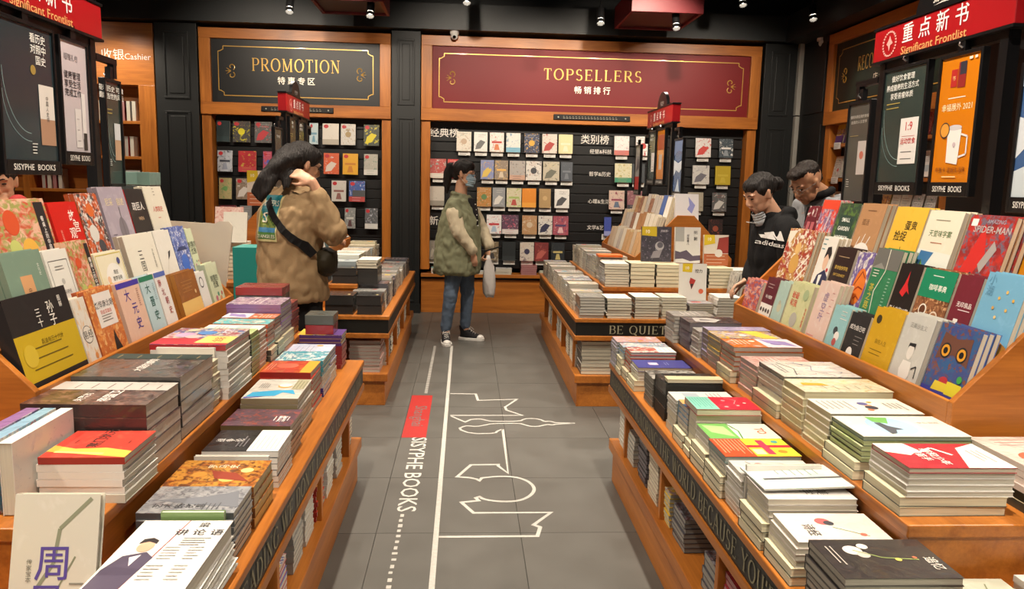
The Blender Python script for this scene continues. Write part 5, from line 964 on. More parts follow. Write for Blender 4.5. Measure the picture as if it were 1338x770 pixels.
low('L', -.505, [(1.30, 8, .014, 'greyspine', .19), (1.5, 8, .018, 'gen6', .19), (1.72, 10, .015, 'gen14', .19), (1.98, 6, .018, 'mangafest', .19), (2.2, 8, .018, 'greybook', .2), (2.38, 9, .017, 'greyspine', .2), (2.56, 7, .018, 'redorange', .2), (2.76, 10, .017, 'whitepb', .2), (2.96, 9, .016, 'gen3', .2), (3.24, 11, .017, 'offwhite', .2)], 'near left table')
low('R', .725, [(4.86, 9, .016, 'gen2', .19), (5.02, 8, .018, 'gen9', .19), (5.2, 9, .018, 'offwhite', .19), (5.6, 9, .018, 'gen3', .19), (5.78, 9, .018, 'greybook', .19), (6.2, 9, .018, 'gen8', .19), (6.4, 9, .018, 'gen6', .19)], 'far right table')
low('L', -.505, [(4.86, 9, .016, 'gen2', .19), (5.02, 8, .018, 'darkmag', .19), (5.2, 9, .018, 'offwhite', .19), (5.6, 9, .018, 'gen3', .19), (5.78, 9, .018, 'greybook', .19), (6.2, 9, .018, 'gen8', .19), (6.4, 9, .018, 'gen6', .19)], 'far left table')
stack('C', .735, 4.675, 0, SH, [('offwhite', 9, .0225)], 'grey-white book on the front lower shelf of the far right table', 'grey-white book on the front lower shelf', w=.19, h=.2)
stack('C', -.71, 4.675, 0, SH, [('pinksoft', 9, .0215)], 'reddish-edged book on the front lower shelf of the far left table', 'reddish-edged book on the front lower shelf', w=.19, h=.2)
# all the remaining stacked copies, one object
def mass_build():
    v, f, c1, mi = [], [], [], []
    for (k, w, h, t, M) in MASS:
        st = STY[k]; cov, pg = book_parts(st, w, h, t)
        for (x0, y0, z0, x1, y1, z1, s_, isf, d) in (cov[1], cov[2], pg[0], cov[0]):
            i = len(v); v += [M @ Vector(p) for p in ((x0, y0, z0), (x1, y0, z0), (x1, y1, z0), (x0, y1, z0), (x0, y0, z1), (x1, y0, z1), (x1, y1, z1), (x0, y1, z1))]
            for q in ((3, 2, 1, 0), (4, 5, 6, 7), (0, 1, 5, 4), (1, 2, 6, 5), (2, 3, 7, 6), (3, 0, 4, 7)):
                f.append(tuple(i+a for a in q)); c1.append(st['pg'] if isf == 2 else st['sp'] if isf == 3 else st['c1']); mi.append(1 if isf == 2 else 0)
    me = bpy.data.meshes.new('stacked_books'); me.from_pydata(v, [], f); me.materials.append(flatwrap_m); me.materials.append(pages_m)
    me.polygons.foreach_set('material_index', mi)
    at = me.attributes.new('c1', 'FLOAT_COLOR', 'FACE'); at.data.foreach_set('color', [x for c in c1 for x in (*c, 1)]); me.update()
    o = bpy.data.objects.new('stacked_books', me); COL.objects.link(o)
    tag(o, 'remaining copies in the far stacks and on the lower shelves', 'books', kind='stuff')

# ================================================================ wall display
ZR = (1.70, 1.415, 1.13, .845, .56)
S('w_ph', '8c8c88', '5a5c60', 'b0aca4', (.4, .3))
cardm = plain('card_white', 'd9d7d0', .5)
mb = MB(); mb.box(-.062, -.004, -.035, .062, 0, .035); card_me = None
def card(x, z, label):
    global card_me
    if card_me is None:
        mb = MB(); mb.box(-.062, -.004, -.03, .062, 0, .03, lin('dcdad4'))
        for k in range(3): mb.flat([(0, 0), (.09-.01*k, 0), (.09-.01*k, .005), (0, .005)], [(0, 1, 2, 3)], (-.05, -.0045, .012-.016*k), (1, 0, 0), (0, 0, 1), lin('8a8884'))
        o = mb.build('shelf_card', ink_m); card_me = o.data
    else: o = bpy.data.objects.new('shelf_card', card_me); COL.objects.link(o)
    o.location = (x, 8.165, z); tag(o, label, 'shelf card', 'white cards below the wall books')
WS = [0]
def wb(px0, px1, row, cols, desc, crd=True, unit='T', hpx=None, low_=0):
    if unit == 'T': f = lambda p: -.105+(p-598)*.00822+.0; zb = ZR[row]
    else: f = lambda p: -2.396+(p-306)*.0078; zb = (1.73, 1.43, 1.15, .87)[row]
    x0, x1 = f(px0), f(px1); w = x1-x0; h = hpx or (.2 if unit == 'T' else .215)
    WS[0] += 1; k = 'w%d' % WS[0]; rr = random.Random(WS[0])
    art = []
    c = cols+[cols[-1]]*(4-len(cols))
    kind = WS[0] % 4
    if unit == 'P' and len(cols) > 1: art.append(('c', .22, .86, .15, 'b8242c', .09))
    if kind == 0: art += [('r', 0, 0, 1, .25, c[2]), ('d', .2, .06, .8, .18, 2, c[1])]
    elif kind == 1: art += [('c', .5, .5, .2, c[1]), ('d', .2, .8, .8, .9, 2, c[2])]
    elif kind == 2: art += [('p', [(.1, .1), (.5, .15), (.85, .5), (.5, .6), (.2, .4)], c[1]), ('d', .3, .75, .9, .85, 2, c[2])]
    else: art += [('r', .15, .45, .85, .55, c[1]), ('p', [(.3, .1), (.7, .1), (.6, .4), (.4, .4)], c[2])]
    S(k, c[0], c[1], c[2], (.2, .12) if len(cols) > 2 else (0, 0), art=tuple(art))
    s, cc = math.sin(R(6)), math.cos(R(6))
    book(k, w, h, .018, Mx(((x0+x1)/2, 8.175-.022, zb), (1, 0, 0), (0, s, cc)), desc, 'face-out books on the back wall', name='display_book')
    if crd: card((x0+x1)/2+.005, zb-.012, 'card under the '+desc)
PT = 'in the %s row under the %s sign'
def rowdef(unit, row, items, nm):
    for i, (a, b, cols, d) in enumerate(items):
        wb(a, b, row, cols.split(), '%s, %s row, %s wall' % (d, ('first', 'second', 'third', 'fourth', 'fifth')[row], nm), crd=(unit == 'T' and not d.startswith('*')), unit=unit)
rowdef('T', 0, [(597, 615.5, 'd6cfc0 b8a088 8a9a90', 'beige landscape cover'), (619, 636, 'e0ddd6 6a6a68', 'plain white cover'), (639, 657, 'e0dcd4 b83a30 d07a4a', 'white cover with red figure'), (660, 678, 'dcd8d0 5a90b0 7ab0c8', 'white cover with blue waves'), (683, 702, '26304c d0a030 b0b4c0', 'navy cover with yellow band'), (706, 725, 'cfc8bc a8342c b0aaa0', 'beige cover with red band'), (727, 745, 'd9ce9a e0d8b8', 'pale yellow cover'), (799, 818, 'dcd8d4 a88a98 c06a60', 'white cover with a mauve picture'), (827, 846, 'e0deda c03a34 4a4a4c', 'white cover with red lower band'), (905, 925, 'dcd8d4 c8403a b0a8a8', 'whitish cover with red base'), (936, 954, '3c4850 dcdad4 8a9298', 'slate and white cover')], 'TOPSELLERS')
rowdef('T', 1, [(564, 584, 'b04a44 8a9a90 d0c8bc', 'red and grey collage cover'), (586, 600, 'c03a38 e0d8d0', 'red-topped cover behind the ponytail'), (628, 645, '7a86b0 d0b050 b06a4a', 'blue and yellow mixed cover'), (646, 663, '8a7a68 d8a858 c8b8a0', 'brown cover with amber patch'), (665, 685, 'a8a29c 3c3440 c09a84', 'grey cover with an elderly man'), (686, 706, 'd4d0c8 3c3c40 a86a4a', 'light cover with dark title'), (708, 729, 'b8b09c 6a6a5c d0c08a', 'khaki drawing cover'), (731, 746, '4a5058 6a7078', 'low slate card'), (801, 823, 'cfc8a8 b0a05a 3a8a6a', 'straw and green cover'), (824, 840, '3c4246 6a7074', 'dark grey low card'), (903, 925, 'c8c6c0 6a6870 8c8894', 'grey cover with dark curve'), (933, 953, 'b8a024 c4ae3a', 'olive yellow cover')], 'TOPSELLERS')
rowdef('T', 2, [(564, 582, 'b8b0a4 8a8478', 'stone grey cover'), (624, 642, 'b07a3a 5a7a4a d0c8b8', 'amber and green cover'), (644, 660, '8c8e90 d0ccc4', 'grey and white cover'), (662, 681, 'c8c0a0 9ab060 b04a40', 'cover with green strokes'), (682, 700, 'd8841c e09a34', 'plain orange cover'), (704, 719, 'a88a5c c0a070', 'tan cover'), (724, 743, 'dad8d2 4a4a4c', 'white cover with black sketch'), (795, 815, 'c8b0a0 8a3a50 5a6a80', 'plum and cream collage cover'), (819, 838, '8a5a60 c8a8a0 3a3a40', 'wine and cream cover'), (899, 919, 'a8a08c 6a665a', 'khaki cover beside the pole'), (931, 950, '5a5c5c c8c6c0 a04038', 'grey cover with black square')], 'TOPSELLERS')
rowdef('T', 3, [(637, 656, 'dedad8 b83238 a0b4c8', 'white cover with red splash'), (657, 678, '5a3a50 c05a70 d0c8c4', 'dark plum cover with faces'), (683, 702, 'b08a60 c8b498 c05a38', 'brown and orange cover'), (704, 722, 'd0ccc4 2c2c48 c8a088', 'white cover with a man in navy'), (723, 743, 'a04a58 4a3a60 d8b0b0', 'pink and purple cover'), (790, 799, '3a4a9c 8a90c0', 'narrow blue cover above the rack'), (928, 947, '2c2222 a05038 6a2c28', 'black cover with an orange glow')], 'TOPSELLERS')
rowdef('T', 4, [(564, 571, '8a8478 b0a898', 'narrow taupe cover'), (637, 653, '7a6a50 b8b0a0 3c3838', 'brown cover near the white bag'), (658, 675, '1c2224 2a3032', 'near-black low box'), (681, 699, 'c8c0b4 33304c c8a088', 'light cover with a seated man'), (700, 718, '7a2c2c b05a50 3c3038', 'dark red cover with two figures'), (722, 739, '1e262c c0b070', 'black cover with a small emblem')], 'TOPSELLERS')
rowdef('P', 0, [(285, 302, '16282a 1c3032', 'dark teal card with small numerals'), (306, 328, '3c3a38 d8cc1c 8a6a5a', 'yellow and black cover with a face'), (334, 356, '5a5a58 b83038 b0aca4', 'red and grey comic cover'), (405, 416, 'b8ccd0 6a9ab0', 'pale blue cover'), (422, 443, 'd6d0c4 b0a898', 'ivory cover'), (446, 465, 'c8c4bc a08a60 8a8c90', 'white cover with a field'), (476, 496, '3a4030 d0c01c 5a5a50', 'olive cover with yellow letters')], 'PROMOTION')
rowdef('P', 1, [(285, 304, 'b0b4bc 3a3c48 8a90a0', 'blue-grey cover with a small figure'), (312, 335, 'a82028 c0a040 b83840', 'crimson and gold cover'), (344, 358, 'b84a60 4a5ab0 d88a90', 'pink and blue cover'), (423, 443, 'd05a2c d8c8bc c03a34', 'orange and white cover'), (448, 468, 'd8a01c c07a1c', 'amber cover with a red dot'), (476, 494, 'a8a498 6a8a7a c8c4bc', 'grey-green patterned cover')], 'PROMOTION')
rowdef('P', 2, [(286, 302, 'b0a070 6a9a5a 8a8468', 'khaki cover with green hills'), (308, 328, '8c7a68 d0c8c0 3a3434', 'brown cover with white lower part'), (433, 452, 'c8c4bc 8a5a54', 'cover partly behind the beige sleeve'), (456, 477, '3a5a9c c8ccd8 b0403c', 'blue cover with a skipping child')], 'PROMOTION')
rowdef('P', 3, [(285, 307, '6a2c34 c0a8a0 3c2c30', 'dark red portrait cover'), (312, 327, '8a8c8c a8aaa8', 'plain grey cover'), (450, 464, '8a8c8a c8c6c0 5a3a3c', 'grey cover above the rack'), (477, 494, '5a5c60 b8bcc8 d0cec8', 'dark cover with white sails')], 'PROMOTION')
tag(MB().box(-1.19, 8.14, 1.15, -1.06, 8.19, 1.27).build('book_holder', plain('grey_acrylic', '5a5c5e', .3)), 'empty grey acrylic holder at the right of the PROMOTION wall', 'holder')
# stacks on the wall ledge
for i, (x, w_, k, n, t, d) in enumerate(((.585, .17, 'redpack', 5, .02, 'crimson book'), (.32, .17, 'greyletter', 3, .02, 'light book right of the white bag'), (.10, .18, 'whitepb', 2, .014, 'white book left on the ledge'), (.79, .12, 'palesage', 3, .012, 'sage book right on the ledge'), (-.36, .12, 'tealtop', 2, .03, 'teal-topped book behind the green jacket'))):
    stack('C', x, 8.05, 0, .421, [(k, n, t)], d+' on the wall ledge under TOPSELLERS', d+' on the ledge', w=w_, h=.13)
# cashier shelves and right wall shelves
for i, (x0, z, n) in enumerate(((-3.68, 1.561, 6), (-3.66, 1.221, 2), (-3.7, 1.911, 7), (-4.35, 1.561, 8), (-4.3, 1.221, 4), (-5.1, 1.561, 8), (-5.05, 1.221, 6))):
    x = x0
    for j in range(n):
        k = ['redpack', 'gen3', 'whitepb', 'gen8', 'redorange', 'gen9'][(i+j) % 6]; w_ = .05 if n > 3 else .16
        book(k, .14 if w_ > .1 else .13, .2, .035 if w_ < .1 else .04, Mx((x+w_/2, 8.2, z), (1, 0, 0) if w_ > .1 else (0, -1, 0), (0, 0, 1)), '%s item from the left on the %s shelf of the cashier wall' % (ORD[j+1], ('right middle', 'right low', 'right top', 'centre middle', 'centre low', 'left middle', 'left low')[i]), 'books on the cashier wall', art=w_ > .1, name='shelf_book'); x += w_+.004
for z, rn in ((1.821, 'top'), (1.501, 'second'), (1.171, 'third'), (.851, 'fourth')):
    y = 7.15; i = 0
    while y > 5.55:
        i += 1; k = gr.choice(['yellowsp', 'redpack', 'gen3', 'greyspine', 'gen8', 'goldpaint', 'whitepb', 'gen11']); w_ = gr.uniform(.12, .15)
        s, c = math.sin(R(10)), math.cos(R(10))
        book(k, w_, .2, .02, Mx((3.50, y, z+.006), (0, -1, 0), (s, 0, c)), '%s cover from the corner on the %s shelf of the right wall' % (ORD[i], rn), 'covers on the right wall', name='shelf_book'); y -= w_+.02
    for j in range(5):
        o = bpy.data.objects.new('shelf_card', card_me); COL.objects.link(o); o.matrix_world = Mx((3.452, 7.1-j*.3, z-.02), (0, -1, 0), (1, 0, 0), (0, 0, 1)); tag(o, '%s white card from the corner on the %s shelf edge, right wall' % (ORD[j+1], rn), 'shelf card', 'white cards on the right wall shelf edges')
for z, rn in ((1.821, 'top'), (1.501, 'second'), (1.171, 'third')):
    y = 3.9; i = 0
    while y > 1.5:
        i += 1
        s, c = math.sin(R(10)), math.cos(R(10))
        book(gr.choice(GEN), .14, .2, .02, Mx((3.48, y, z+.006), (0, -1, 0), (s, 0, c)), '%s cover from the left on the %s shelf of the black bookcase' % (ORD[i], rn), 'covers in the black bookcase', name='shelf_book'); y -= .2

# ================================================================ poster gantries
hdr_red = plain('header_red', 'a31018', .4, coat=.15)
POST = {}
def poster_mat(k, c): POST[k] = plain('poster_'+k, c, .22, coat=.5, noise=.08, nscale=3)
for k, c in (('green', '2f3d3a'), ('orange', 'cf7a12'), ('blue', '3c5c8c'), ('grey', '4a4a46'), ('lilac', 'c4bcc2'), ('dark', '26343a'), ('white', 'c9c5c2'), ('red', 'b02a2c')): poster_mat(k, c)
def gantry(cx, y0, y1, face, label, ztop=1.985):
    """face: -1 looks at -x (right table) or +1 (left table)"""
    O = (cx, (y0+y1)/2, 1.19); root = thing('poster_stand', O, label, 'sign stand', 'red-headed poster stands')
    for y in (y0+.05, y1-.05): MB().box(cx-.018, y-.018, T2+.1, cx+.018, y+.018, 1.88).build('post', frame_black, root, O)
    MB().box(cx-.03, y0, 1.87, cx+.03, y1, ztop).build('header_box', hdr_red, root, O, bevel=.003)
    for z in (1.862, ztop): MB().box(cx-.034, y0-.004, z, cx+.034, y1+.004, z+.009).build('header_edge', frame_black, root, O)
    ym = (y0+y1)/2
    n = 16; poly = [(ym+.15*math.cos(math.pi*i/n), ztop+.009+.12*math.sin(math.pi*i/n)) for i in range(n+1)]
    MB().prism(poly, 0, cx-.012, cx+.012).build('arched_crest', frame_black, root, O)
    MB().box(cx-.014, y0+.03, 1.84, cx+.014, y1-.03, 1.862).build('hanging_bar', frame_black, root, O)
    for y, e in ((y0, -1), (y1, 1)):
        MB().box(cx-.012, y+e*.0-.012, 1.80, cx+.012, y+e*.15, 1.822).box(cx-.012, y+e*.12, 1.75, cx+.012, y+e*.145, 1.80).build('side_arm', frame_black, root, O)
    mb = MB()
    for f_ in (face, -face):
        X = (0, f_, 0); x = cx+f_*.0312
        st = ym-f_*.01; P = lambda u, z: (x, ym+f_*u, z)
        for i, ch in enumerate('重点新书'): mb.text(ch, P(-.155+i*.098, 1.945), X, (0, 0, 1), .062, 'f0ece8', .035)
        mb.text('Significant Frontlist', P(-.01, 1.888), X, (0, 0, 1), .028, 'e0a468', .01, fit=.36)
        cc = P(-.27, 1.925)
        for k_ in range(24):
            a = 2*math.pi*k_/24; r_ = .042
            mb.flat([(-.005, -.003), (.005, -.003), (.005, .003), (-.005, .003)], [(0, 1, 2, 3)], (x, cc[1]+f_*r_*math.cos(a), cc[2]+r_*math.sin(a)), X, (0, 0, 1), lin('e8a49c'))
        mb.flat([(-.02, 0), (-.008, .012), (0, .028), (.012, .01), (.022, 0), (.006, -.006), (0, -.028), (-.008, -.008)], [tuple(range(8))], (x, cc[1], cc[2]), X, (0, 0, 1), lin('e8a49c'))
        mb.text('SISYPHE', (cx+f_*.0125, ym, ztop+.045), X, (0, 0, 1), .022, 'd8d4ce', .01)
        mb.flat([(-.05, 0), (0, .006), (.05, 0), (0, .002)], [(0, 1, 2, 3)], (cx+f_*.0125, ym, ztop+.025), X, (0, 0, 1), lin('d8d4ce'))
    mb.build('header_lettering', inkg_m, root, O)
    return root
def poster(cx, ya, yb, z0, z1, face, bg, label, arts, band=True):
    """framed hanging poster, face to the aisle, ya<yb"""
    ym = (ya+yb)/2; x = cx; O = (x, ym, z1); root = thing('hanging_poster', O, label, 'poster', 'framed posters hanging from the stands')
    fw = .011; d = .012
    mb = MB(); mb.box(x-d, ya, z0, x+d, ya+fw, z1); mb.box(x-d, yb-fw, z0, x+d, yb, z1); mb.box(x-d, ya+fw, z1-fw, x+d, yb-fw, z1); mb.box(x-d, ya+fw, z0, x+d, yb-fw, z0+(.045 if band else fw)); mb.build('frame', frame_black, root, O, bevel=.002)
    MB().box(x-.006, ya+fw, z0+.04 if band else z0+fw, x+.006, yb-fw, z1-fw).build('poster_sheet', POST[bg], root, O)
    mb = MB(); mb.box(x-.01, ym-.016, z1, x+.01, ym+.016, z1+.045); mb.build('hook', frame_black, root, O)
    mb = MB(); mb.tube([(x-.012, ym-.008, z1+.01), (x-.02, ym, z1+.02), (x-.012, ym+.008, z1+.03)], .003, 6); mb.build('clip', metal, root, O)
    X = (0, face, 0) if face > 0 else (0, -1, 0)
    w = yb-ya-2*fw; h = z1-fw-z0-.045; mb = MB(); xo = x+(.0066 if face > 0 else -.0066)
    P = lambda u, v: (xo, (ya+fw+u*w) if face > 0 else (yb-fw-u*w), z0+.045+v*h)
    lay = 0
    for a in arts:
        lay += .00015
        e = lay if face > 0 else -lay
        PP = lambda u, v: (P(u, v)[0]+e, P(u, v)[1], P(u, v)[2])
        if a[0] == 'r': mb.add([PP(a[1], a[2]), PP(a[3], a[2]), PP(a[3], a[4]), PP(a[1], a[4])], [(0, 1, 2, 3)], lin(a[5]))
        elif a[0] == 'p': mb.add([PP(u, v) for u, v in a[1]], [tuple(range(len(a[1])))], lin(a[2]))
        elif a[0] == 'c': mb.add([PP(a[1]+a[3]*math.cos(2*math.pi*i/20), a[2]+a[3]*w/h*(a[5] if len(a) > 5 else 1)*math.sin(2*math.pi*i/20)) for i in range(20)], [tuple(range(20))], lin(a[4]))
        elif a[0] == 't': mb.text(a[1], PP(a[2], a[3]), X, (0, 0, 1), a[4], a[5], a[6] if len(a) > 6 else 0, fit=a[7] if len(a) > 7 else None)
        elif a[0] == 'v': mb.vtext(a[1], PP(a[2], a[3]), X, (0, 0, 1), a[4], a[5], a[6] if len(a) > 6 else 0)
        elif a[0] == 'l':
            for p, q in zip(a[1], a[1][1:]):
                A, B_ = PP(*p), PP(*q); dy, dz = B_[1]-A[1], B_[2]-A[2]; l = math.hypot(dy, dz) or 1; ny, nz = -dz/l*a[2]/2, dy/l*a[2]/2
                mb.add([(A[0], A[1]+ny, A[2]+nz), (A[0], A[1]-ny, A[2]-nz), (B_[0], B_[1]-ny, B_[2]-nz), (B_[0], B_[1]+ny, B_[2]+nz)], [(0, 1, 2, 3)], lin(a[3]))
        elif a[0] == 'd':
            rr = random.Random(int(a[1]*100)+int(a[2]*1000))
            for i in range(a[5]):
                v = a[4]-(a[4]-a[2])*i/max(1, a[5]-1); e2 = a[3]-(a[3]-a[1])*rr.random()*.3
                mb.add([PP(a[1], v), PP(e2, v), PP(e2, v+.008), PP(a[1], v+.008)], [(0, 1, 2, 3)], lin(a[6]))
    if band: mb.text('SISYPHE  BOOKS', (x+(.0125 if face > 0 else -.0125), ym, z0+.024), X, (0, 0, 1), .019, 'f0eee8', .0, fit=w*.78)
    if mb.f: mb.build('poster_print', ink_m, root, O)
    return root
sw = lambda x0, y0, x1, y1: [(x0+(x1-x0)*(1-math.cos(i*math.pi/24)), y0+(y1-y0)*math.sin(i*math.pi/24)) for i in range(13)]
swoosh = ('l', sw(.05, .66, .5, .2), .002, '8ca4a4'); swoosh2 = ('l', sw(.03, .5, .5, .14), .002, '7c9494')
def green_art(lines, ttl, tc='c02c30'):
    return [swoosh, swoosh2]+[('t', l, .45, .925-.078*i, .021, 'eceae4', .01, (.2 if len(l) > 6 else None)) for i, l in enumerate(lines)]+[('d', .1, .66, .5, .7, 2, 'b09a50'), ('r', .5, .16, .92, .56, 'e0ddda'), ('t', ttl, .71, .49, .03, tc, .01), ('d', .56, .2, .86, .26, 2, '6c6a68'), ('r', .56, .4, .86, .403, tc)]
gantry(1.55, 2.145, 2.9, -1, 'black poster stand with red header board on the near right rack')
poster(1.53, 2.535, 2.815, 1.385, 1.835, -1, 'green', 'dark green hanging poster with a white 1:9 book, near right stand', green_art(['做好饮食管理', '养成健康的生活方式', '享受易瘦体质'], '1:9')+[('t', '运动饮食', .71, .36, .02, 'c02c30', .01)])
poster(1.53, 2.262, 2.475, 1.385, 1.83, -1, 'orange', 'bright orange hanging poster with a white mug, near right stand', [('t', '幸福展外 2021', .5, .60, .022, 'f2dcb0', .01, .15), ('d', .25, .67, .75, .67, 1, 'f0e0c0'), ('r', .28, .76, .44, .9, 'b02824'), ('r', .46, .75, .66, .95, '8c2422'), ('r', .5, .85, .66, .95, '33303c'), ('t', '书', .36, .83, .014, 'e8c890', .01), ('p', [(.36, .16), (.66, .14), (.7, .42), (.34, .44)], 'e4e0dc'), ('c', .52, .435, .18, 'c8c4c8', .25), ('l', [(.7, .38), (.86, .36), (.86, .22), (.68, .2)], .006, 'dcd8d4'), ('c', .26, .42, .13, '3a2c2a'), ('c', .26, .42, .11, 'd8963a'), ('c', .54, .3, .04, 'c0b0b8'), ('t', '年签卡·读城生活杯', .5, .10, .016, '7a3c10', .01, .15), ('d', .3, .03, .7, .04, 1, 'f0d8a0'), ('r', .72, .955, .8, .975, 'f0e4cc'), ('r', .86, .955, .92, .975, 'f0e4cc')])
poster(1.55, 2.92, 3.10, 1.345, 1.745, -1, 'grey', 'dull grey-brown poster on the far side arm of the near right stand', [('t', '懂得关照自我的幸福', .5, .86, .012, 'b8b4ac', .01, .14), ('t', '自我的人生哲学', .5, .8, .012, 'b8b4ac', .01, .12), ('d', .1, .62, .7, .64, 1, '8a7a50'), ('r', .55, .2, .95, .58, 'b8b0ac'), ('c', .75, .42, .1, 'b86a58'), ('d', .1, .06, .25, .14, 4, 'a8a8a4')], band=False)
poster(1.55, 1.92, 2.12, 1.345, 1.76, -1, 'blue', 'blue and white seascape poster at the right edge of the picture', [('p', [(0, .3), (.3, .42), (.7, .36), (1, .46), (1, .6), (.5, .55), (0, .62)], 'c8d0d8'), ('p', [(0, 0), (1, 0), (1, .2), (.5, .28), (0, .2)], 'c0ccd4'), ('p', [(.2, .5), (.35, .75), (.5, .5)], 'a8bcd0'), ('p', [(.5, .55), (.62, .85), (.8, .55)], '90a8c4'), ('r', .6, .1, 1, .32, 'b83028'), ('t', '冬日', .7, .88, .024, 'e8ecf0', .01), ('p', [(0, .85), (.4, .9), (.3, 1), (0, 1)], '9ab0cc')])
gantry(-1.35, 2.19, 2.95, 1, 'black poster stand with red header board on the near left rack')
poster(-1.33, 2.30, 2.615, 1.385, 1.84, 1, 'dark', 'dark teal hanging poster with a white and tan book, near left stand', [swoosh, swoosh2, ('t', '看历史', .72, .92, .026, 'eceae4', .02), ('t', '对照中', .72, .84, .026, 'eceae4', .02), ('t', '国史', .76, .76, .026, 'eceae4', .02), ('c', .6, .68, .05, '9a8040'), ('r', .68, .12, .97, .58, 'd4cec8'), ('r', .68, .12, .97, .32, 'a8846c'), ('v', '中国人史纲', .83, .4, .014, '4a4440', .01), ('d', .5, .05, .6, .12, 4, 'c8c8c4')])
poster(-1.33, 2.64, 2.835, 1.42, 1.835, 1, 'lilac', 'pale lilac hanging poster with black characters, near left stand', [('t', '超强礼包', .4, .86, .02, '6a6468', .0), ('t', '健康管理', .42, .7, .024, '3c3a3e', .01), ('t', '享受生活', .42, .62, .024, '3c3a3e', .01), ('t', '完成工作', .42, .54, .024, '3c3a3e', .01), ('r', .45, .04, .68, .4, 'd4d0d0'), ('r', .72, .12, .86, .55, 'dcd8d8'), ('r', .74, .02, .88, .18, '3a3634'), ('d', .5, .1, .62, .3, 3, 'a8a0a4')])
poster(-1.35, 2.99, 3.13, 1.345, 1.745, 1, 'green', 'narrow dark green poster on the far side arm of the near left stand', green_art(['能看历史 可读', '翻新当世的风云'], '')+[('r', .5, .16, .92, .56, 'b8987c'), ('r', .5, .38, .92, .56, 'c8ccd0'), ('d', .1, .1, .25, .16, 4, 'c8c8c4')], band=False)
gantry(1.55, 5.76, 6.56, -1, 'black poster stand with red header on the far right rack', ztop=2.0)
poster(1.53, 6.24, 6.5, 1.40, 1.84, -1, 'green', 'dark green poster on the far right stand', green_art(['最好饮食', '养成生活'], '1'))
poster(1.53, 5.94, 6.2, 1.40, 1.84, -1, 'orange', 'brownish orange narrow poster on the far right stand', [('r', .3, .2, .7, .5, 'c0b0a0'), ('r', .1, .6, .9, .9, 'a05030')])
poster(1.49, 6.60, 6.80, 1.31, 1.74, -1, 'white', 'white and red poster at the far arm of the far right stand', [('r', 0, 0, 1, .3, 'c02c28'), ('p', [(.2, .4), (.8, .5), (.6, .8)], '5a5458')])
poster(1.55, 5.50, 5.74, 1.31, 1.74, -1, 'blue', 'blue seascape poster at the near arm of the far right stand', [('p', [(0, .3), (.3, .42), (.7, .36), (1, .46), (1, .6), (.5, .55), (0, .62)], 'c8d0d8'), ('p', [(0, .7), (.5, .8), (1, .75), (1, 1), (0, 1)], '6a7ca0'), ('p', [(.3, .0), (.8, 0), (.6, .25)], 'b8c4d0')])
gantry(-1.35, 5.8, 6.64, 1, 'black poster stand with red header on the far left rack', ztop=2.0)
poster(-1.33, 5.9, 6.15, 1.40, 1.84, 1, 'green', 'dark green poster nearer the camera on the far left stand', green_art(['最好', '养成'], '1'))
poster(-1.33, 6.2, 6.45, 1.40, 1.84, 1, 'dark', 'dark teal poster farther along the far left stand', green_art(['能看历史', '翻新当世'], '1'))
poster(-1.35, 5.52, 5.76, 1.31, 1.74, 1, 'grey', 'grey-brown poster at the near arm of the far left stand', [('t', '懂得关照', .5, .86, .02, 'b8b4ac', .01), ('r', .55, .2, .95, .58, 'b8b0ac')], band=False)

# ================================================================ ceiling pieces
led = plain('track_black', '0f0f10', .4)
def lamp_head(i, x, y, z, d, lab):
    root = thing('track_spotlight', (x, y, z), 'small black track spotlight number' , 'spotlight', 'black track spotlights on the ceiling')
    root['label'] = lab
    O = (x, y, z); a = Vector(O)-d*.012; b_ = a-d*.11
    MB().tube([a+d*.035, a], .034, 14, cap=False).build('rim', led, root, O)
    MB().tube([a-d*.004, b_], .034, 14).build('barrel', led, root, O)
    MB().tube([b_+d*.05+Vector((0, 0, .02)), (b_.x, b_.y, ZC-.12)], .008, 6).build('stem', led, root, O)
    MB().cyl(a-d*.002, a-d*.0039, .03, 14).build('bulb', lamp_glow, root, O)
for i, (x, y, z, d, lab) in enumerate(LAMPS): lamp_head(i, x, y, z, d, lab)
def track(x0, y0, x1, y1, label):
    w_ = .03 if abs(x1-x0) > abs(y1-y0) else 0; q = .03-w_
    tag(MB().box(min(x0, x1)-q, min(y0, y1)-w_, ZC-.12, max(x0, x1)+q, max(y0, y1)+w_, ZC-.08).build('lighting_track', led), label, 'track')
track(-2.6, 6.9, 3.2, 6.9, 'black lighting track along the back wall'); track(-.55, -.6, -.55, 6.0, 'black lighting track left of the aisle'); track(.75, -.6, .75, 6.0, 'black lighting track right of the aisle')
track(-2.1, 0, -2.1, 6.0, 'black lighting track over the left table'); track(2.6, 0, 2.6, 6.4, 'black lighting track over the right table')
mred = plain('lantern_red', '6a1a20', .5); mred2 = plain('lantern_panel', '3c2a2c', .4)
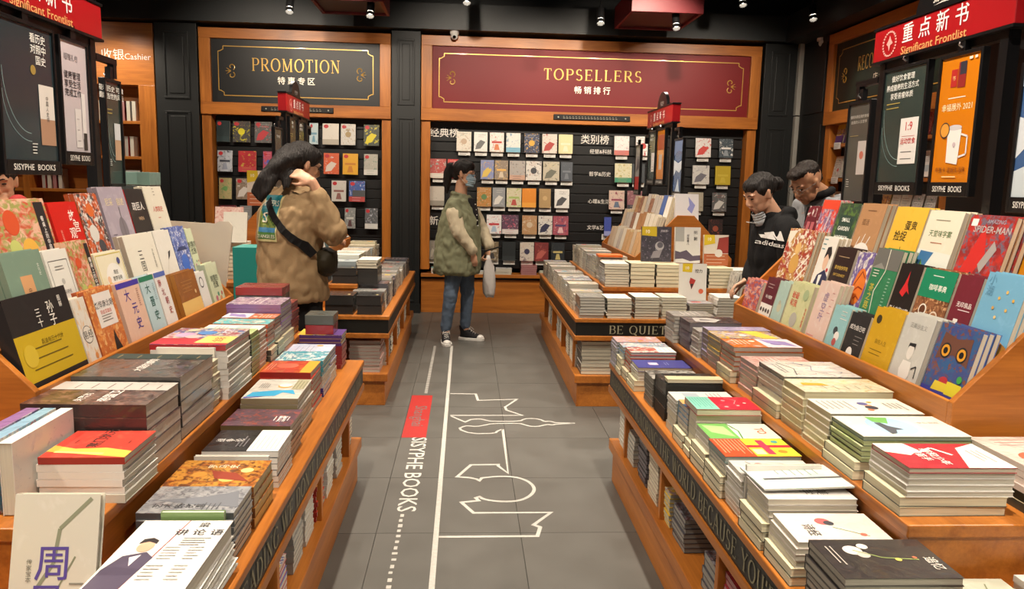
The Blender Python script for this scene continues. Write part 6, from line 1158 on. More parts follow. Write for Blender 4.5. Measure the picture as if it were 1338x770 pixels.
for i, (x0, x1, y0, y1, lb) in enumerate(((1.41, 2.05, 6.9, 7.7, 'red framed ceiling box above the TOPSELLERS sign'), (-1.36, -.74, 6.9, 7.5, 'red framed ceiling box left of the aisle'))):
    O = ((x0+x1)/2, (y0+y1)/2, 2.9); r_ = thing('ceiling_box', O, lb, 'ceiling box', 'red ceiling boxes')
    z = 2.895
    MB().box(x0, y0, z, x1, y0+.03, z+.2).box(x0, y1-.03, z, x1, y1, z+.2).box(x0, y0+.03, z, x0+.03, y1-.03, z+.2).box(x1-.03, y0+.03, z, x1, y1-.03, z+.2).build('frame', mred, r_, O, bevel=.003)
    MB().box(x0+.03, y0+.03, z+.02, x1-.03, y1-.03, z+.18).build('panel', mred2, r_, O)
    MB().tube([((x0+x1)/2, (y0+y1)/2, z+.18), ((x0+x1)/2, (y0+y1)/2, ZC)], .01, 6).build('rod', led, r_, O)
def cctv(x, y, z, label, sx=1):
    O = (x, y, z); r_ = thing('security_camera', O, label, 'camera', 'dome security cameras')
    MB().tube([(x, y, z+.0), (x, y-.0, z-.03)], .045, 16).build('mount', white_pl, r_, O, smooth=False)
    MB().ball((x, y-.02, z-.05), .038, 14, 9).build('dome', white_pl, r_, O, smooth=True)
    MB().ball((x, y-.045, z-.062), .018, 10, 7).build('lens', glass_dark, r_, O, smooth=True)
cctv(-.147, 8.0, 2.875, 'white dome camera above the left end of the TOPSELLERS sign'); cctv(3.45, 7.6, 2.86, 'white dome camera in the right-hand corner')
# black ceiling beams
for i, y in enumerate((1.5, 3.4, 5.2)): tag(MB().box(XL, y, ZC-.2, XR, y+.16, ZC).build('trim_%d' % (8+i), ceil_black), kind='structure')

# ================================================================ floor decals
deco = thing('floor_graphic', (0, 3.8, 0), 'white skyline outline with SISYPHE BOOKS lettering printed on the floor', 'floor graphic'); OD = (0, 3.8, 0)
fw_m = plain('floor_white', 'b0aea8', .6, noise=.25, nscale=70)
def ribbon(pts, wd, z=.0008, closed=False):
    mb = MB(); P = [Vector((p[0], p[1], 0)) for p in pts]; n = len(P); L_, R_ = [], []
    for i, p in enumerate(P):
        a = P[i-1] if (i or closed) else None; b_ = P[(i+1) % n] if (i < n-1 or closed) else None
        d1 = (p-a).normalized() if a is not None else (b_-p).normalized(); d2 = (b_-p).normalized() if b_ is not None else d1
        t_ = (d1+d2); t_ = t_.normalized() if t_.length > .2 else d1
        nrm = Vector((-t_.y, t_.x, 0)); k = 1/max(.55, abs(nrm.dot(Vector((-d1.y, d1.x, 0)))))
        L_.append(p+nrm*wd/2*k); R_.append(p-nrm*wd/2*k)
    vs = [(q.x, q.y, z) for q in L_+R_]
    fs = [(i, i+1, n+i+1, n+i) for i in range(n-1)]+([(n-1, 0, n, 2*n-1)] if closed else [])
    mb.add(vs, fs); return mb
ribbon([(-.098, .9), (-.102, 3.0), (-.108, 6.42)], .021).build('base_line', fw_m, deco, OD)
sky = [(-0.09, 4.934), (0.079, 4.929), (0.092, 4.78), (0.346, 4.812), (0.259, 4.635), (0.265, 4.572), (0.356, 4.466), (-0.079, 4.458)]
tower = [(-0.074, 4.444), (0.011, 4.33), (0.044, 4.38), (0.096, 4.395), (0.133, 4.367), (0.165, 4.346), (0.332, 4.349), (0.364, 4.4), (0.414, 4.408), (0.458, 4.387), (0.48, 4.344), (0.504, 4.358), (0.531, 4.337), (0.545, 4.324), (0.684, 4.319), (0.542, 4.302), (0.518, 4.281), (0.493, 4.295), (0.469, 4.28), (0.427, 4.252), (0.384, 4.259), (0.354, 4.286), (0.329, 4.313), (0.164, 4.304), (0.124, 4.276), (0.076, 4.248), (0.033, 4.261), (0.011, 4.26), (-0.031, 4.206), (0.045, 4.122), (0.18, 4.13), (0.192, 4.169), (0.221, 4.202)]
pearl = [(0.225, 4.202), (0.22, 3.539), (0.176, 3.633), (0.177, 3.653), (0.041, 3.648), (-0.026, 3.492), (0.034, 3.482), (0.066, 3.464), (0.08, 3.445), (0.091, 3.478), (0.175, 3.501), (0.255, 3.492), (0.306, 3.445), (0.331, 3.382), (0.329, 3.321), (0.3, 3.258), (0.246, 3.21), (0.162, 3.206), (0.097, 3.23), (0.077, 3.259), (0.06, 3.247), (0.073, 3.218), (-0.003, 3.199), (0.049, 3.091), (0.38, 3.093), (0.295, 2.974), (0.321, 2.953), (0.302, 2.873), (-0.09, 2.87)]
def chaikin(p): return [p[0]]+[q for a, b in zip(p, p[1:]) for q in ((a[0]*.75+b[0]*.25, a[1]*.75+b[1]*.25), (a[0]*.25+b[0]*.75, a[1]*.25+b[1]*.75))]+[p[-1]]
pearl = pearl[:9]+chaikin(chaikin(pearl[9:20]))+pearl[20:]; tower = tower[:2]+chaikin(tower[2:])
for nm, pl in (('skyline_outline', sky), ('tower_outline', tower), ('dome_outline', pearl)): ribbon(pl, .0135 if nm[0] == 't' else .016).build(nm, fw_m, deco, OD)
mb = MB(); mb.add([(-.337, 4.055, .0006), (-.203, 4.055, .0006), (-.203, 4.888, .0006), (-.337, 4.888, .0006)], [(0, 1, 2, 3)]); mb.build('red_patch', plain('floor_red', 'a01c18', .5, noise=.1, nscale=30), deco, OD)
mb = MB(); g_ = text_geo('Shanghai', .0)
mb.flat(g_[0], g_[1], (-.26, 4.45, .0012), (0, -1, 0), (1, 0, 0), lin('6a6260'), .105, 1.12, (g_[2]+g_[3])/2, .36)
g_ = text_geo('SISYPHE BOOKS', .005); mb.flat(g_[0], g_[1], (-.235, 3.58, .001), (0, -1, 0), (1, 0, 0), lin('c2c0ba'), .115, .95/((g_[3]-g_[2])*.115), (g_[2]+g_[3])/2, .36)
mb.build('floor_lettering', inkg_m, deco, OD)
mb = MB(); y = 6.4
while y > 4.95: mb.box(-.26, y-.017, .0003, -.24, y, .001); y -= .032
y = 3.08
while y > 1.0: mb.box(-.262+random.uniform(0, .004), y-random.uniform(.014, .03), .0003, -.242+random.uniform(-.004, .002), y, .001); y -= .048
mb.build('dashed_line', fw_m, deco, OD)
# ================================================================ people
from mathutils.bvhtree import BVHTree
def skin_mat(name, c):
    m = plain(name, c, .5, noise=.06, nscale=25); b = m.node_tree.nodes['Principled BSDF']
    b.inputs['Subsurface Weight'].default_value = .12; b.inputs['Subsurface Radius'].default_value = (.02, .008, .004); return m
skin1 = skin_mat('skin_light', 'd0a184'); skin2 = skin_mat('skin_warm', 'c39272')
def cloth(name, c, rough=.85, bump=.25, sc=220, noise=.1): return plain(name, c, rough, noise=noise, nscale=7, bump=bump, bscale=sc, spec=.25)
def hair_mat(name, c):
    m, nt, b = new_mat(name); L = nt.links; tc = N(nt, 'ShaderNodeTexCoord'); mp = N(nt, 'ShaderNodeMapping'); mp.inputs['Scale'].default_value = (190, 120, 14)
    L.new(tc.outputs['Object'], mp.inputs[0]); n = N(nt, 'ShaderNodeTexNoise'); n.inputs['Scale'].default_value = 1; n.inputs['Detail'].default_value = 3; L.new(mp.outputs[0], n.inputs['Vector'])
    r = N(nt, 'ShaderNodeValToRGB'); cc = lin(c); r.color_ramp.elements[0].color = (*[x*.5 for x in cc], 1); r.color_ramp.elements[1].color = (*[x*1.9 for x in cc], 1)
    r.color_ramp.elements[0].position = .35; r.color_ramp.elements[1].position = .7
    L.new(n.outputs['Fac'], r.inputs[0]); L.new(r.outputs[0], b.inputs['Base Color']); b.inputs['Roughness'].default_value = .55; b.inputs['Specular IOR Level'].default_value = .35
    bp = N(nt, 'ShaderNodeBump'); bp.inputs['Strength'].default_value = 1; bp.inputs['Distance'].default_value = .008; L.new(n.outputs['Fac'], bp.inputs['Height']); L.new(bp.outputs[0], b.inputs['Normal'])
    return m
hair1 = hair_mat('hair_black', '1e1a19'); hair2 = hair_mat('hair_brown', '241c18')
def V(*a): return Vector(a)
def solid(mb, name, mat, parent, vox=.008, smooth=4, wr=0, wsc=9, seed=0, stretch=(1, 1, .6)):
    """fuse the overlapping closed shapes of mb into one continuous surface"""
    O = parent.location
    o = mb.build(name, mat, None, O); o.location = (0, 0, 0)
    md = o.modifiers.new('r', 'REMESH'); md.mode = 'VOXEL'; md.voxel_size = vox; md.use_smooth_shade = True
    s = o.modifiers.new('s', 'SMOOTH'); s.factor = .5; s.iterations = smooth
    dg = bpy.context.evaluated_depsgraph_get(); e = o.evaluated_get(dg); me = bpy.data.meshes.new_from_object(e)
    o.modifiers.clear(); old = o.data; o.data = me; bpy.data.meshes.remove(old); me.name = name
    me.polygons.foreach_set('use_smooth', [True]*len(me.polygons))
    if wr:
        ns = [v.normal.copy() for v in me.vertices]
        for v, n in zip(me.vertices, ns):
            p = v.co; q = V(p.x*wsc*stretch[0]+seed, p.y*wsc*stretch[1], p.z*wsc*stretch[2])
            f = mnoise.noise(q)+.5*mnoise.noise(q*2.3+V(3, 1, 7))
            v.co = p+n*(wr*(abs(f)*1.6-.5))
    me.update(); o.parent = parent
    return o
def limb(mb, pts, rs, n=14):
    """tapered chain of segments with rounded joints"""
    pts = [Vector(p) for p in pts]
    for k in range(len(pts)-1):
        a, b_ = pts[k], pts[k+1]; m_ = 4
        mb.tube([a.lerp(b_, i/m_) for i in range(m_+1)], [rs[k]+(rs[k+1]-rs[k])*i/m_ for i in range(m_+1)], n)
    for p, r in zip(pts, rs): mb.ball(p, r*1.0, 12, 8)
def loft(mb, rs, right, n=24):
    """rs: (centre, half width along right, half depth); horizontal rings"""
    right = Vector(right).normalized(); fr = V(-right.y, right.x, 0)
    mb.rings([[Vector(c)+right*(a*math.copysign(abs(math.cos(t))**.85, math.cos(t)))+fr*(b_*math.copysign(abs(math.sin(t))**.85, math.sin(t))) for t in [2*math.pi*i/n for i in range(n)]] for c, a, b_ in rs])
def head_frame(c, face, up=(0, 0, 1), sc=.96):
    f = Vector(face).normalized(); r = f.cross(Vector(up)).normalized(); u = r.cross(f)
    m = Matrix((r, f, u)).transposed().to_4x4(); m.translation = Vector(c); return m @ Matrix.Scale(sc, 4)
def head(mb, M, jaw=1.0):
    B = lambda c, r: mb.ball(c, r, 18, 12, M=M)
    B((0, -.014, .03), (.075, .092, .084)); B((0, .02, -.005), (.066, .066, .085)); B((0, .026, -.05), (.052*jaw, .055, .055)); B((0, .056, -.09), (.024*jaw, .022, .018))
    for s in (-1, 1):
        B((s*.04, .03, -.055), (.022*jaw, .045, .035)); B((s*.034, .058, -.018), (.022, .02, .02)); B((s*.074, -.004, -.008), (.008, .017, .03)); B((s*.077, -.008, .008), (.006, .014, .016)); B((s*.011, .09, -.03), (.009, .01, .008))
        B((s*.03, .072, .027), (.024, .012, .007))
    mb.tube([M @ Vector(p) for p in ((0, .077, .02), (0, .088, 0), (0, .098, -.022))], [.007, .009, .011], 8); B((0, .096, -.027), (.011, .011, .009))
    B((0, .082, -.054), (.019, .009, .006)); B((0, .08, -.064), (.017, .009, .007))
def face_bits(root, M, brow='231c1a', lip='a0584e', closed=True):
    O = root.location; Mx_ = M
    for s in (-1, 1):
        mb = MB(); mb.ball((s*.03, .0745, .006), (.013, .0075, .0045 if closed else .0075), 12, 7, M=Mx_); mb.build('eye', plain('eye_dark', '2a201c', .25), root, O, smooth=True)
        mb = MB(); mb.tube([Mx_ @ Vector(p) for p in ((s*.012, .086, .026), (s*.03, .083, .032), (s*.048, .07, .026))], [.0022, .0032, .0015], 6); mb.build('eyebrow', hair1, root, O, smooth=True)
    mb = MB(); mb.ball((0, .0865, -.0535), (.017, .0055, .0035), 12, 6, M=Mx_); mb.ball((0, .0845, -.0625), (.014, .0055, .0045), 12, 6, M=Mx_); mb.build('lips', plain('lips', lip, .45), root, O, smooth=True)
def hand(mb, wrist, dirv, back, thumb, curl=.5, sc=.93, spread=.06):
    """palm and five fingers; dirv towards the fingertips, back = back of the hand, thumb = +1/-1 side"""
    d = Vector(dirv).normalized(); b_ = Vector(back); b_ = (b_-d*b_.dot(d)).normalized(); x = d.cross(b_)
    M = Matrix((x, d, b_)).transposed().to_4x4(); M.translation = Vector(wrist); M = M @ Matrix.Scale(sc, 4)
    mb.ball((0, .045, 0), (.036, .05, .014), 14, 9, M=M); mb.ball((0, .075, 0), (.038, .022, .013), 12, 8, M=M); mb.ball((0, .005, 0), (.026, .03, .018), 12, 8, M=M)
    for i, (fx, L_) in enumerate(((-.029, .066), (-.010, .08), (.010, .085), (.029, .076))):
        fx *= thumb; p = V(fx, .085, 0); a = 0; pts = [p]; sp = fx*spread*14
        for k, f in enumerate((.45, .32, .23)):
            a += curl*(.9, 1.1, .8)[k]; p = p+V(sp*.1*f, math.cos(a), -math.sin(a))*L_*f; pts.append(p)
        limb(mb, [M @ q for q in pts], [.0088*sc, .0085*sc, .008*sc, .0068*sc], 8)
    t = thumb; limb(mb, [M @ V(t*.022, .02, -.004), M @ V(t*.045, .045, -.014), M @ V(t*.052, .072, -.02-.01*curl), M @ V(t*.048, .092, -.028-.02*curl)], [.013*sc, .011*sc, .0095*sc, .008*sc], 8)
def person(loc, label): return thing('person', loc, label, 'person')
def shoe(root, M, upper, sole=None, laces=True):
    """canvas shoe: local +y toe, z up, origin under the ankle"""
    O = root.location; P = lambda *a: M @ Vector(a)
    prof = [(-.055, .028), (-.03, .036), (.02, .036), (.07, .042), (.12, .043), (.155, .033), (.172, .012)]
    def outline(k, z, gr=1): return [P(-w_*gr, y*k, z) for y, w_ in prof]+[P(w_*gr, y*k, z) for y, w_ in reversed(prof)]
    MB().rings([outline(1.02, 0, 1.05), outline(1.02, .026, 1.05)]).build('sole', sole or white_pl, root, O, bevel=.004)
    mb = MB(); mb.rings([[P(math.cos(t)*a, cy+math.sin(t)*b_, z) for t in [2*math.pi*i/16 for i in range(16)]] for z, cy, a, b_ in ((.02, .055, .038, .105), (.05, .045, .036, .092), (.075, .01, .034, .058), (.1, -.012, .033, .042), (.125, -.014, .034, .042))])
    mb.build('upper', upper, root, O, smooth=True)
    mb = MB(); mb.ball((0, .135, .03), (.035, .035, .024), 14, 8, M=M); mb.build('toe_cap', white_pl, root, O, smooth=True)
    if laces:
        mb = MB()
        for i in range(5):
            y = .095-.018*i; z = .062+.012*i
            mb.tube([P(-.02, y, z-.004), P(0, y-.004, z+.004), P(.02, y, z-.004)], .003, 6)
        mb.tube([P(0, .02, .12), P(.025, .05, .11), P(.03, .07, .09)], .002, 5); mb.tube([P(0, .02, .12), P(-.025, .05, .11), P(-.03, .07, .09)], .002, 5)
        mb.build('laces', white_pl, root, O)
def Mdir(loc, fwd):
    f = Vector(fwd); f.z = 0; f.normalize(); r = f.cross(V(0, 0, 1)); m = Matrix((r, f, V(0, 0, 1))).transposed().to_4x4(); m.translation = Vector(loc); return m
def project(root, ob, vs, d, none=False):
    """lay flat outlines onto the cloth surface: rays along d"""
    me = ob.data; t = BVHTree.FromPolygons([v.co for v in me.vertices], [tuple(p.vertices) for p in me.polygons]); O = root.location; out = []
    for v in vs:
        h = t.ray_cast(Vector(v)-O-Vector(d)*.6, Vector(d), 1.5)
        out.append((h[0]+O+h[1]*.003) if h[0] is not None else (None if none else Vector(v)))
    return out

# ---- woman in the sage green jacket (standing in the aisle)
A = person((-.05, 6.6, 0), 'woman with ponytail and face mask in a sage green jacket standing in the aisle')
fA = V(.93, -.36, 0); rA = V(-.36, -.93, 0)
hA = head_frame((-.02, 6.6, 1.455), (.93, -.33, -.16))
mb = MB(); head(mb, hA, .95); limb(mb, [(-.045, 6.615, 1.37), (-.055, 6.62, 1.22)], [.05, .058])
loft(mb, [((-.05, 6.62, .70), .15, .1), ((-.05, 6.62, .86), .13, .09), ((-.05, 6.62, 1.05), .15, .1), ((-.05, 6.62, 1.2), .15, .085), ((-.05, 6.62, 1.26), .07, .05)], rA)
limb(mb, [(-.10, 6.49, 1.2), (-.06, 6.45, .98), (.055, 6.44, .80)], [.045, .038, .026]); limb(mb, [(.02, 6.75, 1.2), (.13, 6.77, .98), (.2, 6.67, .82)], [.045, .038, .026])
hand(mb, (.06, 6.44, .795), (.12, .02, -1), (.2, -.9, 0), 1, .55); hand(mb, (.2, 6.665, .815), (-.1, -.25, -1), (.9, .3, 0), -1, .75)
limb(mb, [(-.09, 6.56, .74), (-.125, 6.5, .42), (-.165, 6.53, .09)], [.07, .05, .034]); limb(mb, [(-.01, 6.68, .74), (.02, 6.67, .42), (.005, 6.68, .09)], [.07, .05, .034])
solid(mb, 'body', skin1, A, .0065, 3)
face_bits(A, hA)
mb = MB(); limb(mb, [(-.085, 6.565, .74), (-.125, 6.5, .43), (-.165, 6.53, .13)], [.086, .062, .046]); limb(mb, [(-.015, 6.675, .74), (.02, 6.67, .43), (.003, 6.68, .13)], [.086, .062, .046])
solid(mb, 'jeans', plain('denim', '5a6b80', .85, noise=.25, nscale=14, bump=.3, bscale=260), A, .009, 3, .005, 26, 2)
mb = MB(); loft(mb, [((-.075, 6.6, .60), .2, .19), ((-.075, 6.6, .63), .215, .2), ((-.07, 6.6, .8), .21, .192), ((-.062, 6.61, 1.0), .2, .175), ((-.055, 6.615, 1.12), .19, .15), ((-.05, 6.62, 1.2), .165, .11), ((-.05, 6.62, 1.255), .1, .085)], rA)
limb(mb, [(-.10, 6.49, 1.195), (-.095, 6.45, 1.1)], [.068, .066]); limb(mb, [(.01, 6.74, 1.195), (.04, 6.77, 1.1)], [.068, .066])
mb.tube([(-.05+.075*math.cos(a), 6.62+.07*math.sin(a), 1.27-.02*math.cos(a-.3)) for a in [2*math.pi*i/14 for i in range(15)]], .022, 8)
jA = solid(mb, 'jacket', cloth('sage_cloth', '75775e', .8), A, .009, 3, .014, 13, 5)
for nm, pts, rr in (('sleeve', [(-.105, 6.455, 1.12), (-.07, 6.42, .98), (.05, 6.42, .825)], [.07, .062, .05]), ('sleeve', [(.05, 6.79, 1.12), (.135, 6.79, .98), (.2, 6.675, .84)], [.07, .062, .05])):
    mb = MB(); limb(mb, pts, rr); solid(mb, nm, cloth('offwhite_cloth', 'b9ad94', .85), A, .009, 3, .009, 14, 1)
mb = MB(); loft(mb, [((.055, 6.575, 1.0), .045, .05), ((.045, 6.58, 1.15), .05, .055), ((.01, 6.59, 1.25), .045, .06)], rA); solid(mb, 'shirt', cloth('black_shirt', '1c1a1c'), A, .009, 2)
mb = MB()
for i in range(5): mb.ball((.098-.006*i, 6.545, 1.02+.045*i), .006, 8, 6)
mb.build('button', white_pl, A, A.location, smooth=True)
mb = MB(); mb.ball((0, -.02, .038), (.082, .098, .086), 18, 12, M=hA); mb.ball((0, .03, .07), (.062, .055, .045), 14, 9, M=hA)
for s in (-1, 1): mb.ball((s*.062, .01, .03), (.02, .03, .04), 10, 8, M=hA)
P = lambda *a: hA @ Vector(a)
mb.tube([P(0, -.1, .06), P(0, -.135, .05), P(0, -.155, -.02), P(0, -.15, -.11), P(0, -.135, -.2)], [.024, .038, .042, .036, .014], 10); mb.ball((0, -.07, -.01), (.06, .045, .06), 12, 9, M=hA)
solid(mb, 'hair', hair1, A, .008, 2, .004, 40, 0, (1, 1, .2))
mb = MB(); mb.tube([P(.028*math.cos(t), -.105, .058+.028*math.sin(t)) for t in [2*math.pi*i/12 for i in range(13)]], .007, 6); mb.build('hair_tie', plain('pink_tie', 'c88a88', .6), A, A.location)
# mask, straps and glasses
def mask(root, M, col='9db8c8'):
    rs = []
    for j in range(7):
        z = .008-.108*j/6; fw = .062-.012*abs(j-2)/4; rs.append([M @ V(fw*math.sin(a), .042+(.068 if 1 < j < 5 else .056)*math.cos(a), z) for a in [math.pi*(-.5+i/10) for i in range(11)]])
    mb = MB(); i0 = 0
    for a, b_ in zip(rs, rs[1:]):
        i = len(mb.v); mb.v += [tuple(p) for p in a+b_]
        for k in range(10): mb.face((i+k, i+k+1, i+12+k, i+11+k))
    o = mb.build('mask', plain('mask_blue', col, .8), root, root.location, smooth=True); s = o.modifiers.new('s', 'SOLIDIFY'); s.thickness = .002
    mb = MB()
    for s in (-1, 1):
        for z0, z1 in ((-.005, .012), (-.085, -.03)): mb.tube([M @ V(s*.055, .05, z0), M @ V(s*.07, .02, (z0+z1)/2), M @ V(s*.08, -.01, z1)], .0016, 5)
    mb.build('mask_strap', white_pl, root, root.location)
def glasses(root, M, col):
    mb = MB()
    for s in (-1, 1):
        mb.tube([M @ V(s*(.031+.022*math.cos(t)), .096, .004+.016*math.sin(t)) for t in [2*math.pi*i/14 for i in range(15)]], .0014, 5)
        mb.tube([M @ V(s*.053, .096, .006), M @ V(s*.074, .06, .008), M @ V(s*.08, -.005, .004)], .0014, 5)
    mb.tube([M @ V(-.01, .097, .006), M @ V(.01, .097, .006)], .0014, 5)
    mb.build('glasses', plain('glasses_'+col, col, .3, .6), root, root.location)
mask(A, hA); glasses(A, hA, '5a3c34')
shoe(A, Mdir((-.165, 6.53, 0), (.12, -1, 0)), plain('canvas_black', '1a1a1e', .8)); shoe(A, Mdir((.005, 6.68, 0), (1, -.3, 0)), MATS['canvas_black'])
# plastic bag and small stick of a pen in her hands
mb = MB(); rs = []
for j, (z, a, b_, dx) in enumerate(((.76, .012, .008, 0), (.72, .022, .012, 0), (.66, .045, .02, .005), (.58, .052, .028, .01), (.5, .055, .03, .012), (.43, .05, .028, .015), (.395, .035, .02, .02))):
    rs.append([V(.195+dx+a*math.cos(t)*(1+.12*math.sin(5*t+j)), 6.615+b_*math.sin(t)*(1+.2*math.cos(4*t+j)), z+.006*math.sin(3*t)) for t in [2*math.pi*i/18 for i in range(18)]])
mb.rings(rs); mbag = plain('bag_plastic', 'c9c5c2', .35, coat=.3, bump=.6, bscale=30); mbag.node_tree.nodes['Principled BSDF'].inputs['Transmission Weight'].default_value = .0
tag(mb.build('plastic_bag', mbag, smooth=True, O=(.2, 6.615, .4)), 'white plastic bag hanging from the hand of the woman in green', 'bag')
tag(MB().tube([(.17, 6.6, .80), (.30, 6.57, .845)], .006, 8).build('pen', frame_black, O=(.2, 6.6, .8)), 'thin dark stick held by the woman in green', 'pen')

# ---- woman in the beige jacket (seen from behind)
B_ = person((-.93, 4.15, 0), 'woman with long dark hair in a beige jacket, seen from behind with a shoulder bag')
fB = V(.55, .83, 0); rB = V(.83, -.55, 0)
hB = head_frame((-.862, 4.16, 1.462), (.80, .5, -.38))
mb = MB(); head(mb, hB, .95); limb(mb, [(-.885, 4.13, 1.39), (-.915, 4.11, 1.27)], [.048, .056])
loft(mb, [((-.92, 4.14, .74), .15, .11), ((-.93, 4.13, .95), .13, .09), ((-.92, 4.12, 1.12), .15, .1), ((-.91, 4.12, 1.27), .14, .085), ((-.91, 4.12, 1.31), .06, .05)], rB)
limb(mb, [(-.80, 4.05, 1.26), (-.67, 4.03, 1.11), (-.785, 3.99, 1.375)], [.045, .038, .025]); hand(mb, (-.785, 3.99, 1.375), (-.82, .12, .42), (.25, -.8, .6), -1, .5)
limb(mb, [(-1.03, 4.21, 1.27), (-.96, 4.36, 1.05), (-.80, 4.30, 1.075)], [.045, .038, .027]); hand(mb, (-.80, 4.30, 1.075), (1, -.15, .02), (0, -.2, 1), -1, .5)
limb(mb, [(-.99, 4.18, .74), (-.98, 4.16, .42), (-.98, 4.13, .08)], [.08, .055, .036]); limb(mb, [(-.85, 4.1, .74), (-.84, 4.09, .42), (-.83, 4.06, .08)], [.08, .055, .036])
solid(mb, 'body', skin1, B_, .0065, 3); face_bits(B_, hB)
mb = MB(); limb(mb, [(-.98, 4.18, .8), (-.98, 4.16, .42), (-.98, 4.13, .1)], [.105, .075, .06]); limb(mb, [(-.86, 4.1, .8), (-.84, 4.09, .42), (-.83, 4.06, .1)], [.105, .075, .06])
solid(mb, 'trousers', cloth('black_trousers', '141416'), B_, .01, 3, .005, 18, 2)
mb = MB(); loft(mb, [((-.915, 4.13, .745), .175, .15), ((-.915, 4.13, .77), .185, .16), ((-.92, 4.125, .83), .19, .165), ((-.935, 4.12, .98), .175, .15), ((-.93, 4.115, 1.12), .18, .15), ((-.92, 4.115, 1.22), .18, .135), ((-.91, 4.115, 1.29), .15, .1), ((-.90, 4.12, 1.33), .08, .075)], rB)
limb(mb, [(-.815, 4.055, 1.255), (-.69, 4.03, 1.12), (-.755, 4.0, 1.30)], [.078, .074, .05]); limb(mb, [(-1.02, 4.20, 1.26), (-.97, 4.35, 1.06), (-.84, 4.31, 1.07)], [.075, .07, .055])
mb.tube([(-.895+.07*math.cos(a), 4.125+.065*math.sin(a), 1.335) for a in [2*math.pi*i/14 for i in range(15)]], .02, 8)
jB = solid(mb, 'jacket', cloth('beige_cloth', 'a08664', .85), B_, .009, 3, .013, 12, 9)
# printed panel on the back
db = fB.copy(); rows = []; cx = V(-1.035, 3.98, 1.19)
pu, pv = V(.83, -.55, 0), V(0, 0, 1); nx, nz = 14, 20
grid = [cx+pu*(-.085+.155*i/nx)+pv*(-.125+.235*j/nz)-pu*(0) for j in range(nz+1) for i in range(nx+1)]
gp = project(B_, jB, grid, db)
mb = MB(); mb.v = [tuple(p) for p in gp]
for j in range(nz):
    for i in range(nx):
        v_ = j/nz; h_ = .42+.12*math.sin(i*.9)
        if v_ < .04 or v_ > .96 or i == 0 or i == nx-1: c = 'c9c08c'
        elif v_ < .16: c = '4c7a3c'
        elif v_ < .3: c = '3f7ca8'
        elif v_ < h_: c = '6c7c3a' if (i+j) % 3 else '4a6a34'
        elif v_ < h_+.1: c = '8a9a4c'
        else: c = '1f7580'
        mb.face((j*(nx+1)+i, j*(nx+1)+i+1, (j+1)*(nx+1)+i+1, (j+1)*(nx+1)+i), lin(c))
for t, u, v, h_, ft in (('SKATERS', -.01, .07, .03, .13), ('S', -.015, -.002, .055, None), ('LOS ANGELES', -.01, -.098, .018, .13)):
    g_ = text_geo(t, .01); sc = h_/.73; sx = (ft/((g_[3]-g_[2])*sc)) if ft else 1.3
    vs = [cx+pu*(u+(x-(g_[2]+g_[3])/2)*sc*sx)+pv*(v+(y-.36)*sc) for x, y in g_[0]]
    vs = project(B_, jB, vs, db); i0 = len(mb.v); mb.v += [tuple(p-db*.003) for p in vs]
    for f in g_[1]: mb.face([i0+k for k in f], lin('d8d4c4'))
mb.build('back_print', ink_m, B_, B_.location)
# strap across the back and the bag at the hip
sp = [V(-1.06, 4.0, 1.275).lerp(V(-.80, 3.92, .995), i/24) for i in range(25)]; dn = V(.3, 0, -.29).normalized(); sd = V(.29, 0, .3).normalized()
l1 = project(B_, jB, [p+sd*.019 for p in sp], db, True); l2 = project(B_, jB, [p-sd*.019 for p in sp], db, True)
kk = []
for k in range(25):
    if l1[k] is not None and l2[k] is not None and (not kk or (l1[k]-l1[kk[-1]]).length < .045+.02*(k-kk[-1])): kk.append(k)
nk = len(kk)
mb = MB(); mb.v = [tuple(l1[k]-db*.004) for k in kk]+[tuple(l2[k]-db*.004) for k in kk]
for k in range(nk-1): mb.face((k, k+1, nk+k+1, nk+k))
i0 = len(mb.v); e_ = (mb.v[nk-1], mb.v[2*nk-1]); mb.v += [(-.765, 3.99, 1.015), (-.80, 3.99, .985)]; mb.face((nk-1, i0, i0+1, 2*nk-1))
o = mb.build('shoulder_strap', cloth('black_strap', '121214', .6), B_, B_.location); s = o.modifiers.new('s', 'SOLIDIFY'); s.thickness = .005; s.offset = 0
mb = MB(); mb.ball((-.735, 4.09, .955), (.06, .10, .08), 14, 9); mb.box(-.79, 4.03, .9, -.69, 4.17, 1.01); o = solid(mb, 'shoulder_bag', cloth('olive_bag', '2c2618', .6), B_, .01, 3, .004, 20)
o.parent = None; o.location = B_.location; tag(o, 'dark olive shoulder bag at the hip of the woman in beige', 'bag')
# hair: cap and long strands swept to the left
P = lambda *a: hB @ Vector(a)
mb = MB(); mb.ball((0, -.022, .034), (.086, .1, .09), 18, 12, M=hB); mb.ball((0, .03, .068), (.066, .055, .045), 14, 9, M=hB)
for k in range(9):
    a = (k-4)/4; s0 = P(a*.07, -.06-.03*(1-a*a), .02+.03*(1-abs(a)))
    e0 = V(-1.045+.0*k-.045*a, 3.975+.02*a, 1.265+.03*a*0+.045*abs(a)); m0 = s0.lerp(e0, .5)+V(.0, -.035, .035)
    mb.tube([s0, s0.lerp(m0, .5)+V(0, -.01, .012), m0, m0.lerp(e0, .5)+V(0, -.012, .006), e0], [.042, .042, .038, .03, .012], 10)
for (x, z) in ((-.90, 1.335), (-.925, 1.325)): mb.tube([P(-.02, -.08, .0), V(x, 4.02, 1.41), V(x-.005, 3.985, z)], [.04, .026, .006], 8)
solid(mb, 'hair', hair1, B_, .008, 9, .002, 70, 3, (1, 1, .2)); glasses(B_, hB, '2a2220')
shoe(B_, Mdir((-.98, 4.13, 0), fB), cloth('black_shoe', '18181a'), laces=False); shoe(B_, Mdir((-.83, 4.06, 0), fB), MATS['black_shoe'], laces=False)
ph = thing('phone', (-.715, 4.27, 1.085), 'white edged phone in the hand of the woman in beige', 'phone')
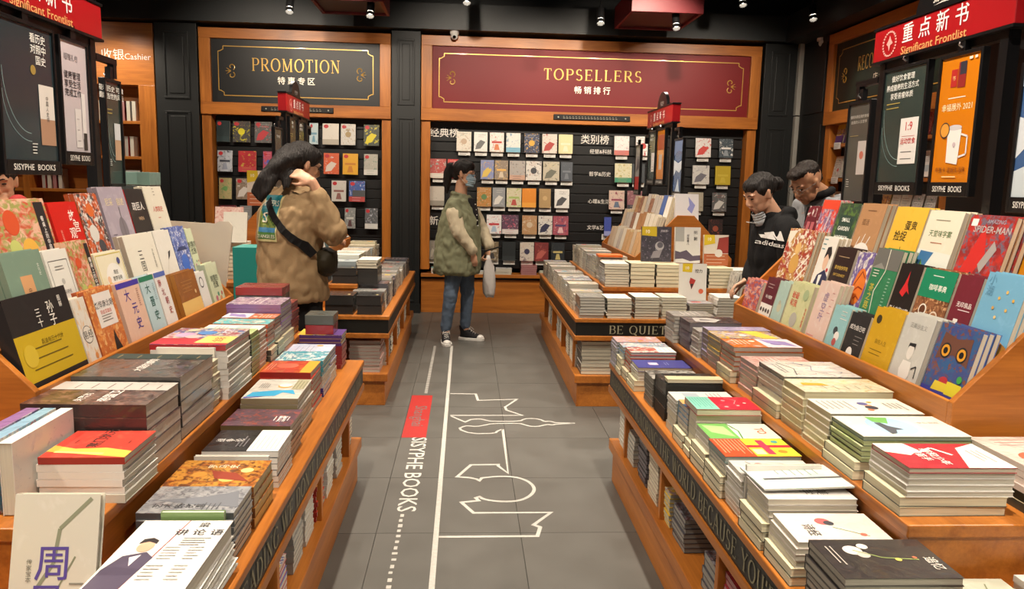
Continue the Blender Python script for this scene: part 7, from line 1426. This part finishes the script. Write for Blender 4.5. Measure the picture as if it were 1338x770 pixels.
M = Mx((-.715, 4.25, 1.10), V(.8, -.3, -.3).normalized(), V(.35, .9, 0).normalized())
mb = MB(); mb.box(-.07, -.035, -.004, .07, .035, .004, M=M); mb.build('phone_body', white_pl, ph, ph.location, bevel=.003)
mb = MB(); mb.box(-.065, -.031, .0042, .065, .031, .0048, M=M); mb.build('screen', glass_dark, ph, ph.location)

# ---- woman in the black hoodie
C_ = person((1.78, 4.3, 0), 'woman in a black hoodie with white sleeve logo looking down, mask under chin')
hC = head_frame((1.665, 4.3, 1.365), (-.86, -.18, -.5))
mb = MB(); head(mb, hC, .95); limb(mb, [(1.70, 4.3, 1.32), (1.745, 4.3, 1.25)], [.045, .052])
loft(mb, [((1.84, 4.33, .75), .15, .11), ((1.82, 4.32, .95), .13, .1), ((1.78, 4.31, 1.12), .15, .1), ((1.755, 4.3, 1.2), .12, .08)], (.2, -.98, 0))
limb(mb, [(1.775, 4.16, 1.15), (1.80, 4.12, .95), (1.69, 4.16, .88)], [.045, .038, .027]); limb(mb, [(1.75, 4.45, 1.15), (1.74, 4.48, .95), (1.67, 4.42, .87)], [.045, .038, .027])
hand(mb, (1.69, 4.16, .88), (-1, .15, -.5), (0, -.4, 1), -1, .5); hand(mb, (1.67, 4.42, .87), (-1, -.1, -.5), (0, .4, 1), 1, .5)
limb(mb, [(1.86, 4.26, .76), (1.87, 4.25, .42), (1.88, 4.25, .08)], [.08, .055, .036]); limb(mb, [(1.85, 4.4, .76), (1.86, 4.41, .42), (1.88, 4.41, .08)], [.08, .055, .036])
solid(mb, 'body', skin1, C_, .0065, 3); face_bits(C_, hC)
mb = MB(); loft(mb, [((1.84, 4.33, .70), .19, .15), ((1.835, 4.33, .85), .19, .15), ((1.80, 4.32, 1.02), .18, .14), ((1.78, 4.31, 1.16), .17, .12), ((1.765, 4.31, 1.235), .12, .085), ((1.755, 4.31, 1.27), .07, .065)], (.2, -.98, 0))
limb(mb, [(1.775, 4.17, 1.175), (1.795, 4.12, .98), (1.715, 4.15, .89)], [.078, .068, .05]); limb(mb, [(1.755, 4.45, 1.175), (1.745, 4.47, .98), (1.69, 4.43, .885)], [.075, .065, .05])
limb(mb, [(1.80, 4.21, 1.265), (1.84, 4.32, 1.25), (1.79, 4.41, 1.265)], [.04, .055, .04])
hC_o = solid(mb, 'hoodie', cloth('black_hoodie', '151517', .85), C_, .009, 3, .01, 9, 4)
mb = MB(); limb(mb, [(1.86, 4.26, .8), (1.87, 4.25, .42), (1.88, 4.25, .1)], [.1, .07, .055]); limb(mb, [(1.85, 4.4, .8), (1.86, 4.41, .42), (1.88, 4.41, .1)], [.1, .07, .055]); solid(mb, 'trousers', MATS['black_trousers'], C_, .011, 3, .004, 18)
shoe(C_, Mdir((1.88, 4.25, 0), (-1, 0, 0)), MATS['black_shoe'], laces=False); shoe(C_, Mdir((1.88, 4.41, 0), (-1, 0, 0)), MATS['black_shoe'], laces=False)
mb = MB(); mb.ball((0, -.02, .036), (.08, .096, .084), 18, 12, M=hC); mb.ball((0, .028, .068), (.06, .052, .042), 14, 9, M=hC)
for s in (-1, 1): mb.ball((s*.06, .0, .03), (.022, .04, .04), 10, 8, M=hC)
mb.ball((0, -.12, .0), (.04, .04, .045), 12, 8, M=hC)
solid(mb, 'hair', hair1, C_, .008, 2, .004, 40, 0, (1, 1, .3))
# sleeve logo: three slanted bars over the word
cy = V(1.70, 4.05, 1.125); lu = V(1, 0, -.12).normalized(); lv = V(.12, 0, 1).normalized(); dl = V(0, 1, 0); mb = MB()
def onto(poly, col='e4e2de'):
    vs = project(C_, hC_o, [cy+lu*x+lv*y for x, y in poly], dl); i0 = len(mb.v); mb.v += [tuple(p-dl*.002) for p in vs]; return i0
for (x0, x1, tp) in ((-.036, -.014, .026), (-.012, .012, .047), (.016, .04, .062)):
    i0 = onto([(a*.8, b*.8) for a, b in ((x0, -.0), (x1, 0), (x1-tp*.36+.002, tp), (x0-tp*.36+.0, tp*.78))]); mb.face((i0, i0+1, i0+2, i0+3), lin('e4e2de'))
g_ = text_geo('adidas', .01); sc = .027/.73; i0 = onto([((x-(g_[2]+g_[3])/2)*sc*.8, -.022+(y-.36)*sc+.0) for x, y in g_[0]])
for f in g_[1]: mb.face([i0+k for k in f], lin('e4e2de'))
mb.build('sleeve_logo', ink_m, C_, C_.location)
P = lambda *a: hC @ Vector(a)
mb = MB(); i = 0; rs = [[P(.045*math.sin(a), .045+.05*math.cos(a), -.085-.014*j-.02*(j == 4)) for a in [math.pi*(-.5+k/8) for k in range(9)]] for j in range(5)]
for a, b_ in zip(rs, rs[1:]):
    i = len(mb.v); mb.v += [tuple(p) for p in a+b_]
    for k in range(8): mb.face((i+k, i+k+1, i+10+k, i+9+k))
o = mb.build('mask', plain('mask_white', 'c4ccd2', .8), C_, C_.location, smooth=True); s = o.modifiers.new('s', 'SOLIDIFY'); s.thickness = .002
mb = MB(); mb.tube([P(.0+.025*math.cos(t), .115+.028*math.sin(t), -.125+.02*math.sin(t)) for t in [2*math.pi*i/12 for i in range(13)]], .0017, 5); mb.build('mask_strap', white_pl, C_, C_.location)

# ---- man in the grey jacket
D_ = person((2.05, 4.32, 0), 'man with glasses in a grey jacket looking down beside the woman in the hoodie')
hD = head_frame((1.905, 4.3, 1.43), (-.80, -.30, -.60), sc=1.0)
mb = MB(); head(mb, hD, 1.08); limb(mb, [(1.955, 4.32, 1.40), (2.03, 4.34, 1.35)], [.056, .064])
loft(mb, [((2.12, 4.38, .75), .16, .12), ((2.10, 4.37, .98), .16, .115), ((2.06, 4.35, 1.15), .18, .12), ((2.04, 4.34, 1.27), .16, .09), ((2.03, 4.34, 1.31), .07, .06)], (.3, -.95, 0))
limb(mb, [(2.08, 4.19, 1.25), (2.09, 4.09, 1.03), (1.99, 4.08, 1.0)], [.05, .042, .03]); limb(mb, [(1.99, 4.5, 1.25), (2.02, 4.5, 1.03), (1.95, 4.46, 1.0)], [.05, .042, .03])
hand(mb, (1.99, 4.08, 1.0), (-1, .2, -.1), (0, -.4, 1), -1, .5); hand(mb, (1.95, 4.46, 1.0), (-1, -.2, -.1), (0, .4, 1), 1, .5)
limb(mb, [(2.13, 4.3, .76), (2.14, 4.29, .42), (2.15, 4.29, .08)], [.085, .06, .04]); limb(mb, [(2.1, 4.46, .76), (2.11, 4.47, .42), (2.13, 4.47, .08)], [.085, .06, .04])
solid(mb, 'body', skin2, D_, .0065, 3); face_bits(D_, hD)
mb = MB(); loft(mb, [((2.12, 4.38, .72), .2, .16), ((2.10, 4.37, .98), .19, .15), ((2.075, 4.355, 1.16), .2, .145), ((2.065, 4.345, 1.30), .19, .115), ((2.05, 4.34, 1.355), .13, .09)], (.3, -.95, 0))
limb(mb, [(2.10, 4.185, 1.29), (2.09, 4.09, 1.05), (2.01, 4.08, 1.005)], [.085, .07, .05]); limb(mb, [(2.0, 4.5, 1.29), (2.02, 4.5, 1.05), (1.97, 4.46, 1.005)], [.08, .068, .05])
mb.ball((2.15, 4.34, 1.285), (.12, .13, .09), 14, 9); mb.ball((2.2, 4.36, 1.2), (.11, .14, .12), 14, 9)
solid(mb, 'jacket', cloth('grey_jacket', '8c8e92', .8), D_, .009, 3, .01, 9, 7)
mb = MB(); mb.tube([(1.995+.07*math.cos(a), 4.33+.075*math.sin(a), 1.365+.03*math.cos(a+.2)) for a in [2*math.pi*i/16 for i in range(17)]], .024, 8); limb(mb, [(1.94, 4.27, 1.27), (1.93, 4.27, 1.1)], [.035, .04]); solid(mb, 'black_collar', cloth('black_collar', '131315'), D_, .008, 2)
mb = MB(); limb(mb, [(2.13, 4.3, .8), (2.14, 4.29, .42), (2.15, 4.29, .1)], [.105, .075, .06]); limb(mb, [(2.1, 4.46, .8), (2.11, 4.47, .42), (2.13, 4.47, .1)], [.105, .075, .06]); solid(mb, 'trousers', cloth('navy_trousers', '20222a'), D_, .011, 3, .004, 18)
shoe(D_, Mdir((2.15, 4.29, 0), (-1, 0, 0)), MATS['black_shoe'], laces=False); shoe(D_, Mdir((2.13, 4.47, 0), (-1, 0, 0)), MATS['black_shoe'], laces=False)
mb = MB(); mb.ball((0, -.03, .056), (.073, .078, .066), 18, 12, M=hD); mb.ball((0, .03, .088), (.06, .055, .033), 14, 9, M=hD); mb.ball((0, .07, .092), (.046, .022, .022), 12, 8, M=hD); mb.ball((0, -.075, .0), (.05, .03, .05), 12, 8, M=hD)
solid(mb, 'hair', hair2, D_, .007, 2, .005, 60, 0, (1, 1, 1)); glasses(D_, hD, '6a6a6a')
D_.location += V(.045, .05, .0); C_.location += V(-.06, -.15, 0)
# ---- person at the left edge
E_ = person((-2.18, 3.85, 0), 'dark-haired person in red dotted top partly hidden behind the left rack')
hE = head_frame((-2.15, 3.78, 1.345), (.35, -.88, -.25))
mb = MB(); head(mb, hE, 1.05); limb(mb, [(-2.16, 3.82, 1.26), (-2.18, 3.86, 1.13)], [.05, .058])
loft(mb, [((-2.2, 3.9, .72), .16, .12), ((-2.19, 3.88, 1.0), .15, .11), ((-2.18, 3.87, 1.13), .14, .09)], (.93, .37, 0))
limb(mb, [(-2.03, 3.9, 1.1), (-1.95, 3.83, .97), (-2.05, 3.72, 1.21)], [.045, .038, .027]); hand(mb, (-2.05, 3.72, 1.21), (-.7, -.1, .6), (.8, -.4, 0), -1, .8)
limb(mb, [(-2.34, 3.82, 1.1), (-2.38, 3.8, .9), (-2.25, 3.68, .95)], [.045, .038, .027]); hand(mb, (-2.25, 3.68, .95), (.6, -.6, .2), (0, -.2, 1), 1, .5)
limb(mb, [(-2.27, 3.87, .74), (-2.27, 3.86, .42), (-2.27, 3.88, .08)], [.08, .055, .036]); limb(mb, [(-2.13, 3.93, .74), (-2.12, 3.92, .42), (-2.12, 3.94, .08)], [.08, .055, .036])
solid(mb, 'body', skin2, E_, .0065, 3); face_bits(E_, hE)
mb = MB(); loft(mb, [((-2.2, 3.9, .72), .18, .14), ((-2.19, 3.88, 1.0), .17, .13), ((-2.18, 3.87, 1.12), .15, .1)], (.93, .37, 0)); limb(mb, [(-2.03, 3.9, 1.08), (-1.95, 3.83, .97), (-2.035, 3.72, 1.235)], [.07, .062, .05]); limb(mb, [(-2.34, 3.82, 1.08), (-2.38, 3.8, .9), (-2.28, 3.7, .94)], [.07, .062, .05])
solid(mb, 'red_top', cloth('red_cloth', 'a83a38'), E_, .01, 3, .006, 12)
mb = MB()
for i in range(14): mb.ball((-2.03+.05*math.cos(i*2.1), 3.73+.05*math.sin(i*2.1)-.0, 1.16+.007*i), .009, 8, 5)
mb.build('white_dots', white_pl, E_, E_.location)
mb = MB(); limb(mb, [(-2.27, 3.87, .8), (-2.27, 3.86, .42), (-2.27, 3.88, .1)], [.1, .07, .055]); limb(mb, [(-2.13, 3.93, .8), (-2.12, 3.92, .42), (-2.12, 3.94, .1)], [.1, .07, .055]); solid(mb, 'trousers', MATS['black_trousers'], E_, .012, 3)
shoe(E_, Mdir((-2.27, 3.88, 0), (.3, -1, 0)), MATS['black_shoe'], laces=False); shoe(E_, Mdir((-2.12, 3.94, 0), (.3, -1, 0)), MATS['black_shoe'], laces=False)
mb = MB(); mb.ball((0, -.02, .04), (.082, .096, .084), 18, 12, M=hE); mb.ball((0, .035, .078), (.064, .048, .036), 14, 9, M=hE); mb.ball((0, -.09, -.04), (.06, .04, .07), 12, 9, M=hE)
solid(mb, 'hair', hair1, E_, .008, 2, .004, 40, 0, (1, 1, .3))
E_.location += V(-.05, 0, 0)

mass_build()
